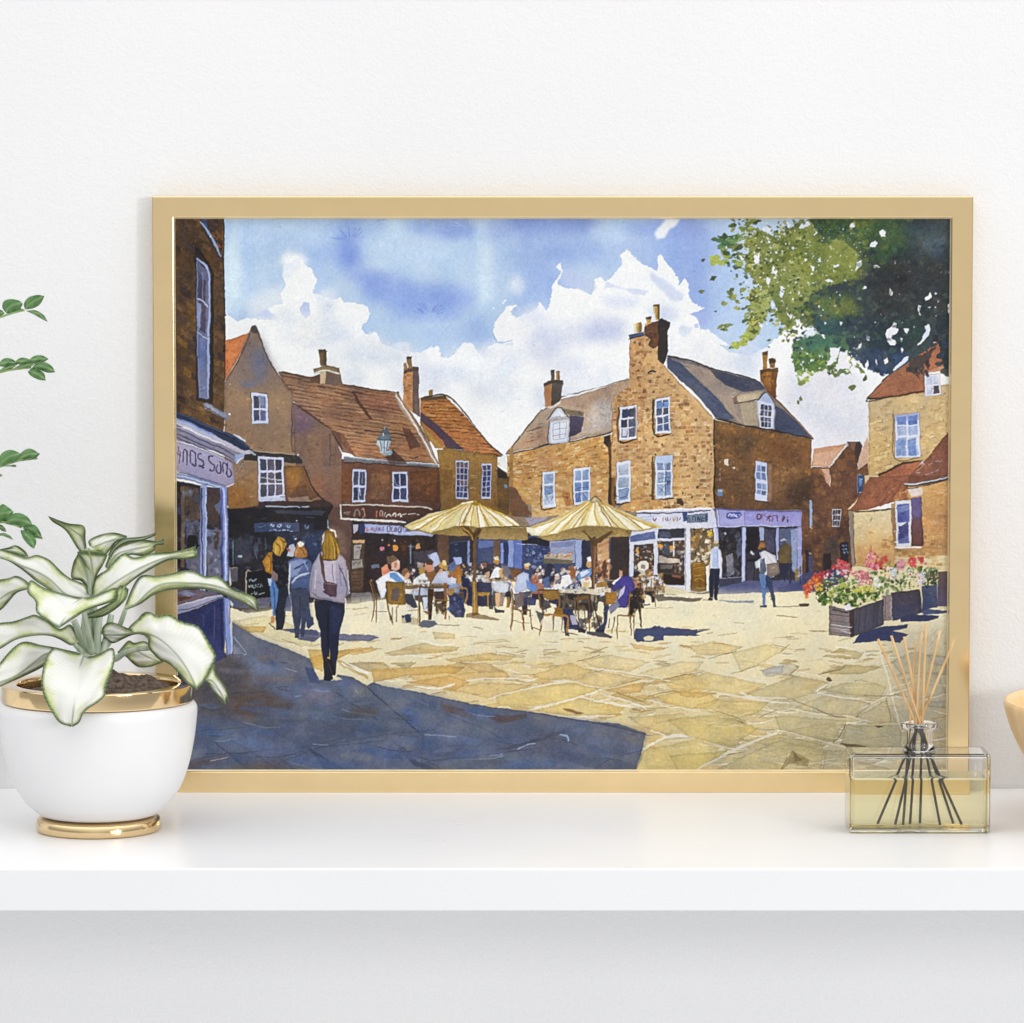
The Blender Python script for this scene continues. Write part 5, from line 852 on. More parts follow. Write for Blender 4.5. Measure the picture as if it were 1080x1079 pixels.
# first, dark coat
F('205,350 240,370 268,440 265,590 225,590 212,480','#4a76b4',1,.16,c2='#5f82b8'); L('225,380 240,480 235,585','#33548c',1.4); F('220,590 240,595 235,635 212,640','#c08a58',1,.1); L('205,635 245,675','#3a2f2c',1.6)
F('215,215 250,180 310,185 325,300 325,400 310,560 290,680 250,680 240,560 265,470 265,360 215,340','#1c1c24',1,.1); speck('225,220 315,220 315,400 260,380',40,['#34343e','#4a484e','#0e0e14'],.6,2,.8); F('260,420 320,400 315,520 290,660 255,660','#23283a',.9,.1)
F('165,250 195,190 222,185 222,330 180,310','#b8822c',1,.2,edge=.35); L('195,200 215,240 205,320','#7a5218',1.2); F('222,300 260,330 255,370 215,360','#8a7474',.9,.2); F('195,350 220,355 215,400 200,400','#a8bcd8',1)
F('225,180 230,130 260,85 300,95 315,130 300,160 270,210 240,200','#c09438',1,.18,edge=.3); for_=[L(s,c,w,.85) for s,c,w in [('240,120 270,150 265,200','#7a5a1c',1.4),('265,90 295,130 285,170','#8a6820',1.4),('280,100 310,120','#5c4418',1.2),('245,140 240,190','#e0c068',1.2),('290,115 305,125','#2e2618',1.4)]]
# second, denim
F('330,140 360,130 375,180 350,215 315,210','#b8bccc',.95,.15); F('310,155 340,165 335,180 315,170','#b8503c',1); F('355,210 380,120 415,125 440,180 445,215 400,222','#b07a3c',1,.2,edge=.3); F('380,125 400,115 425,130 410,150 390,150','#e4ddd0',1); L('395,150 430,200','#6c4420',1.4); L('375,170 370,210','#d8b070',1.2)
F('320,245 370,215 450,225 475,260 465,400 445,470 400,410 345,420 330,350','#5d6c96',1,.12,c2='#4c5a80',edge=.3); F('330,250 400,225 440,235 380,330 335,350','#8a97bc',.8,.15); for_=[L(s,c,w,.9) for s,c,w in [('360,300 420,260 455,250','#3c4870',2),('345,380 385,340 460,320','#c0c8dc',2),('370,360 440,350','#3c4870',2),('420,230 450,300','#a4b0cc',1.6),('335,260 330,420 345,540','#dfe3ea',1.6)]]
F('345,420 440,410 455,470 445,560 425,720 405,725 405,600 390,730 365,730 350,590','#3f4660',1,.14,c2='#3a405a'); F('430,500 470,500 485,640 455,670 440,660','#3c4664',1,.1); L('395,470 400,620','#262c40',1.2); F('455,510 485,510 490,600 470,590','#d8d2b4',.9); F('360,715 390,720 385,735 362,732','#2a2e40',1); F('310,480 345,430 345,560 300,560','#5c6484',.85,.15)
# third, beige jacket
F('490,500 580,480 680,510 685,560 650,680 640,800 625,960 600,960 590,860 580,740 575,850 560,880 545,870 530,780 525,680 500,590','#20243a',1,.10,edge=.2); F('590,520 670,540 640,700 600,700','#2c3454',.8,.12,soft=1.5); L('578,560 575,700 582,850','#10121e',1.8); F('545,870 575,870 610,990 590,1005 550,1000','#1c1c26',1,.1); F('565,855 605,870 625,950 620,970 595,965','#16171f',1); L('575,880 600,960','#3c3c48',1); F('600,965 640,980 665,995 620,1000','#e4dab8',.9)
F('480,260 520,190 550,175 640,185 690,240 705,380 710,450 680,470 685,510 620,500 500,480 460,470 455,400','#aca4b4',1,.08,c2='#9b94a8',edge=.3); F('540,240 620,240 630,380 620,480 560,360','#c0b8cc',.8,.08); for_=[L(s,c,w,.85) for s,c,w in [('640,260 690,380 690,470','#5c5870',1.6),('490,280 470,400 465,460','#857c90',1.6),('650,300 660,400','#7a7288',1.4),('505,300 490,420','#d4ccd8',1.4),('600,260 610,370','#8a6a70',1.4),('700,300 708,450','#dcd8e0',1.4),('470,440 520,475 600,490','#6a6478',1.2),('680,480 690,525','#e4e2e8',2),('490,485 475,515','#e0dee4',1.6)]]
F('525,180 550,250 560,360 575,380 560,400 540,330 520,220','#5c443c',1,.12); F('550,380 600,375 635,385 630,465 590,470 545,440','#5e4450',1,.14,edge=.4); L('555,385 632,388','#8a6c70',1.4); L('540,430 600,468','#3a2a30',1.6); B(548,428,5,'#e0dcd8')
F('530,160 535,80 560,45 590,42 620,60 640,110 650,185 630,235 580,240 525,235 540,200','#7c5e22',1,.2,c2='#6a5020',edge=.3)
for k in range(22): x=rng.uniform(540,640); L([(575+(x-575)*.6,60+abs(x-585)*.6),(x-2,150),(x,228)],pick(['#5a4214','#a8842c','#8c6a24','#c09a3c']),rng.uniform(.8,1.6),.75)
F('540,80 555,55 545,120 535,150','#cfd0d8',.9); L('585,42 615,55 630,90','#ece6dc',2); F('630,120 650,180 640,200 632,170','#c8963c',.9)
# ---------------------------------------------------------------- planters
tile(830,500,5.394)
F('640,810 720,790 870,800 860,815 780,832 650,835','#30375c',1,.12); F('760,760 925,768 925,780 780,795','#444c70',.95,.1); F('540,860 690,850 680,870 600,885 690,905 640,955 520,940 370,960 420,900','#343a5e',1,.12)
F('765,630 855,620 855,750 770,770','#4c5470',1,.14,c2='#3c4668'); F('860,545 920,545 920,745 855,745','#5c4a48',.95,.15,c2='#4a4668')
F('590,670 755,650 770,780 600,830','#413a44',1,.14,c2='#3a4062',edge=.3); F('540,685 595,680 600,825 550,830','#8a7a7c',1,.12,edge=.2); L('560,690 562,825','#5c5058',1); L('590,690 595,825','#c0b4b0',.9); speck('610,680 745,670 750,780 615,810',20,['#5c4c48','#2e3458','#6a5a54'],1,3,.5)
F('360,765 550,705 552,850 375,925','#43404a',1,.14,c2='#4a4a5c',edge=.3); F('240,740 365,765 372,925 242,910','#756a6c',1,.14,c2='#8a7e7c',edge=.3); F('355,765 385,760 385,920 360,925','#3a302e',1,.1)
for k in range(9): x=400+k*17; L([(x,755-k*5),(x-8,900-k*6)],pick(['#2e2c38','#5c5866','#383442']),1.2,.6)
for s,c,w in [('242,790 360,800','#4a4044',1.4),('245,850 370,865','#d8d0cc',1.6),('245,870 350,885','#cfc6c2',1.4),('250,830 355,840','#5a5054',1),('245,895 365,912','#5a5054',1),('260,760 350,780','#2f2a2e',2.4),('300,885 365,905','#e0d8d0',1.2)]: L(s,c,w,.85)
L('240,745 240,912','#4a4040',1)
# foliage and blossom
gr=['#5c7a2c','#7a8f34','#3c5424','#8fa23c','#2c4020','#a4b04c','#4c6a2c','#6a8a4c']
wh=['#e4e4d8','#d8dce0','#eae6da','#d0c4b0','#c8d0dc']
for poly,n,pal,r0,r1 in [('440,560 560,500 700,520 780,520 860,540 850,620 700,650 540,680 480,640',170,['#4c6a2c','#3a5426','#6a8a4c','#2c4020','#8a9c4c','#5c7a5c'],.8,2.6),
  ('160,640 240,580 330,580 420,590 500,640 540,690 450,720 380,750 330,730 250,730 200,740',260,gr,.8,2.8),('160,660 250,620 240,720 210,745 165,710',50,['#2c4020','#3c5424','#5c7a2c'],.8,2.2),('250,690 520,660 520,705 380,750 260,720',70,['#2c4020','#3c5a20','#4c6a24'],.8,2.2),
  ('340,640 500,600 520,660 400,680',50,['#c4b840','#a8b048','#d0cc70'],.8,2),('780,560 860,540 860,610 800,640 770,600',60,['#2c3c28','#3c4c30','#4c5c3c'],.8,2.2),
  ('90,640 160,570 200,590 160,650 110,700',110,['#c84438','#e0702c','#b83248','#d89040','#e4a060'],.8,2.4),('150,570 230,540 260,560 190,600',70,['#b83a3a','#8a2f3c','#d85038'],.8,2.2),('255,530 295,475 350,500 380,560 310,560',80,['#c83838','#d05a60','#c87480'],.8,2.2),
  ('160,600 200,570 200,650 165,660',16,['#e0902c','#d8a83c','#e8c060'],.8,2),('380,545 455,545 480,620 410,625',80,['#c46878','#b85068','#d88a94'],.8,2.2),('440,490 478,415 515,445 525,530 465,540',100,['#c45a78','#a84060','#d88a9c','#e0b0b8'],.7,2),('505,490 555,455 580,490 530,525',44,['#b0403c','#c85848'],.8,2),('620,490 665,475 675,530 630,540',46,['#c47890','#d898a8'],.8,2),('685,470 735,465 730,515 690,515',46,['#b83a48','#d05a60'],.8,2),('735,465 780,470 765,505',20,['#b83a48'],.8,1.8),
  ('200,560 360,530 420,600 300,600 220,630',36,wh,.7,2),('300,600 520,590 530,650 400,620',40,wh+['#d8d08c'],.7,1.8),('570,520 630,520 630,580 580,590',26,['#c8d4e0','#b4c4dc','#e4e8ea'],.8,2.2),('730,560 780,555 785,620 740,620',24,['#d8d4e8','#c4c0dc'],.9,2.2),('560,540 860,510 850,560 600,600',16,wh,.6,1.6),('490,580 540,590 530,640 490,620',18,['#d4dce4','#e4e8e4'],.8,2)]:
    speck(poly,n,pal,r0,r1,.95)
speck('120,560 520,520 520,640 200,640',34,['#d05060','#c84848','#e0a0a8','#d87888'],.6,1.8,.9)
speck('520,500 860,500 850,580 560,590',22,['#c84858','#d890a0','#b83a48'],.6,1.8,.9)
speck('200,640 520,620 520,700 240,720',36,['#f0ecd8','#f4f0e0'],.3,.9,.95); F('330,745 350,730 370,750 365,765 335,765','#d8dae8',1); L('480,400 478,430','#a84060',1.2)
# ---------------------------------------------------------------- overhanging tree
tile(730,225,3.857)
S(200,90,50,'#bcd0e6',50,.35); S(240,180,40,'#b8cce2',50,.4)
YG=['#87914a','#9aa052','#737f3e','#a9ac62','#626e36','#8c9450','#525e2e','#78804a','#454f2c']
OL=['#6e7836','#5c6a30','#7c8440','#4a5a2c','#666f38']
DG=['#38502f','#2e4638','#46603a','#2a3f38','#54703f','#3c5a48']
CH=['#34363a','#3e4042','#2d2e34','#444444','#343c3e']
TE=['#3a524c','#35494f','#436058','#303f4c','#4c685a','#3c4a58']
F('340,70 1060,20 1060,500 700,560 500,470 430,420 400,300','#4e5a3a',1,.2,rg=1)
F('250,60 330,90 400,60 480,20 600,20 620,110 680,170 660,260 560,290 480,330 440,430 390,470 340,420 330,350 290,330 260,270 210,230 230,160','#868d4a',1,.22,c2='#6f7840',rg=1.1)
F('240,300 330,330 300,430 260,500 215,520 230,430','#9aa05a',1,.2,rg=.9)
F('400,130 500,110 560,110 640,150 690,260 600,280 500,270 420,200','#76803c',.9,.2,soft=2); F('330,120 420,100 420,180 340,200','#5c6a2e',.6,.2,soft=2)
F('470,20 880,20 880,120 790,200 720,240 690,150 640,100 540,110','#3c5436',1,.2,c2='#42583a',rg=.9); F('560,20 760,20 740,80 600,100','#54703e',.7,.2,soft=3)
F('480,330 560,290 690,270 720,230 830,160 880,20 1060,20 1060,520 990,520 950,560 880,600 800,650 740,640 680,600 620,560 560,560 490,440','#3a403e',1,.2,rg=.9,c2='#36464c')
F('840,20 1060,20 1060,200 960,150 900,120','#3c4a52',.8,.2,soft=6); F('800,60 900,40 880,160 760,230 720,200','#3f5a40',.8,.2,soft=6); F('880,60 990,40 960,160 900,180','#4a5c60',.5,.2,soft=4); F('940,120 1020,90 1050,160 980,190','#54687a',.6,.2,soft=4); F('700,200 1050,180 1040,420 760,420','#302f32',.6,.16,soft=8)
F('480,340 640,320 690,400 620,440 540,420','#566a3a',.85,.2,soft=3); F('560,350 660,350 660,430 590,420','#7a7a40',.55,.2,soft=3)
F('590,400 700,440 860,430 860,560 640,540','#2c3a44',.85,.15,soft=5); F('500,420 600,420 600,500 500,480','#2c5254',.85,.15,soft=4); F('860,420 960,430 960,520 880,540','#2c4440',.8,.15,soft=4)
F('410,520 500,490 620,500 650,560 590,600 520,640 420,640 405,580','#4a6a50',1,.18,c2='#6a8a44',rg=.9); F('430,500 560,500 600,540 480,560','#3c6a60',.7,.2,soft=3); F('520,540 640,550 600,600 520,620','#6f8a5c',.6,.2,soft=3)
F('640,540 880,560 870,600 800,655 760,640 700,610 660,590','#34435a',1,.16,rg=.9)
F('990,420 1060,400 1060,680 1020,640 1010,560','#26323c',1,.15,rg=.8); F('880,600 960,560 1000,520 960,600 910,640 870,640','#4a3f3e',1,.15,rg=.8)
def leaves(poly,n,pal,l0,l1,a0,a1,a=.95):
    q=np.array(qd(poly)); lo,hi=q.min(0),q.max(0); d=0
    for _ in range(n*12):
        if d>=n: break
        x,y=lo+(hi-lo)*rng.rand(2); c=False; k=len(q)
        for i in range(k):
            x1,y1=q[i];x2,y2=q[(i+1)%k]
            if (y1>y)!=(y2>y) and x<(x2-x1)*(y-y1)/(y2-y1)+x1: c=not c
        if c: d+=1; l=rng.uniform(l0,l1); leaf(x,y,l,l*rng.uniform(.35,.75),rng.uniform(a0,a1),pick(pal),a)
leaves('150,20 260,20 300,100 260,240 190,220 100,210 80,180 140,150 90,130 95,95 160,80',95,YG+OL,16,40,-30,40)
leaves('90,95 210,80 210,130 100,140',16,['#6a8a54','#5c7c4c','#4a6a3c'],22,44,-20,20); leaves('80,180 180,150 190,200 90,210',10,['#9aa844','#a8b454'],24,44,-20,30)
leaves('150,300 260,270 330,330 300,430 260,510 200,540 170,520 210,440 150,350',70,YG,14,38,-60,40); leaves('110,460 160,440 150,480 115,480',7,YG,16,32,-30,30); leaves('160,510 240,480 220,540 150,545',12,['#97a648','#aab850'],16,34,-30,30)
leaves('300,380 420,400 430,500 370,520 340,470',60,OL+YG,10,26,-60,60); leaves('210,180 330,150 330,330 250,330',40,OL+['#3c4a24'],14,30,-60,60,.8); leaves('280,40 480,30 480,120 340,200',40,OL+YG,16,40,-60,60,.75)
leaves('400,330 520,300 500,440 420,480',40,OL+DG+['#3a4a26'],12,30,-60,60,.85); leaves('480,30 780,30 700,140 520,120',50,DG+OL,14,40,-60,60,.6); leaves('420,120 680,140 660,270 480,260',34,OL+['#858a48'],20,54,-60,60,.5)
leaves('400,560 660,560 640,640 480,640 420,650',60,['#7c9648','#5c7a44','#8fa650','#4a6a40'],12,30,-70,70); leaves('420,640 500,640 460,690 430,690',12,['#8fa84c','#a4b854'],14,30,-40,60); leaves('540,600 700,600 690,640 560,660',26,['#5a7044','#6a7a3c','#3c5448'],14,30,-70,70); leaves('400,470 500,450 480,540 410,560',20,TE,12,28,-70,70)
leaves('660,580 880,570 860,620 790,660 700,620',40,['#34435a','#3c506a','#2a3444','#42505f','#3c4a4c'],16,36,20,110); leaves('560,440 700,430 700,560 560,540',30,TE,14,36,-60,60,.6); leaves('960,520 1055,430 1055,690 1010,640',30,CH+['#2a3c50','#34404c'],18,40,-80,40); leaves('880,590 960,590 960,650 890,650',22,['#3c3634','#4a4040'],16,32,40,110); leaves('740,430 1050,240 1050,420 900,560 760,560',40,CH+TE,18,44,-60,60,.4)
for x,y,l,an in [(578,640,44,80),(650,705,34,-15),(705,668,30,-70),(445,685,36,-30),(432,765,18,80),(40,315,30,5),(95,394,15,0),(128,362,26,-10),(135,365,20,0),(312,512,20,0),(312,540,10,0),(45,190,18,-15),(86,260,36,-30),(118,458,30,-30),(155,542,16,-30),(250,500,24,80),(440,750,22,90),(632,628,20,60),(690,640,26,20)]: leaf(x,y,l,l*.55,an,pick(YG+OL))
# light showing through
for s in ['330,210 348,235 340,255 325,240','360,290 378,300 365,340 355,330','430,310 440,320 430,330','500,70 510,80 500,85','520,170 525,200 515,195','600,160 605,175 598,178','575,210 600,205 600,215 580,220','725,120 745,108 755,125 745,140 722,135','735,210 755,205 765,215 740,220','670,195 690,190 690,210 665,235','820,195 830,190 830,205 824,208','805,305 818,320 812,335 800,330','945,345 960,335 972,318 976,340 960,350 950,355','990,318 998,325 990,328','920,370 935,375 925,395 930,415 922,412','955,380 970,378 965,386','985,375 992,380 986,384','790,470 812,458 820,436 832,445 828,465 842,470 835,485 818,490 812,505 826,512 832,525 822,530 800,528 790,510 784,488','860,465 880,462 876,484 866,480','845,500 855,505 850,520','850,540 857,552 850,565','915,530 930,510 952,470 945,452 962,448 970,465 960,492 935,520 918,536','650,545 670,548 685,520 688,540 670,556','705,490 720,495 718,515 708,510','740,435 747,440 742,444','765,405 770,402 772,415','600,435 612,440 605,455','535,435 545,440 540,450','525,490 545,495 540,510 530,505','515,570 525,575 518,585','560,545 605,540 590,580 565,610 545,615 565,580','600,560 635,555 625,600 650,610 640,630 605,625 590,600','655,585 672,600 660,630 645,600','710,590 720,610 712,630 704,615','745,585 755,600 750,620','780,590 795,580 800,600 785,610','640,50 660,30 665,50 645,70','760,72 775,66 790,76 786,95 768,97','480,210 500,220 495,235','540,270 560,265 575,275 555,282','470,470 490,455 495,480 480,495 455,490','440,540 455,545 448,560','485,585 500,590 480,600','1040,370 1050,360 1050,410 1042,400','690,300 705,290 712,300 695,305','670,345 685,338 690,350','1000,350 1006,355 1000,360','250,170 275,160 272,210 255,205','195,170 215,175 205,200','290,60 320,50 320,85 300,75','380,30 400,40 395,60','340,90 360,95 350,110','300,260 318,265 310,290 300,280','385,400 410,410 400,430','320,360 335,365 328,385','430,60 445,40 470,30 480,45 455,60','420,430 440,440 425,460','270,440 290,450 280,470','865,580 880,575 870,600 820,640 815,630']:
    F(s,pick(['#dfe0e8','#e4e4ea','#d4dcea']),1,.04,rg=.3)
speck('400,100 700,100 700,300 420,480',46,['#dfe2e4','#cfdcea'],.3,1.1,1); speck('410,560 700,560 680,640 420,660',44,['#dcdde6','#e4e4ea'],.5,1.7,1); speck('220,30 480,30 400,300 230,330',46,['#d4e0ee','#dfe4ea'],.4,1.7,1); speck('700,200 1050,200 1050,500 560,540',28,['#d4d4da','#c0c8d0'],.25,.8,1)
leaves('480,250 700,240 700,420 500,430',44,OL+DG+['#3c4432','#5c5c3a'],14,36,-60,60,.7)
leaves('560,20 900,20 860,160 700,260 620,120',60,DG+OL+['#33463a','#5a7450'],14,38,-60,60,.55); leaves('700,150 1050,40 1050,420 700,420',90,CH+['#3a3c3a','#454440','#2a2a2c'],16,50,-70,70,.45)
leaves('150,30 480,30 470,330 330,430 260,480 160,330',110,['#4a5630','#3c4828','#5a662e','#a4a85a','#b2b46c'],7,20,-70,70,.75)
leaves('380,380 900,440 880,600 420,560',70,['#2c3c3a','#3c5a50','#27303a','#4a6450','#35454c'],12,34,-70,70,.6)
speck('180,40 470,25 560,110 480,300 430,440 330,420 280,480 200,420 160,330 220,240 110,190',150,['#d8e2ee','#e6eaec','#cfdcec','#dce6ea'],.35,1.5,1)
speck('430,40 760,30 700,250 500,330',60,['#d8e2ea','#c8d8dc'],.3,1.0,.95)
leaves('170,40 470,40 430,420 330,420 230,480 170,330',120,['#3f4c28','#4e5c2c','#323e22','#5c6a34'],6,18,-70,70,.8)
leaves('700,180 1050,60 1050,430 760,560 620,480',70,['#4c6062','#4a604a','#5a6c6a','#3e5442','#5a5c4c','#44585c','#546a4a'],10,30,-70,70,.45)
leaves('760,250 1040,60 1040,200 800,300',10,['#353840','#2a2c32'],20,40,-60,60,.4)
# ---------------------------------------------------------------- drying, paper and hand
def box(a,r):
    return blur1(a,r)
def blur1(m, r):
    for ax in (0,1):
        pad=[(0,0),(0,0)]; pad[ax]=(r+1,r)
        c=np.cumsum(np.pad(m,pad,mode='edge').astype(np.float64),ax)
        m=((c[2*r+1:]-c[:-2*r-1]) if ax==0 else (c[:,2*r+1:]-c[:,:-2*r-1]))/(2*r+1)
    return m.astype(np.float32)

def strokes():
    """dry-brush pass: small touches of the neighbouring colour, lighter or darker"""
    r=np.random.RandomState(77); n=0
    tile(0,0,1)
    while n<7500:
        x,y=r.uniform(182,1004),r.uniform(228,814)
        c=IMG[int((y-PY0)*SS),int((x-PX0)*SS)].copy(); lum=c.mean()
        sky=c[2]>c[0]-.02 and lum>.55
        if sky and y<520 and r.rand()<.97: n+=.3; continue
        ground=y>655
        if ground and r.rand()<.85: n+=.3; continue
        n+=1
        l=r.uniform(1.2,5.5)*(1.8 if ground else 1); an=(r.randn()*.12) if ground else r.choice([0,0,1.57,.5,-.5])+r.randn()*.25
        k=r.choice([.7,.8,.88,1.1,1.2]) if lum<.75 and not ground else r.choice([.84,.9,.95,1.06])
        cc=np.clip(c*k+(.03 if k>1 else 0)+r.randn(3)*.018,0,1)
        dx,dy=np.cos(an)*l*.5,np.sin(an)*l*.5
        L([(x-dx,y-dy),(x+r.randn()*.3,y+r.randn()*.4),(x+dx,y+dy)],cc,r.uniform(.5,1.5),r.uniform(.2,.65),jit=.1)
strokes()
def finish():
    global IMG
    r=np.random.RandomState(5)
    # wobble of the hand
    dx=(vnoise(6,31)-.5)*1.7+(vnoise(22,32)-.5)*2.6; dy=(vnoise(6,33)-.5)*1.7+(vnoise(22,34)-.5)*2.6
    yy,xx=np.mgrid[0:RH,0:RW].astype(np.float32)
    IMG=samp(np.clip(xx+dx,0,RW-1.01),np.clip(yy+dy,0,RH-1.01))
    hp=IMG-np.stack([blur1(blur1(IMG[...,k],2),2) for k in range(3)],2); IMG=np.clip(IMG+hp*.55,0,1)
    IMG=np.clip(IMG+.10*(IMG-.52)*(1-np.abs(2*IMG-1)),0,1)
    m_=IMG.mean(2,keepdims=True); IMG=m_+(IMG-m_)*.93
    # paper tooth
    t=blur1(r.rand(RH,RW).astype(np.float32)-.5,1)*.13+NZ[0]*.012
    IMG=np.clip(IMG*(1+t[...,None]),0,1)
def samp(x,y):
    xi=x.astype(int); yi=y.astype(int); fx=(x-xi)[...,None]; fy=(y-yi)[...,None]
    return (IMG[yi,xi]*(1-fx)+IMG[yi,xi+1]*fx)*(1-fy)+(IMG[yi+1,xi]*(1-fx)+IMG[yi+1,xi+1]*fx)*fy
finish()
# ================================================================ the shelf scene
import bpy, bmesh, math
from mathutils import Vector
SC = bpy.context.scene
COL = SC.collection
# ---- camera ----
FPX, PITCH, DW, HC = 4300.0, math.radians(4.8), 3.125, 0.4773
def at(px, py, y):
    """photo pixel -> world point on the vertical plane Y = y"""
    dx, dz = (px-540)/FPX, -(py-539.5)/FPX
    d = Vector((dx, math.cos(PITCH)+dz*math.sin(PITCH), -math.sin(PITCH)+dz*math.cos(PITCH)))
    t = (y+DW)/d.y
    return Vector((0,-DW,HC))+d*t
def onz(px, py, z=0.):
    dx, dz = (px-540)/FPX, -(py-539.5)/FPX
    d = Vector((dx, math.cos(PITCH)+dz*math.sin(PITCH), -math.sin(PITCH)+dz*math.cos(PITCH)))
    return Vector((0,-DW,HC))+d*((z-HC)/d.z)
cam = bpy.data.cameras.new('camera'); co = bpy.data.objects.new('camera', cam); COL.objects.link(co)
cam.sensor_width = 36; cam.lens = FPX/1080*36; cam.clip_end = 50; cam.clip_start = .05
co.location = (0,-DW,HC); co.rotation_euler = (math.pi/2-PITCH,0,0); SC.camera = co
# ---- helpers ----
def new_obj(name, me, mat, parent=None):
    o = bpy.data.objects.new(name, me); COL.objects.link(o)
    for m in (mat if isinstance(mat,(list,tuple)) else [mat]): me.materials.append(m)
    if parent is not None:
        o.parent = parent; o.matrix_parent_inverse = Matrix_T(parent)
    return o
def Matrix_T(p):
    bpy.context.view_layer.update()
    return p.matrix_world.inverted()
def mesh(name, vs, fs, mat, parent=None, smooth=True, mi=None):
    me = bpy.data.meshes.new(name); me.from_pydata([tuple(v) for v in vs],[],fs); me.update()
    if smooth: me.polygons.foreach_set('use_smooth',[True]*len(me.polygons))
    if mi: me.polygons.foreach_set('material_index',mi)
    return new_obj(name, me, mat, parent)
def thing(name, label, cat, loc, group=None):
    o = bpy.data.objects.new(name,None); COL.objects.link(o); o.location = loc; o.empty_display_size=.02
    o['label']=label; o['category']=cat
    if group: o['group']=group
    return o
def box_bm(x0,x1,y0,y1,z0,z1,bev=0.,seg=3):
    bm = bmesh.new(); bmesh.ops.create_cube(bm,size=1)
    for v in bm.verts: v.co = Vector(((x0+x1)/2+v.co.x*(x1-x0),(y0+y1)/2+v.co.y*(y1-y0),(z0+z1)/2+v.co.z*(z1-z0)))
    if bev: bmesh.ops.bevel(bm,geom=bm.edges[:],offset=bev,segments=seg,profile=.5,affect='EDGES')
    return bm
def from_bm(name,bm,mat,parent=None,smooth=False):
    me=bpy.data.meshes.new(name); bm.to_mesh(me); bm.free()
    if smooth:
        me.polygons.foreach_set('use_smooth',[True]*len(me.polygons))
    return new_obj(name,me,mat,parent)
def lathe(name, prof, cx, cy, mat, parent=None, n=96, closed=False, sq=None):
    vs=[];fs=[];m=len(prof)
    for i in range(n):
        a=2*math.pi*i/n
        for r,z in prof: vs.append((cx+r*math.cos(a),cy+r*math.sin(a),z))
    k=m if closed else m-1
    for i in range(n):
        j=(i+1)%n
        for q in range(k):
            p=(q+1)%m; fs.append((i*m+q,j*m+q,j*m+p,i*m+p))
    o=mesh(name,vs,fs,mat,parent)
    bm=bmesh.new(); bm.from_mesh(o.data); bmesh.ops.remove_doubles(bm,verts=bm.verts,dist=1e-6); bmesh.ops.recalc_face_normals(bm,faces=bm.faces); bm.to_mesh(o.data); bm.free()
    return o
def rprof(pts, r=.0015, k=4):
    """round the corners of a lathe profile"""
    out=[]
    for i,p in enumerate(pts):
        if i in (0,len(pts)-1) or len(p)>2: out.append(p[:2]); continue
        a,b,c=Vector(pts[i-1][:2]),Vector(p),Vector(pts[i+1][:2])
        d1=(a-b); d2=(c-b); q=min(r,d1.length*.45,d2.length*.45)
        s,e=b+d1.normalized()*q,b+d2.normalized()*q
        for j in range(k+1):
            t=j/k; out.append(tuple(s*(1-t)**2+b*2*t*(1-t)+e*t*t))
    return out
def tube_geo(pts, rad, n=10):
    vs=[];fs=[]
    up=Vector((0,-1,.3))
    for i,p in enumerate(pts):
        d=(pts[min(i+1,len(pts)-1)]-pts[max(i-1,0)]).normalized()
        s=d.cross(up); s=s.normalized() if s.length>1e-5 else Vector((1,0,0)); u=s.cross(d).normalized()
        r=rad[i] if hasattr(rad,'__len__') else rad
        for k in range(n):
            a=2*math.pi*k/n; vs.append(p+(s*math.cos(a)+u*math.sin(a))*r)
    for i in range(len(pts)-1):
        for k in range(n):
            fs.append((i*n+k,i*n+(k+1)%n,(i+1)*n+(k+1)%n,(i+1)*n+k))
    fs.append(tuple(range(n))[::-1]); fs.append(tuple((len(pts)-1)*n+k for k in range(n)))
    return vs,fs
def spline(P_, n):
    """Catmull-Rom through P_, resampled to n points by arc length"""
    p=np.array([tuple(v) for v in P_],float)
    q=np.vstack([2*p[0]-p[1],p,2*p[-1]-p[-2]]); o=[]
    for i in range(1,len(q)-2):
        a,b,c,d=q[i-1],q[i],q[i+1],q[i+2]
        for j in range(12):
            t=j/12; o.append(.5*(2*b+(c-a)*t+(2*a-5*b+4*c-d)*t*t+(3*b-a-3*c+d)*t**3))
    o.append(p[-1]); o=np.array(o)
    L_=np.concatenate([[0],np.cumsum(np.linalg.norm(np.diff(o,axis=0),axis=1))])
    s=np.linspace(0,L_[-1],n)
    return np.stack([np.interp(s,L_,o[:,k]) for k in range(o.shape[1])],1)
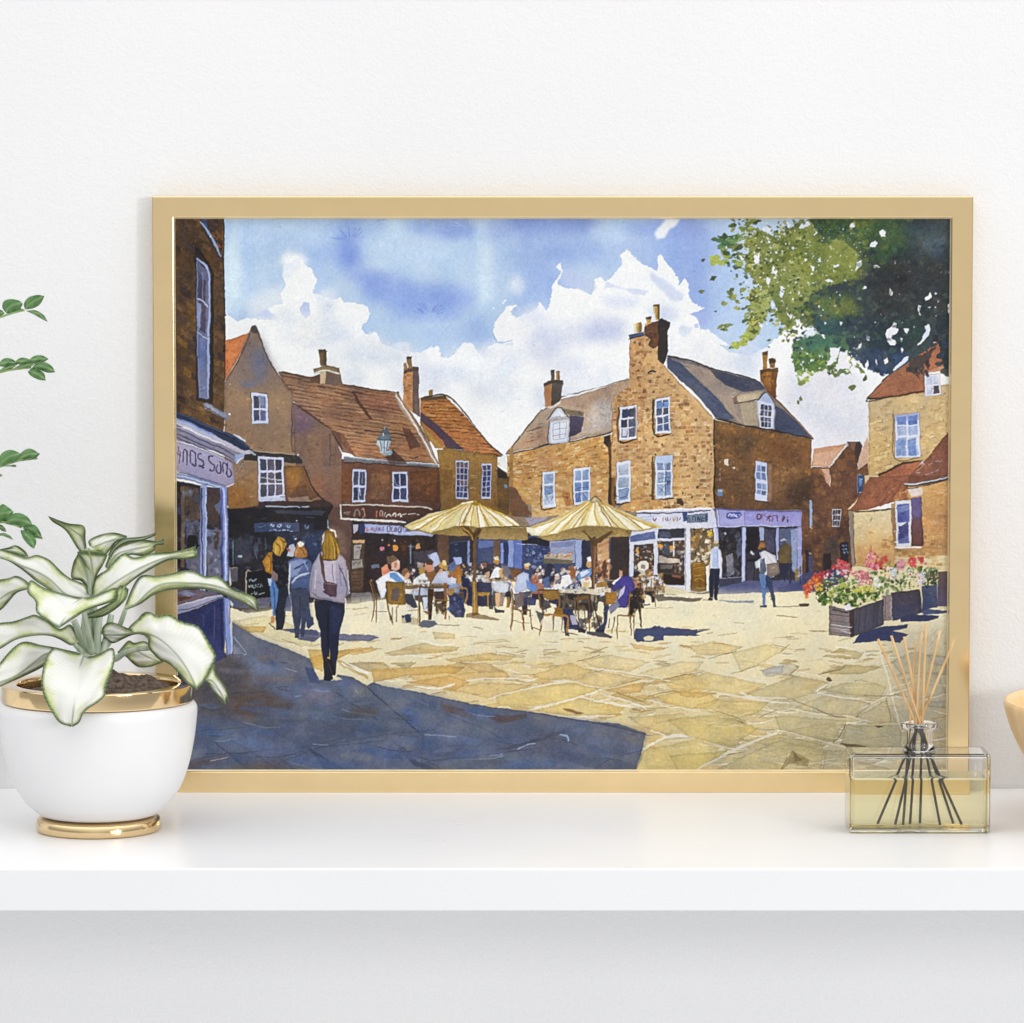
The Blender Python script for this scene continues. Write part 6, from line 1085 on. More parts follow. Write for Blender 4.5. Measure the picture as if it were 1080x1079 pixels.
# ---- materials ----
def srgb(h):
    h=h.lstrip('#'); c=[int(h[i:i+2],16)/255 for i in (0,2,4)]
    return tuple(x/12.92 if x<=.04045 else ((x+.055)/1.055)**2.4 for x in c)+(1,)
class N:
    def __init__(s,name):
        s.m=bpy.data.materials.new(name); s.m.use_nodes=True; s.t=s.m.node_tree; s.b=s.t.nodes['Principled BSDF']; s.o=s.t.nodes['Material Output']
    def n(s,ty,**k):
        x=s.t.nodes.new(ty)
        for a,v in k.items():
            if a in x.inputs: x.inputs[a].default_value=v
            else: setattr(x,a,v)
        return x
    def l(s,a,b): s.t.links.new(a,b)
    def set(s,**k):
        for a,v in k.items(): s.b.inputs[a.replace('_',' ')].default_value=v
        return s
    def ramp(s,fac,stops,interp='LINEAR'):
        r=s.n('ShaderNodeValToRGB'); r.color_ramp.interpolation=interp
        e=r.color_ramp.elements
        while len(e)<len(stops): e.new(.5)
        for x,(p,c) in zip(e,stops): x.position=p; x.color=c
        s.l(fac,r.inputs['Fac']); return r.outputs['Color']
    def noise(s,scale,detail=3,coord='Object',rough=.5,vec=None,sc=None):
        tc=s.n('ShaderNodeTexCoord'); t=s.n('ShaderNodeTexNoise'); t.inputs['Scale'].default_value=scale; t.inputs['Detail'].default_value=detail; t.inputs['Roughness'].default_value=rough
        if sc:
            m=s.n('ShaderNodeMapping'); m.inputs['Scale'].default_value=sc; s.l(tc.outputs[coord],m.inputs['Vector']); s.l(m.outputs['Vector'],t.inputs['Vector'])
        else: s.l(tc.outputs[coord],t.inputs['Vector'])
        return t.outputs['Fac']
    def bump(s,h,strength,dist):
        b=s.n('ShaderNodeBump'); b.inputs['Strength'].default_value=strength; b.inputs['Distance'].default_value=dist; s.l(h,b.inputs['Height']); s.l(b.outputs['Normal'],s.b.inputs['Normal'])
def math_(s,op,a,b=None,clamp=False):
    m=s.n('ShaderNodeMath'); m.operation=op; m.use_clamp=clamp
    for i,v in enumerate((a,b)):
        if v is None: continue
        if isinstance(v,(int,float)): m.inputs[i].default_value=v
        else: s.l(v,m.inputs[i])
    return m.outputs[0]
# painted plaster wall: fine roller texture
w=N('wall_plaster').set(Roughness=.75,Specular_IOR_Level=.2)
w.l(w.ramp(w.noise(3,2),[(.3,(.74,.74,.745,1)),(.7,(.77,.77,.77,1))]),w.b.inputs['Base Color'])
h1=w.noise(420,3,rough=.6); h2=w.noise(150,2)
w.bump(math_(w,'ADD',h1,math_(w,'MULTIPLY',h2,.8)),.42,.0011); M_WALL=w.m
s=N('white_lacquer').set(Roughness=.3,Specular_IOR_Level=.36)
s.l(s.ramp(s.noise(5,3),[(.3,(.80,.80,.805,1)),(.7,(.815,.815,.82,1))]),s.b.inputs['Base Color'])
s.l(s.ramp(s.noise(9,4),[(.3,(.27,.27,.27,1)),(.7,(.31,.31,.31,1))]),s.b.inputs['Roughness']); M_SHELF=s.m
def gold(name,base,rough):
    g=N(name).set(Metallic=1.,Roughness=rough)
    n=g.noise(40,3,sc=(1,1,1)); c0=srgb(base)
    g.l(g.ramp(n,[(.25,tuple(x*.94 for x in c0[:3])+(1,)),(.75,c0)]),g.b.inputs['Base Color'])
    g.l(g.ramp(g.noise(25,4),[(.3,(rough*.85,)*3+(1,)),(.7,(rough*1.15,)*3+(1,))]),g.b.inputs['Roughness'])
    return g.m
M_GOLD=gold('brushed_gold','#f3d7a3',.14); M_GOLDP=gold('polished_gold','#ecd0a0',.10)
c=N('white_ceramic').set(Roughness=.38,Specular_IOR_Level=.5)
c.l(c.ramp(c.noise(14,3),[(.3,(.74,.74,.745,1)),(.7,(.77,.77,.77,1))]),c.b.inputs['Base Color']); c.bump(c.noise(90,2),.06,.0006); M_CERAMIC=c.m
d=N('potting_soil').set(Roughness=.95,Specular_IOR_Level=.1)
d.l(d.ramp(d.noise(260,5,rough=.7),[(.3,srgb('#3e342e')),(.5,srgb('#6b5d54')),(.72,srgb('#9a8a7c'))]),d.b.inputs['Base Color']); d.bump(d.noise(380,5,rough=.7),.9,.003); M_SOIL=d.m
# variegated leaf, driven by distances written on the mesh
v=N('variegated_leaf').set(Roughness=.42,Specular_IOR_Level=.35)
ed=v.n('ShaderNodeAttribute',attribute_name='rim').outputs['Fac']; md=v.n('ShaderNodeAttribute',attribute_name='rib').outputs['Fac']; ac=v.n('ShaderNodeAttribute',attribute_name='along').outputs['Fac']
ns=v.noise(340,4,rough=.65); nb=v.noise(55,3)
nb2=v.ramp(nb,[(.34,(.38,.38,.38,1)),(.5,(1,1,1,1)),(.66,(3.2,3.2,3.2,1))]); e2=math_(v,'MULTIPLY',ed,nb2); e2=math_(v,'ADD',e2,math_(v,'MULTIPLY',math_(v,'SUBTRACT',ns,.5),math_(v,'MULTIPLY',math_(v,'SUBTRACT',1.,math_(v,'MULTIPLY',e2,1.2,True)),.24)))
base0=v.ramp(e2,[(0,srgb('#9aae62')),(.07,srgb('#b2be78')),(.15,srgb('#cfd4a4')),(.27,srgb('#dddfc8')),(.42,srgb('#e3e3dc')),(1,srgb('#e2e3df'))])
e3=math_(v,'ADD',ed,math_(v,'MULTIPLY',math_(v,'SUBTRACT',ns,.5),.11)); dk=v.ramp(e3,[(.0,(1,1,1,1)),(.065,(.95,.95,.95,1)),(.12,(.5,.5,.5,1)),(.20,(0,0,0,1))])
bm_=v.n('ShaderNodeMix',data_type='RGBA'); bm_.inputs[7].default_value=srgb('#37541f'); v.l(base0,bm_.inputs[6]); v.l(dk,bm_.inputs[0]); base=bm_.outputs[2]
wv=v.n('ShaderNodeTexWave'); wv.inputs['Scale'].default_value=1.; wv.inputs['Distortion'].default_value=2.; wv.inputs['Detail'].default_value=2
cm=v.n('ShaderNodeCombineXYZ'); v.l(math_(v,'MULTIPLY',math_(v,'SUBTRACT',ac,math_(v,'MULTIPLY',md,.25)),9.),cm.inputs[0]); v.l(cm.outputs[0],wv.inputs['Vector'])
mx=v.n('ShaderNodeMix',data_type='RGBA'); mx.inputs[7].default_value=srgb('#c3c9b4'); v.l(base,mx.inputs[6]); v.l(math_(v,'MULTIPLY',wv.outputs['Fac'],.20),mx.inputs[0])
rb=v.ramp(md,[(0,(1,1,1,1)),(.045,(.8,.8,.8,1)),(.09,(0,0,0,1))])
mr=v.n('ShaderNodeMix',data_type='RGBA'); mr.inputs[7].default_value=srgb('#93a083'); v.l(mx.outputs[2],mr.inputs[6]); v.l(rb,mr.inputs[0]); v.l(mr.outputs[2],v.b.inputs['Base Color'])
v.bump(math_(v,'ADD',math_(v,'MULTIPLY',wv.outputs['Fac'],.22),math_(v,'MULTIPLY',rb,-1.)),.35,.0008)
tr=v.n('ShaderNodeBsdfTranslucent'); v.l(mr.outputs[2],tr.inputs['Color']); ms=v.n('ShaderNodeMixShader'); ms.inputs[0].default_value=.16
v.l(v.b.outputs[0],ms.inputs[1]); v.l(tr.outputs[0],ms.inputs[2]); v.l(ms.outputs[0],v.o.inputs['Surface']); M_LEAF=v.m
k=N('pale_stalk').set(Roughness=.45,Specular_IOR_Level=.35)
k.l(k.ramp(k.noise(30,3,sc=(8,8,1)),[(.3,srgb('#8f9f86')),(.7,srgb('#bcc6b4'))]),k.b.inputs['Base Color']); M_STALK=k.m
g=N('glossy_green_leaf').set(Roughness=.38,Specular_IOR_Level=.4)
md=g.n('ShaderNodeAttribute',attribute_name='rib').outputs['Fac']
gb=g.ramp(g.noise(60,4),[(.3,srgb('#446b38')),(.7,srgb('#5f8850'))])
gm=g.n('ShaderNodeMix',data_type='RGBA'); gm.inputs[7].default_value=srgb('#86a070'); g.l(gb,gm.inputs[6]); g.l(g.ramp(md,[(0,(.8,.8,.8,1)),(.10,(0,0,0,1))]),gm.inputs[0]); g.l(gm.outputs[2],g.b.inputs['Base Color'])
g.bump(g.noise(120,3),.2,.0006); M_GREEN=g.m
t=N('twig').set(Roughness=.5); t.l(t.ramp(t.noise(80,3),[(.3,srgb('#6d8a4c')),(.7,srgb('#93a86a'))]),t.b.inputs['Base Color']); M_TWIG=t.m
gl=N('clear_glass').set(Roughness=0.,IOR=1.46,Transmission_Weight=1.,Base_Color=(.985,.99,.985,1))
gl.l(gl.ramp(gl.noise(6,1),[(0,(0,0,0,1)),(1,(.012,.012,.012,1))]),gl.b.inputs['Roughness']); M_GLASS=gl.m
lq=N('amber_oil').set(Roughness=0.,IOR=1.36,Transmission_Weight=1.,Base_Color=srgb('#f4eec2'))
lq.l(lq.ramp(lq.noise(8,1),[(.2,srgb('#f1eab8')),(.8,srgb('#f6f0ca'))]),lq.b.inputs['Base Color'])
M_OIL=lq.m
r=N('rattan_reed').set(Roughness=.6,Specular_IOR_Level=.25)
r.l(r.ramp(r.noise(200,4,sc=(1,1,.08)),[(.3,srgb('#b58e5c')),(.7,srgb('#dfbd8c'))]),r.b.inputs['Base Color']); M_REED=r.m
r=N('soaked_reed').set(Roughness=.5,Specular_IOR_Level=.3)
r.l(r.ramp(r.noise(200,4,sc=(1,1,.08)),[(.3,srgb('#2a211a')),(.7,srgb('#43372c'))]),r.b.inputs['Base Color']); M_WET=r.m
b=N('maple_wood').set(Roughness=.42,Specular_IOR_Level=.35)
b.l(b.ramp(b.noise(30,5,rough=.6,sc=(3,3,.35)),[(.25,srgb('#d8b07a')),(.5,srgb('#e6c594')),(.75,srgb('#efd3a6'))]),b.b.inputs['Base Color']); b.bump(b.noise(60,4,sc=(4,4,.4)),.12,.0008); M_WOOD=b.m
bk=N('backing_card').set(Roughness=.85); bk.l(bk.ramp(bk.noise(50,3),[(.3,srgb('#5a5048')),(.7,srgb('#6c6258'))]),bk.b.inputs['Base Color']); M_BACK=bk.m
pt=N('watercolour_on_paper').set(Roughness=.34,Specular_IOR_Level=.22)
pa=pt.n('ShaderNodeVertexColor',layer_name='pigment'); pt.l(pa.outputs['Color'],pt.b.inputs['Base Color']); pt.bump(pt.noise(700,3,rough=.6),.12,.0004); M_PAINT=pt.m
# ---- wall and shelf ----
wl=mesh('wall',[(-1.6,0,-1.2),(1.6,0,-1.2),(1.6,0,1.5),(-1.6,0,1.5)],[(0,1,2,3)],M_WALL,smooth=False); wl['kind']='structure'
sh=from_bm('floating_shelf',box_bm(-1.3,1.3,-.363,-.0005,-.0294,0,.0012,3),M_SHELF)
sh['label']='white glossy shelf board fixed to the wall, carrying everything'; sh['category']='shelf'
EB=N('front_shade_strip').set(Roughness=.35,Specular_IOR_Level=.4); EB.l(EB.ramp(EB.noise(6,3),[(.3,(.70,.705,.71,1)),(.7,(.715,.72,.725,1))]),EB.b.inputs['Base Color'])  # added strip: its duller colour dims the brightly lit front face
eb=from_bm('front_shade_strip',box_bm(-1.2995,1.2995,-.3642,-.3625,-.0291,-.0004,.0007,3),EB.m,sh)
# ---- framed picture ----
FR_Y=-.0215
c_bl,c_br=onz(164.2,836,0),onz(1021.6,836,0)
yb=FR_Y
pbl=at(164.2,836,yb); zt=at(540,207,yb+.0056).z
Wd=(at(1021.6,836,yb)-pbl).x; x0=pbl.x
LEAN=math.radians(.7); Hf=zt/math.cos(LEAN)
pic=thing('framed_picture','wide watercolour of a sunny market square in a slim gold frame leaning on the wall','picture',(x0+Wd/2,yb,0))
pic.rotation_euler=(-LEAN,0,0)
bpy.context.view_layer.update()
def loc(px,py):
    """photo pixel -> frame-local (x,z) on the frame's front plane"""
    Mi=pic.matrix_world.inverted(); o=Mi@Vector((0,-DW,HC)); d=(Mi@at(px,py,0))-o
    q=o+d*(-o.y/d.y); return q.x,q.z
def child(o):
    o.parent=pic; return o
hw=Wd/2; ow=.0163; dep=.0150
def rail(name,pts_prof,corners):
    """mitred rectangular moulding swept round the frame: profile (inset, depth)"""
    vs=[];fs=[]
    m=len(pts_prof)
    for (cx,cz,sx,sz) in corners:
        for a,dp in pts_prof: vs.append((cx+sx*a,dp,cz+sz*a))
    for i in range(4):
        j=(i+1)%4
        for q in range(m):
            p=(q+1)%m; fs.append((i*m+q,i*m+p,j*m+p,j*m+q))
    return vs,fs
cor=[(-hw,0,1,1),(hw,0,-1,1),(hw,Hf,-1,-1),(-hw,Hf,1,-1)]
e=.0007
prof=[(0,dep),(0,e),(e*.3,e*.3),(e,0),(ow-e,0),(ow-e*.3,e*.3),(ow,e),(ow,.0042),(ow,dep)]
vs,fs=rail('frame',prof,cor); fr=mesh('frame',vs,fs,M_GOLD,None,smooth=False); child(fr)
lip=[(ow+.00005,.0026),(ow+.0009,.0036),(ow+.0009,.0062),(ow+.00005,.0062)]
ML=N('frame_lip').set(Roughness=.35,Metallic=.6); ML.l(ML.ramp(ML.noise(50,2),[(.3,srgb('#dcc9a0')),(.7,srgb('#e8d9b8'))]),ML.b.inputs['Base Color'])
vs,fs=rail('inner_lip',lip,cor); il=mesh('inner_lip',vs,fs,ML.m,None,smooth=False); child(il)
bd=from_bm('backing_board',box_bm(-hw+ow*.5,hw-ow*.5,.0125,.0148,ow*.5,Hf-ow*.5),M_BACK); child(bd)
# the picture itself: a sheet whose pigment is laid on vertex by vertex
pd=.0052; nx,nz=1240,886
xl,xr,zl,zh=-hw+ow+.0008,hw-ow-.0008,ow+.0008,Hf-ow-.0008
gx=np.linspace(xl,xr,nx); gz=np.linspace(zl,zh,nz)
GX,GZ=np.meshgrid(gx,gz)
co_=np.stack([GX,np.full_like(GX,pd),GZ],2).reshape(-1,3).astype(np.float32)
# which spot of the painted sheet lands where: the sheet's own corners
def proj(v):
    p=pic.matrix_world@Vector(v)-Vector((0,-DW,HC)); f=p.y*math.cos(PITCH)-p.z*math.sin(PITCH); u=p.y*math.sin(PITCH)+p.z*math.cos(PITCH)
    return 540+FPX*p.x/f, 539.5-FPX*u/f
cs=[proj((xl,pd,zl)),proj((xr,pd,zl)),proj((xr,pd,zh)),proj((xl,pd,zh))]
print('sheet corners',cs)
U=((GX-xl)/(xr-xl)); V=((GZ-zl)/(zh-zl))
PXm=(cs[0][0]*(1-U)+cs[1][0]*U)*(1-V)+(cs[3][0]*(1-U)+cs[2][0]*U)*V
PYm=(cs[0][1]*(1-U)+cs[1][1]*U)*(1-V)+(cs[3][1]*(1-U)+cs[2][1]*U)*V
cc=samp(np.clip((PXm-PX0)*SS-.5,0,RW-1.01),np.clip((PYm-PY0)*SS-.5,0,RH-1.01)).reshape(-1,3)
lin=np.where(cc<=.04045,cc/12.92,((cc+.055)/1.055)**2.4)
PAINT_GAIN=.86
lin=np.clip(lin*PAINT_GAIN,0,.95)
me=bpy.data.meshes.new('painting'); nv=nx*nz; nf=(nx-1)*(nz-1)
me.vertices.add(nv); me.vertices.foreach_set('co',co_.ravel())
idx=(np.arange(nz-1)[:,None]*nx+np.arange(nx-1)[None]).ravel()
lp=np.stack([idx,idx+1,idx+nx+1,idx+nx],1).astype(np.int32)
me.loops.add(nf*4); me.loops.foreach_set('vertex_index',lp.ravel()); me.polygons.add(nf); me.polygons.foreach_set('loop_start',np.arange(0,nf*4,4,dtype=np.int32)); me.update(calc_edges=True)
ca=me.color_attributes.new('pigment','FLOAT_COLOR','POINT'); ca.data.foreach_set('color',np.concatenate([lin,np.ones((nv,1))],1).astype(np.float32).ravel())
pn=new_obj('painting',me,M_PAINT); child(pn)
# ---- white pot with the variegated plant ----
PCY=onz(105,885.6,0).y+.0448
DZ=PCY+.232
def pz(py,y=PCY): return at(104,py,y).z
def pr(dpx): return dpx*(at(105,800,PCY)-at(104,800,PCY)).x
pcx=at(103.6,800,PCY).x
plant=thing('potted_plant','white-leaved green-edged plant in a round white pot with a gold rim','potted plant',(pcx,PCY,0))
zb=pz(739.8)
body=[(0,.011),(pr(56),.011),(pr(63),.0125),(pr(75),pz(846)),(pr(87),pz(829)),(pr(95.5),pz(806)),(pr(101),pz(781)),(pr(104),pz(757.5)),(pr(104.6),pz(747)),(pr(103.4),pz(743.2)),(pr(100.5),zb+.0003),(pr(84),zb+.0003)]
bs=spline(body[2:10],40)
body=body[:2]+[tuple(q) for q in bs]+body[10:]
pot=lathe('pot',body,pcx,PCY,M_CERAMIC,plant)
ro,ri=pr(100.8),pr(85); ztop=pz(720)
rim=lathe('gold_rim',rprof([(ri-.002,zb+.001),(ro,zb+.001),(ro,ztop),(ri,ztop),(ri-.002,zb+.001)],.0012),pcx,PCY,M_GOLDP,pot,n=128)
base=lathe('gold_foot',rprof([(0,.0002),(pr(65.5),.0002),(pr(66.5),.0045),(pr(64.5),.0098),(pr(55),.0108),(0,.0108)],.003,5),pcx,PCY,M_GOLDP,pot)
# soil with clods
vs=[];fs=[];ns_,nr_=72,26
rs=np.random.RandomState(3)
from mathutils import noise as mnoise
for i in range(nr_+1):
    for j in range(ns_):
        a=2*math.pi*j/ns_; rr=(ri-.0016)*i/nr_; x,y=rr*math.cos(a),rr*math.sin(a)
        hgt=.004+.0075*abs(mnoise.noise((x*70+3,y*70,1)))+.006*mnoise.noise((x*32+9,y*32,4))+.003*abs(mnoise.noise((x*180,y*180,7)))
        hgt+=.010*math.exp(-((x-.012)**2+(y+.012)**2)/.0006)+.006*math.exp(-((x-.045)**2+(y+.004)**2)/.0002)
        hgt*=max(0,1-(i/nr_)**6*.9)
        vs.append((pcx+x,PCY+y,ztop-.0085+hgt))
for i in range(nr_):
    for j in range(ns_):
        fs.append((i*ns_+j,i*ns_+(j+1)%ns_,(i+1)*ns_+(j+1)%ns_,(i+1)*ns_+j))
mesh('soil',vs,fs,M_SOIL,plant)
def plen(poly,x):   # distance of points x (n,2) to a polyline
    best=np.full(len(x),1e9)
    for a,b in zip(poly[:-1],poly[1:]):
        ab=b-a; t=np.clip(((x-a)@ab)/(ab@ab+1e-9),0,1); best=np.minimum(best,np.linalg.norm(x-(a+t[:,None]*ab),axis=1))
    return best
def leaf3d(name, parent, o, left, mid, right, depth, cup=0., mat=None, scale_rim=20., nu=64, nv=26, belly=.0, label=None):
    """a blade from three outline curves seen in the photo (o = zoom origin and scale) and its depth along the blade"""
    tr_=lambda L_: np.array([(o[0]+x/o[2],o[1]+y/o[2]) for x,y in L_])
    A,Mi_,Bz=[spline(tr_(q),nu) for q in (left,mid,right)]
    dep=np.interp(np.linspace(0,1,nu),np.linspace(0,1,len(depth)),depth)+(DZ if mat is None else 0)
    dep=np.convolve(np.pad(dep,6,mode='edge'),np.ones(13)/13,mode='valid')
    vs=[];px=[];along=[];ribd=[]
    for i in range(nu):
        a=i/(nu-1)
        for j in range(nv):
            t=j/(nv-1)
            if t<=.5: s_=t*2; p=A[i]*(1-s_)+Mi_[i]*s_; e_=1-s_
            else: s_=t*2-1; p=Mi_[i]*(1-s_)+Bz[i]*s_; e_=s_
            y=dep[i]+cup*(e_**1.6)*math.sin(math.pi*min(1,max(.0,a))**.8)+.0016*math.sin(a*15+j*.8)*e_-belly*math.sin(math.pi*e_)*math.sin(math.pi*a)
            vs.append(at(p[0],p[1],y)); px.append(p); along.append(a); ribd.append(np.linalg.norm(p-Mi_[i]))
    fs=[(i*nv+j,i*nv+j+1,(i+1)*nv+j+1,(i+1)*nv+j) for i in range(nu-1) for j in range(nv-1)]
    ob=mesh(name,vs,fs,mat or M_LEAF,parent)
    px=np.array(px); k0=max(1,int(nu*.04))
    out=np.vstack([A[k0:],Bz[k0:][::-1]])
    rimd=np.clip(plen(out,px)/scale_rim,0,1); rb_=np.clip(np.array(ribd)/16.,0,1)
    for nm,vals in (('rim',rimd),('rib',rb_),('along',np.array(along))):
        at_=ob.data.attributes.new(nm,'FLOAT','POINT'); at_.data.foreach_set('value',vals.astype(np.float32))
    if label: ob['label']=label
    return ob
def stalk(parent, o, pts, d0, d1, r0=.0026, r1=.0016):
    q=spline([(o[0]+x/o[2],o[1]+y/o[2]) for x,y in pts],24)
    P3=[at(x,y,DZ+d0+(d1-d0)*i/23) for i,(x,y) in enumerate(q)]
    vs,fs=tube_geo(P3,[r0+(r1-r0)*i/23 for i in range(24)])
    return mesh('stalk',vs,fs,M_STALK,parent)
OV,OW,OX=(0,530,6.347),(120,530,6.35),(0,620,4.154)
PH=(0,0,1.)
lv=[]
def LF(o,l,m,r,dep,st=None,sd=None,**k):
    f=leaf3d('leaf',plant,o,l,m,r,dep,**k)
    if st: stalk(f,st[0],st[1],sd[0],sd[1],*(sd[2:]))
    return f
# upright and rear leaves
LF(OV,[(545,335),(515,305),(440,190),(350,128),(318,86)],[(575,335),(560,245),(510,203),(430,150),(318,88)],[(585,335),(573,250),(562,158),(450,137),(322,90)],[-.235,-.245,-.255],(OV,[(640,1010),(620,800),(605,560),(575,330)]),(-.232,-.235),cup=-.006)
LF(OV,[(600,605),(545,530),(478,505),(488,410),(520,343)],[(603,605),(585,500),(550,410),(521,343)],[(606,605),(605,480),(570,400),(523,343)],[-.226,-.222],cup=.004)
LF(OV,[(603,610),(585,470),(545,380),(514,332)],[(610,610),(625,500),(612,400),(592,303)],[(618,610),(650,490),(690,420),(722,350)],[-.235,-.238,-.25],(OV,[(610,1010),(605,800),(610,600)]),(-.234,-.235),cup=.008)
LF(OV,[(600,292),(592,258),(640,226),(750,200),(850,222)],[(612,300),(650,290),(720,262),(850,228)],[(640,326),(700,352),(735,322),(780,268),(850,234)],[-.22,-.215],cup=.004)
LF(OW,[(-40,350),(0,287),(70,240),(180,230),(240,215),(281,198)],[(-30,360),(10,300),(80,257),(190,242),(281,203)],[(-20,372),(20,312),(90,268),(200,252),(275,222),(280,208)],[-.215,-.195],cup=.004)
LF(OW,[(-60,430),(-20,330),(40,280),(180,250),(295,258),(335,238)],[(-50,440),(20,350),(120,315),(220,297),(290,272),(338,262)],[(-30,450),(30,385),(110,352),(200,358),(272,322),(282,290),(335,282)],[-.222,-.205,-.19],cup=.005)
LF(PH,[(97,630),(98,614),(104,606),(112,601),(120,592),(131,583.5),(142,588),(160,583.5),(180,582),(196,579),(206,576)],[(98,631),(112,621),(130,609),(150,598),(172,589),(190,585),(208,582)],[(99,633),(115,631),(132,619),(144,609.5),(160,600),(172,593.5),(183,590),(196,590),(208,588.5)],[-.24,-.235,-.215,-.19],(OV,[(665,1010),(650,850),(625,640)]),(-.236,-.24),cup=.006)
LF(OW,[(70,705),(105,610),(150,520),(200,485),(290,490),(380,475),(480,455),(540,460),(620,495),(690,490),(750,530),(800,577),(900,612),(955,645),(970,724)],[(75,715),(150,680),(230,602),(310,552),(400,537),(500,540),(600,545),(700,565),(800,602),(900,655),(968,729)],[(80,722),(180,680),(260,625),(350,592),(440,581),(560,577),(680,597),(780,633),(880,682),(966,734)],[-.235,-.225,-.205,-.19],(OW,[(-105,1020),(-20,920),(40,820),(78,716)]),(-.234,-.235),cup=.010)
LF(OW,[(90,845),(140,810),(180,755),(215,733),(250,735)],[(92,846),(130,830),(180,790),(230,755),(268,752)],[(100,848),(150,838),(200,820),(250,790),(275,760)],[-.215,-.205],cup=.004)
# low rear leaf on the right and its tail
LF(OX,[(518,278),(560,232),(590,240),(640,236),(700,290),(720,320)],[(514,280),(570,265),(640,300),(706,330)],[(514,284),(550,302),(600,345),(655,347),(716,326)],[-.20,-.178],cup=.006)
LF(OX,[(898,396),(925,345),(942,334),(948,375),(1000,455),(992,508)],[(896,400),(932,410),(965,455),(990,511)],[(896,404),(918,432),(950,477),(986,511)],[-.205,-.19],cup=.004)
# big right leaf with its small back lobe
LF(OX,[(640,190),(575,182),(490,150),(452,168),(444,200)],[(641,195),(580,200),(520,206),(447,204)],[(642,200),(585,206),(545,222),(495,243),(458,222)],[-.262,-.248,-.24],cup=.006)
LF(OX,[(590,192),(560,180),(598,141),(650,106),(690,122),(740,116),(800,148),(870,170),(914,235),(947,300),(928,345),(902,400),(866,446)],[(592,196),(640,200),(700,225),(770,287),(820,357),(864,447)],[(594,200),(645,216),(652,265),(700,316),(735,331),(780,372),(820,420),(862,447)],[-.262,-.275,-.295,-.30],(OX,[(440,290),(500,312),(545,285),(600,268),(660,262),(670,240),(640,205)]),(-.24,-.262),cup=.012)
# left side
LF(OV,[(190,358),(165,320),(105,286),(50,302),(-30,318)],[(190,361),(140,340),(80,325),(-30,322)],[(190,364),(130,357),(60,337),(-30,326)],[-.225,-.225],cup=.003)
LF(OV,[(598,628),(575,555),(515,525),(460,500),(400,450),(340,390),(290,362),(240,350),(180,365),(100,338),(0,312),(-90,310)],[(594,640),(500,632),(430,606),(340,520),(250,465),(150,425),(60,385),(-90,345)],[(590,655),(500,665),(410,640),(320,580),(240,528),(190,485),(120,432),(40,387),(-90,352)],[-.245,-.25,-.26,-.262],(OV,[(585,1010),(560,850),(585,640)]),(-.24,-.245),cup=.008)
LF(OV,[(205,552),(165,515),(110,491),(50,507),(-60,525)],[(206,573),(110,585),(40,616),(-60,690)],[(206,577),(120,602),(70,652),(20,708),(-60,770)],[-.238,-.25],cup=.006)
LF(OV,[(530,930),(520,885),(470,816),(400,845),(330,800),(240,752),(180,765),(90,795),(0,805),(-90,830)],[(522,942),(480,950),(420,912),(340,884),(240,885),(120,905),(20,955),(-90,1030)],[(515,950),(470,956),(400,918),(330,893),(230,893),(110,918),(20,970),(-90,1042)],[-.245,-.25,-.262,-.27],(OV,[(590,1050),(560,1010),(500,950)]),(-.245,-.246),cup=.008)
LF(OX,[(330,280),(250,262),(180,250),(110,235),(60,260),(0,328),(-30,380)],[(332,285),(270,278),(200,290),(150,325),(70,385),(-30,425)],[(335,290),(280,288),(220,312),(190,345),(105,388),(-30,448)],[-.25,-.255,-.275,-.29],(OX,[(375,310),(350,295),(330,285)]),(-.248,-.25),cup=.008)
# upper bowl-shaped leaf in front and its curled lip
LF(OV,[(585,745),(700,692),(768,645),(772,590),(806,553)],[(588,762),(700,725),(790,668),(812,610),(836,558)],[(590,778),(690,764),(770,718),(842,650),(862,582)],[-.258,-.262,-.262],cup=-.004)
LF(OV,[(545,640),(440,612),(300,572),(206,520),(182,600),(235,660),(244,735),(310,792),(388,840)],[(552,643),(505,672),(462,732),(422,790),(392,841)],[(562,645),(640,622),(772,568),(778,630),(742,668),(600,714),(500,774),(397,840)],[-.268,-.275,-.288,-.296],(OV,[(620,1010),(590,870),(560,720),(550,645)]),(-.25,-.268),cup=.010)
# big front leaf hanging over the rim
LF(OX,[(362,290),(300,275),(232,264),(197,320),(181,400),(190,470),(230,550),(262,592),(308,609)],[(366,300),(350,350),(336,420),(326,500),(314,607)],[(372,305),(430,290),(494,263),(501,330),(466,430),(460,472),(430,502),(372,542),(348,590),(318,609)],[-.262,-.292,-.316,-.322,-.320],(OX,[(395,310),(378,300),(366,304)]),(-.25,-.262),cup=.010)
# extra stalks standing in the clump
for q,dd in (([(560,1020),(530,880),(495,790)],-.246),([(650,1015),(655,880),(668,760)],-.24),([(690,1015),(715,900),(745,750)],-.232)):
    stalk(plant,OV,q,-.24,dd,.0030,.0022)
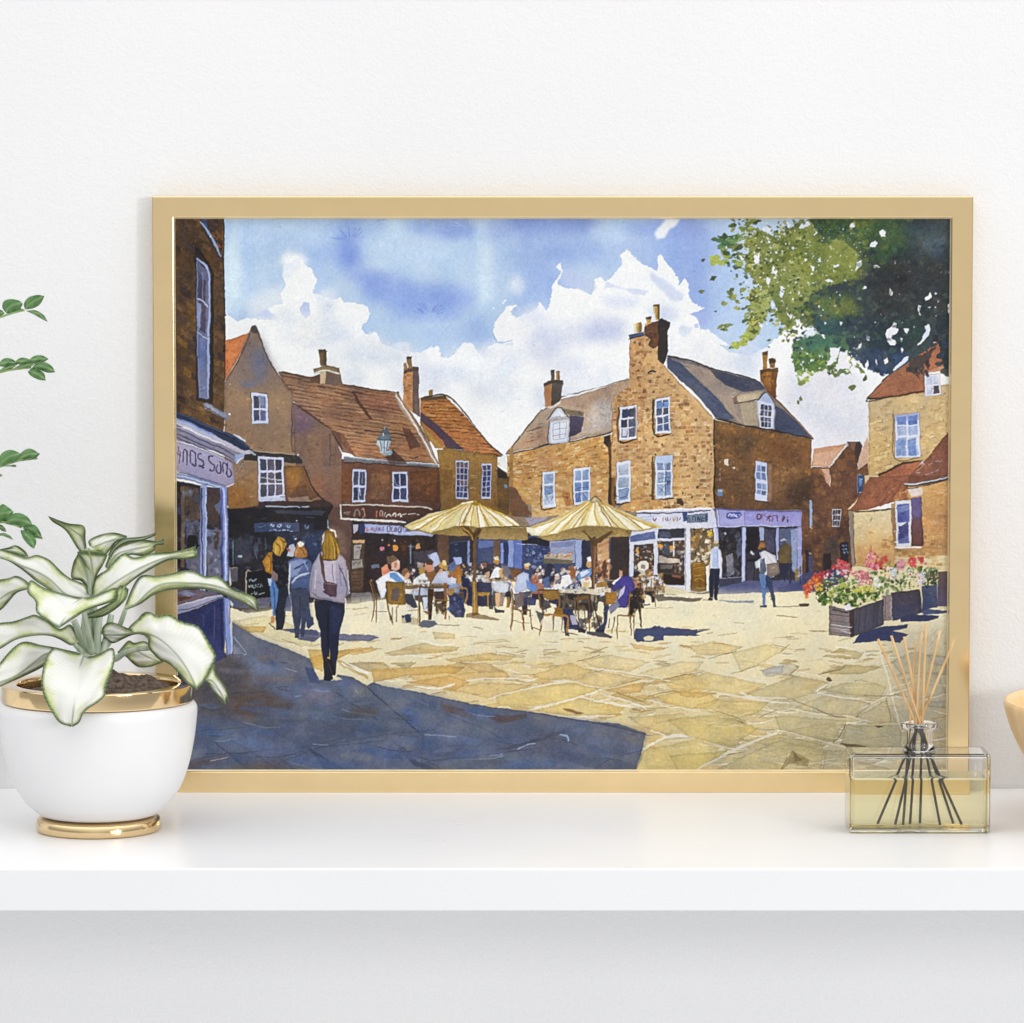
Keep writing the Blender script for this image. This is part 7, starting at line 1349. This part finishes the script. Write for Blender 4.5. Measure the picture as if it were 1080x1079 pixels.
# ---- leafy twigs reaching in from the left: plant stands outside the picture ----
ZY=-.110
zx=at(-150,800,ZY).x
twig=thing('leafy_plant','dark green small-leaved plant whose four sprigs reach in from the left','plant',(zx,ZY,0))
zp=lathe('pot',rprof([(0,.0003),(.040,.0003),(.056,.105),(.053,.105),(.050,.09),(0,.088)],.002),zx,ZY,M_CERAMIC,twig,n=48)
OA,OC=(0,300,10.79),(0,460,8.3)
def sprig(o,stem,lvs,d):
    q=[(o[0]+x/o[2],o[1]+y/o[2]) for x,y in stem]
    sx=q[0]
    full=[(-150,760),(-140,sx[1]+120),(-95,sx[1]+25),(-45,sx[1]+8)]+q
    sp=spline(full,60)
    P3=[at(x,y,ZY+(d-ZY)*(i/59)) for i,(x,y) in enumerate(sp)]
    vs,fs=tube_geo(P3,[.0016-.0008*i/59 for i in range(60)],8)
    br=mesh('branch',vs,fs,M_TWIG,twig)
    for l,r_,dd in lvs:
        m=[((a[0]+b[0])/2,(a[1]+b[1])/2) for a,b in zip(spline(l,5),spline(r_,5))]
        leaf3d('leaf',br,o,l,m,r_,[d,d+dd],cup=.0025,mat=M_GREEN,nu=24,nv=12)
    # leaves beyond the picture's edge
    for k in range(3,40,5):
        a=P3[k+14] if k+14<len(P3) else P3[-1]
        px_=sp[min(k+14,59)]
        if px_[0]>-14: break
        for sg in (-1,1):
            l=[(px_[0],px_[1]),(px_[0]+6,px_[1]+sg*9-4),(px_[0]+16,px_[1]+sg*12-5),(px_[0]+22,px_[1]+sg*10-6)]
            r_=[(px_[0],px_[1]),(px_[0]+8,px_[1]+sg*3-1),(px_[0]+17,px_[1]+sg*5-3),(px_[0]+22,px_[1]+sg*10-6)]
            m=[((a_[0]+b_[0])/2,(a_[1]+b_[1])/2) for a_,b_ in zip(l,r_)]
            leaf3d('leaf',br,PH,l,m,r_,[ZY+(d-ZY)*((k+14)/59)]*2,cup=.002,mat=M_GREEN,nu=14,nv=8)
sprig(OA,[(-60,395),(0,372),(80,345),(180,315),(278,292)],[
 ([(288,285),(270,225),(320,150),(420,120),(506,130)],[(290,285),(380,272),(460,222),(506,130)],-.006),
 ([(300,298),(400,293),(490,340),(546,426)],[(300,303),(400,350),(480,397),(546,426)],.004),
 ([(75,330),(28,270),(40,195),(120,166),(220,185),(260,222)],[(80,330),(150,322),(225,280),(260,222)],-.004),
 ([(180,312),(220,270),(250,278),(278,292)],[(180,318),(220,305),(250,300),(278,292)],.002),
 ([(-80,380),(-60,300),(0,285),(55,325)],[(-80,385),(-20,370),(20,355),(55,325)],.0)],-.120)
sprig(OA,[(-60,1010),(0,1000),(100,975),(250,955),(355,945)],[
 ([(320,870),(380,818),(470,805),(552,845)],[(322,880),(400,895),(500,882),(552,845)],.004),
 ([(365,945),(430,885),(520,887),(590,930),(630,1000)],[(368,955),(450,972),(540,1005),(630,1000)],-.006),
 ([(325,985),(360,955),(430,965),(500,1010),(522,1095)],[(315,992),(350,1040),(440,1085),(522,1095)],-.004),
 ([(165,885),(230,835),(320,845),(410,900)],[(170,900),(240,915),(330,915),(410,900)],.002),
 ([(-20,900),(40,845),(120,842),(205,895)],[(-20,930),(60,940),(140,925),(205,895)],.001),
 ([(140,965),(230,915),(330,895),(420,890)],[(150,972),(240,965),(340,940),(420,890)],-.004),
 ([(-30,990),(50,940),(130,915),(210,900)],[(-20,1005),(60,985),(150,950),(210,900)],-.003)],-.115)
sprig(OC,[(-60,290),(0,268),(60,245),(140,220),(200,205)],[
 ([(-10,265),(0,170),(50,128),(110,122),(193,158)],[(-8,272),(60,255),(140,215),(193,158)],-.005),
 ([(140,215),(185,145),(260,108),(352,154)],[(142,224),(220,215),(300,200),(352,154)],.003),
 ([(200,205),(260,190),(310,182),(330,195)],[(202,215),(260,208),(310,205),(330,198)],.005),
 ([(40,262),(90,252),(130,250),(148,258)],[(45,266),(90,266),(130,272),(148,258)],.006)],-.120)
sprig(OC,[(-60,770),(0,755),(40,752),(110,770),(190,800)],[
 ([(-30,640),(20,595),(70,620),(120,662)],[(-40,760),(20,748),(70,735),(120,662)],-.002),
 ([(45,760),(80,695),(160,672),(240,705),(292,785)],[(48,768),(130,785),(220,797),(292,785)],-.005),
 ([(200,800),(270,770),(330,800),(376,900)],[(205,814),(260,850),(310,890),(376,900)],.002),
 ([(182,822),(240,828),(305,885),(318,930),(298,986)],[(178,830),(205,900),(255,958),(298,986)],-.006),
 ([(-20,780),(10,775),(40,800),(58,836)],[(-20,800),(10,825),(35,836),(58,836)],.004),
 ([(-20,850),(40,850),(85,870),(118,906)],[(-20,868),(30,875),(80,895),(118,906)],.006)],-.128)
# ---- reed diffuser ----
f0=onz(895.6,879.5,0); f1=onz(1044.4,879.5,0)
RY=f0.y; bx0,bx1=f0.x,f1.x; bz=at(970,795.5,RY).z; bdp=.040
dif=thing('reed_diffuser','rectangular clear glass diffuser holding pale yellow oil and eight wooden reeds','reed diffuser',((bx0+bx1)/2,RY+bdp/2,0))
dcx=at(970,770,RY+bdp/2).x; dcy=RY+bdp/2
wall_t=.0022; floor_t=.0036
bm=box_bm(bx0,bx1,RY,RY+bdp,.0004,bz,.0022,4)
inn=box_bm(bx0+wall_t,bx1-wall_t,RY+wall_t,RY+bdp-wall_t,floor_t,bz-.0022,.0016,3)
bmesh.ops.reverse_faces(inn,faces=inn.faces[:])
tmp=bpy.data.meshes.new('t'); inn.to_mesh(tmp); inn.free(); bm.from_mesh(tmp); bpy.data.meshes.remove(tmp)
bot=from_bm('bottle',bm,M_GLASS,dif,smooth=False)
zn0=bz-.0003; zn1=at(970,762,dcy).z
nr=lambda p_: p_*(at(971,770,dcy)-at(970,770,dcy)).x
neck=lathe('neck',rprof([(nr(18.0),zn0+.0006),(nr(13.5),zn0+.006),(nr(13.5),zn1-.0055),(nr(19.5),zn1-.0030),(nr(19.8),zn1),(nr(16.5),zn1+.0002),(nr(11.0),zn1-.004),(nr(11.0),zn0+.005),(nr(15.0),zn0+.0006),(nr(18.0),zn0+.0006)],.0008),dcx,dcy,M_GLASS,bot,n=64)
zl_=at(970,821,RY).z
oil=from_bm('oil',box_bm(bx0+wall_t-.0002,bx1-wall_t+.0002,RY+wall_t-.0002,RY+bdp-wall_t+.0002,floor_t-.0002,zl_,.0014,3),M_OIL,bot)
tips=[(926,674,.004),(940,670.5,-.004),(953.5,671.5,.006),(972.3,666.5,.0),(976.5,657.5,-.006),(991.5,665,.004),(1008,672,-.002),(966,676,.007)]
feet=[1013,1005,990,959,970,943,925,951]
tipz=[(tp[0],tp[1]) for tp in tips]
for i,((tx,ty,ty_),fx) in enumerate(zip(tips,feet)):
    T=at(tx,ty,dcy+ty_); Bt=Vector((at(fx,868,dcy).x,dcy-ty_*.9,floor_t+.0012))
    rd=.00095
    zc=zn1-.001; tcut=(T.z-zc)/(T.z-Bt.z)
    pts=[T+(Bt-T)*(tcut*k/6) for k in range(7)]+[T+(Bt-T)*(tcut+(1-tcut)*(k+1)/8) for k in range(8)]
    vs,fs=tube_geo(pts,rd,10)
    mi=[0]*(6*10)+[1]*(8*10)+[0,1]
    mesh('reed',vs,fs,[M_REED,M_WET],dif,mi=mi)
# ---- wooden bowl ----
BY=-.165
rb0=at(1059.5,740,BY); ppx=(at(541,740,BY)-at(540,740,BY)).x
R_=ppx*168; bcx=rb0.x+R_; zr=rb0.z
bz_=lambda py: at(1080,py,BY).z
prof=[(0,.0004),(R_*.46,.0004),(R_*.50,.004),(R_-ppx*44,bz_(834)),(R_-ppx*20.5,bz_(796)),(R_-ppx*9.5,bz_(774)),(R_-ppx*3,bz_(756)),(R_,bz_(742)),(R_-ppx*1.2,zr+.0006),(R_-ppx*3.5,zr+.0012),(R_-ppx*6,zr+.0002),(R_-ppx*9.5,bz_(752)),(R_-ppx*16,bz_(774)),(R_-ppx*27,bz_(796)),(R_-ppx*52,bz_(832)),(R_*.4,bz_(846)),(0,bz_(849))]
bs=[tuple(q) for q in spline(prof[2:],70)]
bowl=lathe('wooden_bowl',[prof[0],prof[1]]+bs,bcx,BY,M_WOOD,n=128)
bowl['label']='pale turned wooden bowl at the right end of the shelf'; bowl['category']='bowl'
# ---- light ----
W=bpy.data.worlds.new('World'); SC.world=W; W.use_nodes=True; nt=W.node_tree; bg=nt.nodes['Background']
tc=nt.nodes.new('ShaderNodeTexCoord'); sp=nt.nodes.new('ShaderNodeSeparateXYZ'); nt.links.new(tc.outputs['Generated'],sp.inputs[0])
rp=nt.nodes.new('ShaderNodeValToRGB'); nt.links.new(sp.outputs['Z'],rp.inputs['Fac'])
mp=nt.nodes.new('ShaderNodeMapRange'); mp.inputs[1].default_value=-1; mp.inputs[2].default_value=1; nt.links.new(sp.outputs['Z'],mp.inputs[0]); nt.links.new(mp.outputs[0],rp.inputs['Fac'])
e=rp.color_ramp.elements; e[0].position=.25; e[0].color=(1.55,1.56,1.59,1); e[1].position=.88; e[1].color=(2.75,2.75,2.77,1)
m_=e.new(.44); m_.color=(.60,.605,.62,1)
m_=e.new(.58); m_.color=(.56,.56,.57,1)
fm=nt.nodes.new('ShaderNodeMath'); fm.operation='MULTIPLY'; fm.inputs[1].default_value=-1; nt.links.new(sp.outputs['Y'],fm.inputs[0])  # added glow from the front, brightens the gold frame's reflection
f2=nt.nodes.new('ShaderNodeMath'); f2.operation='MAXIMUM'; f2.inputs[1].default_value=0; nt.links.new(fm.outputs[0],f2.inputs[0])
f3=nt.nodes.new('ShaderNodeMath'); f3.operation='POWER'; f3.inputs[1].default_value=14; nt.links.new(f2.outputs[0],f3.inputs[0])
f4=nt.nodes.new('ShaderNodeMath'); f4.operation='MULTIPLY'; f4.inputs[1].default_value=.43; nt.links.new(f3.outputs[0],f4.inputs[0])
fa=nt.nodes.new('ShaderNodeVectorMath'); fa.operation='ADD'; nt.links.new(rp.outputs['Color'],fa.inputs[0]); nt.links.new(f4.outputs[0],fa.inputs[1])
nt.links.new(fa.outputs[0],bg.inputs['Color']); bg.inputs['Strength'].default_value=.735
def area(name,loc_,target,size,power,col=(1,1,1)):
    l=bpy.data.lights.new(name,'AREA'); l.shape='RECTANGLE'; l.size,l.size_y=size; l.energy=power; l.color=col
    o=bpy.data.objects.new(name,l); COL.objects.link(o); o.location=loc_
    d=Vector(target)-Vector(loc_); o.rotation_euler=d.to_track_quat('-Z','Y').to_euler(); return o
area('key_light',Vector((.05,0,.2))+Vector((.60,-.80,.16)).normalized()*5.2,(.05,0,.2),(.40,.40),47,(1,.985,.96))  # key lamp from the right, following the frame's shadow on the wall
area('added_fill_light',(2.7,-4.2,.62),(0,0,.05),(1.5,.6),25,(1,1,1))  # added fill lamp, lifts the wall below the shelf
SC.render.engine='CYCLES'
SC.view_settings.view_transform='Standard'; SC.view_settings.look='None'; SC.view_settings.exposure=0; SC.view_settings.gamma=1
SC.cycles.use_denoising=True
try: SC.cycles.denoiser='OPENIMAGEDENOISE'
except Exception: pass
SC.cycles.max_bounces=16; SC.cycles.transmission_bounces=14; SC.cycles.glossy_bounces=6; SC.cycles.diffuse_bounces=5; SC.cycles.sample_clamp_indirect=6
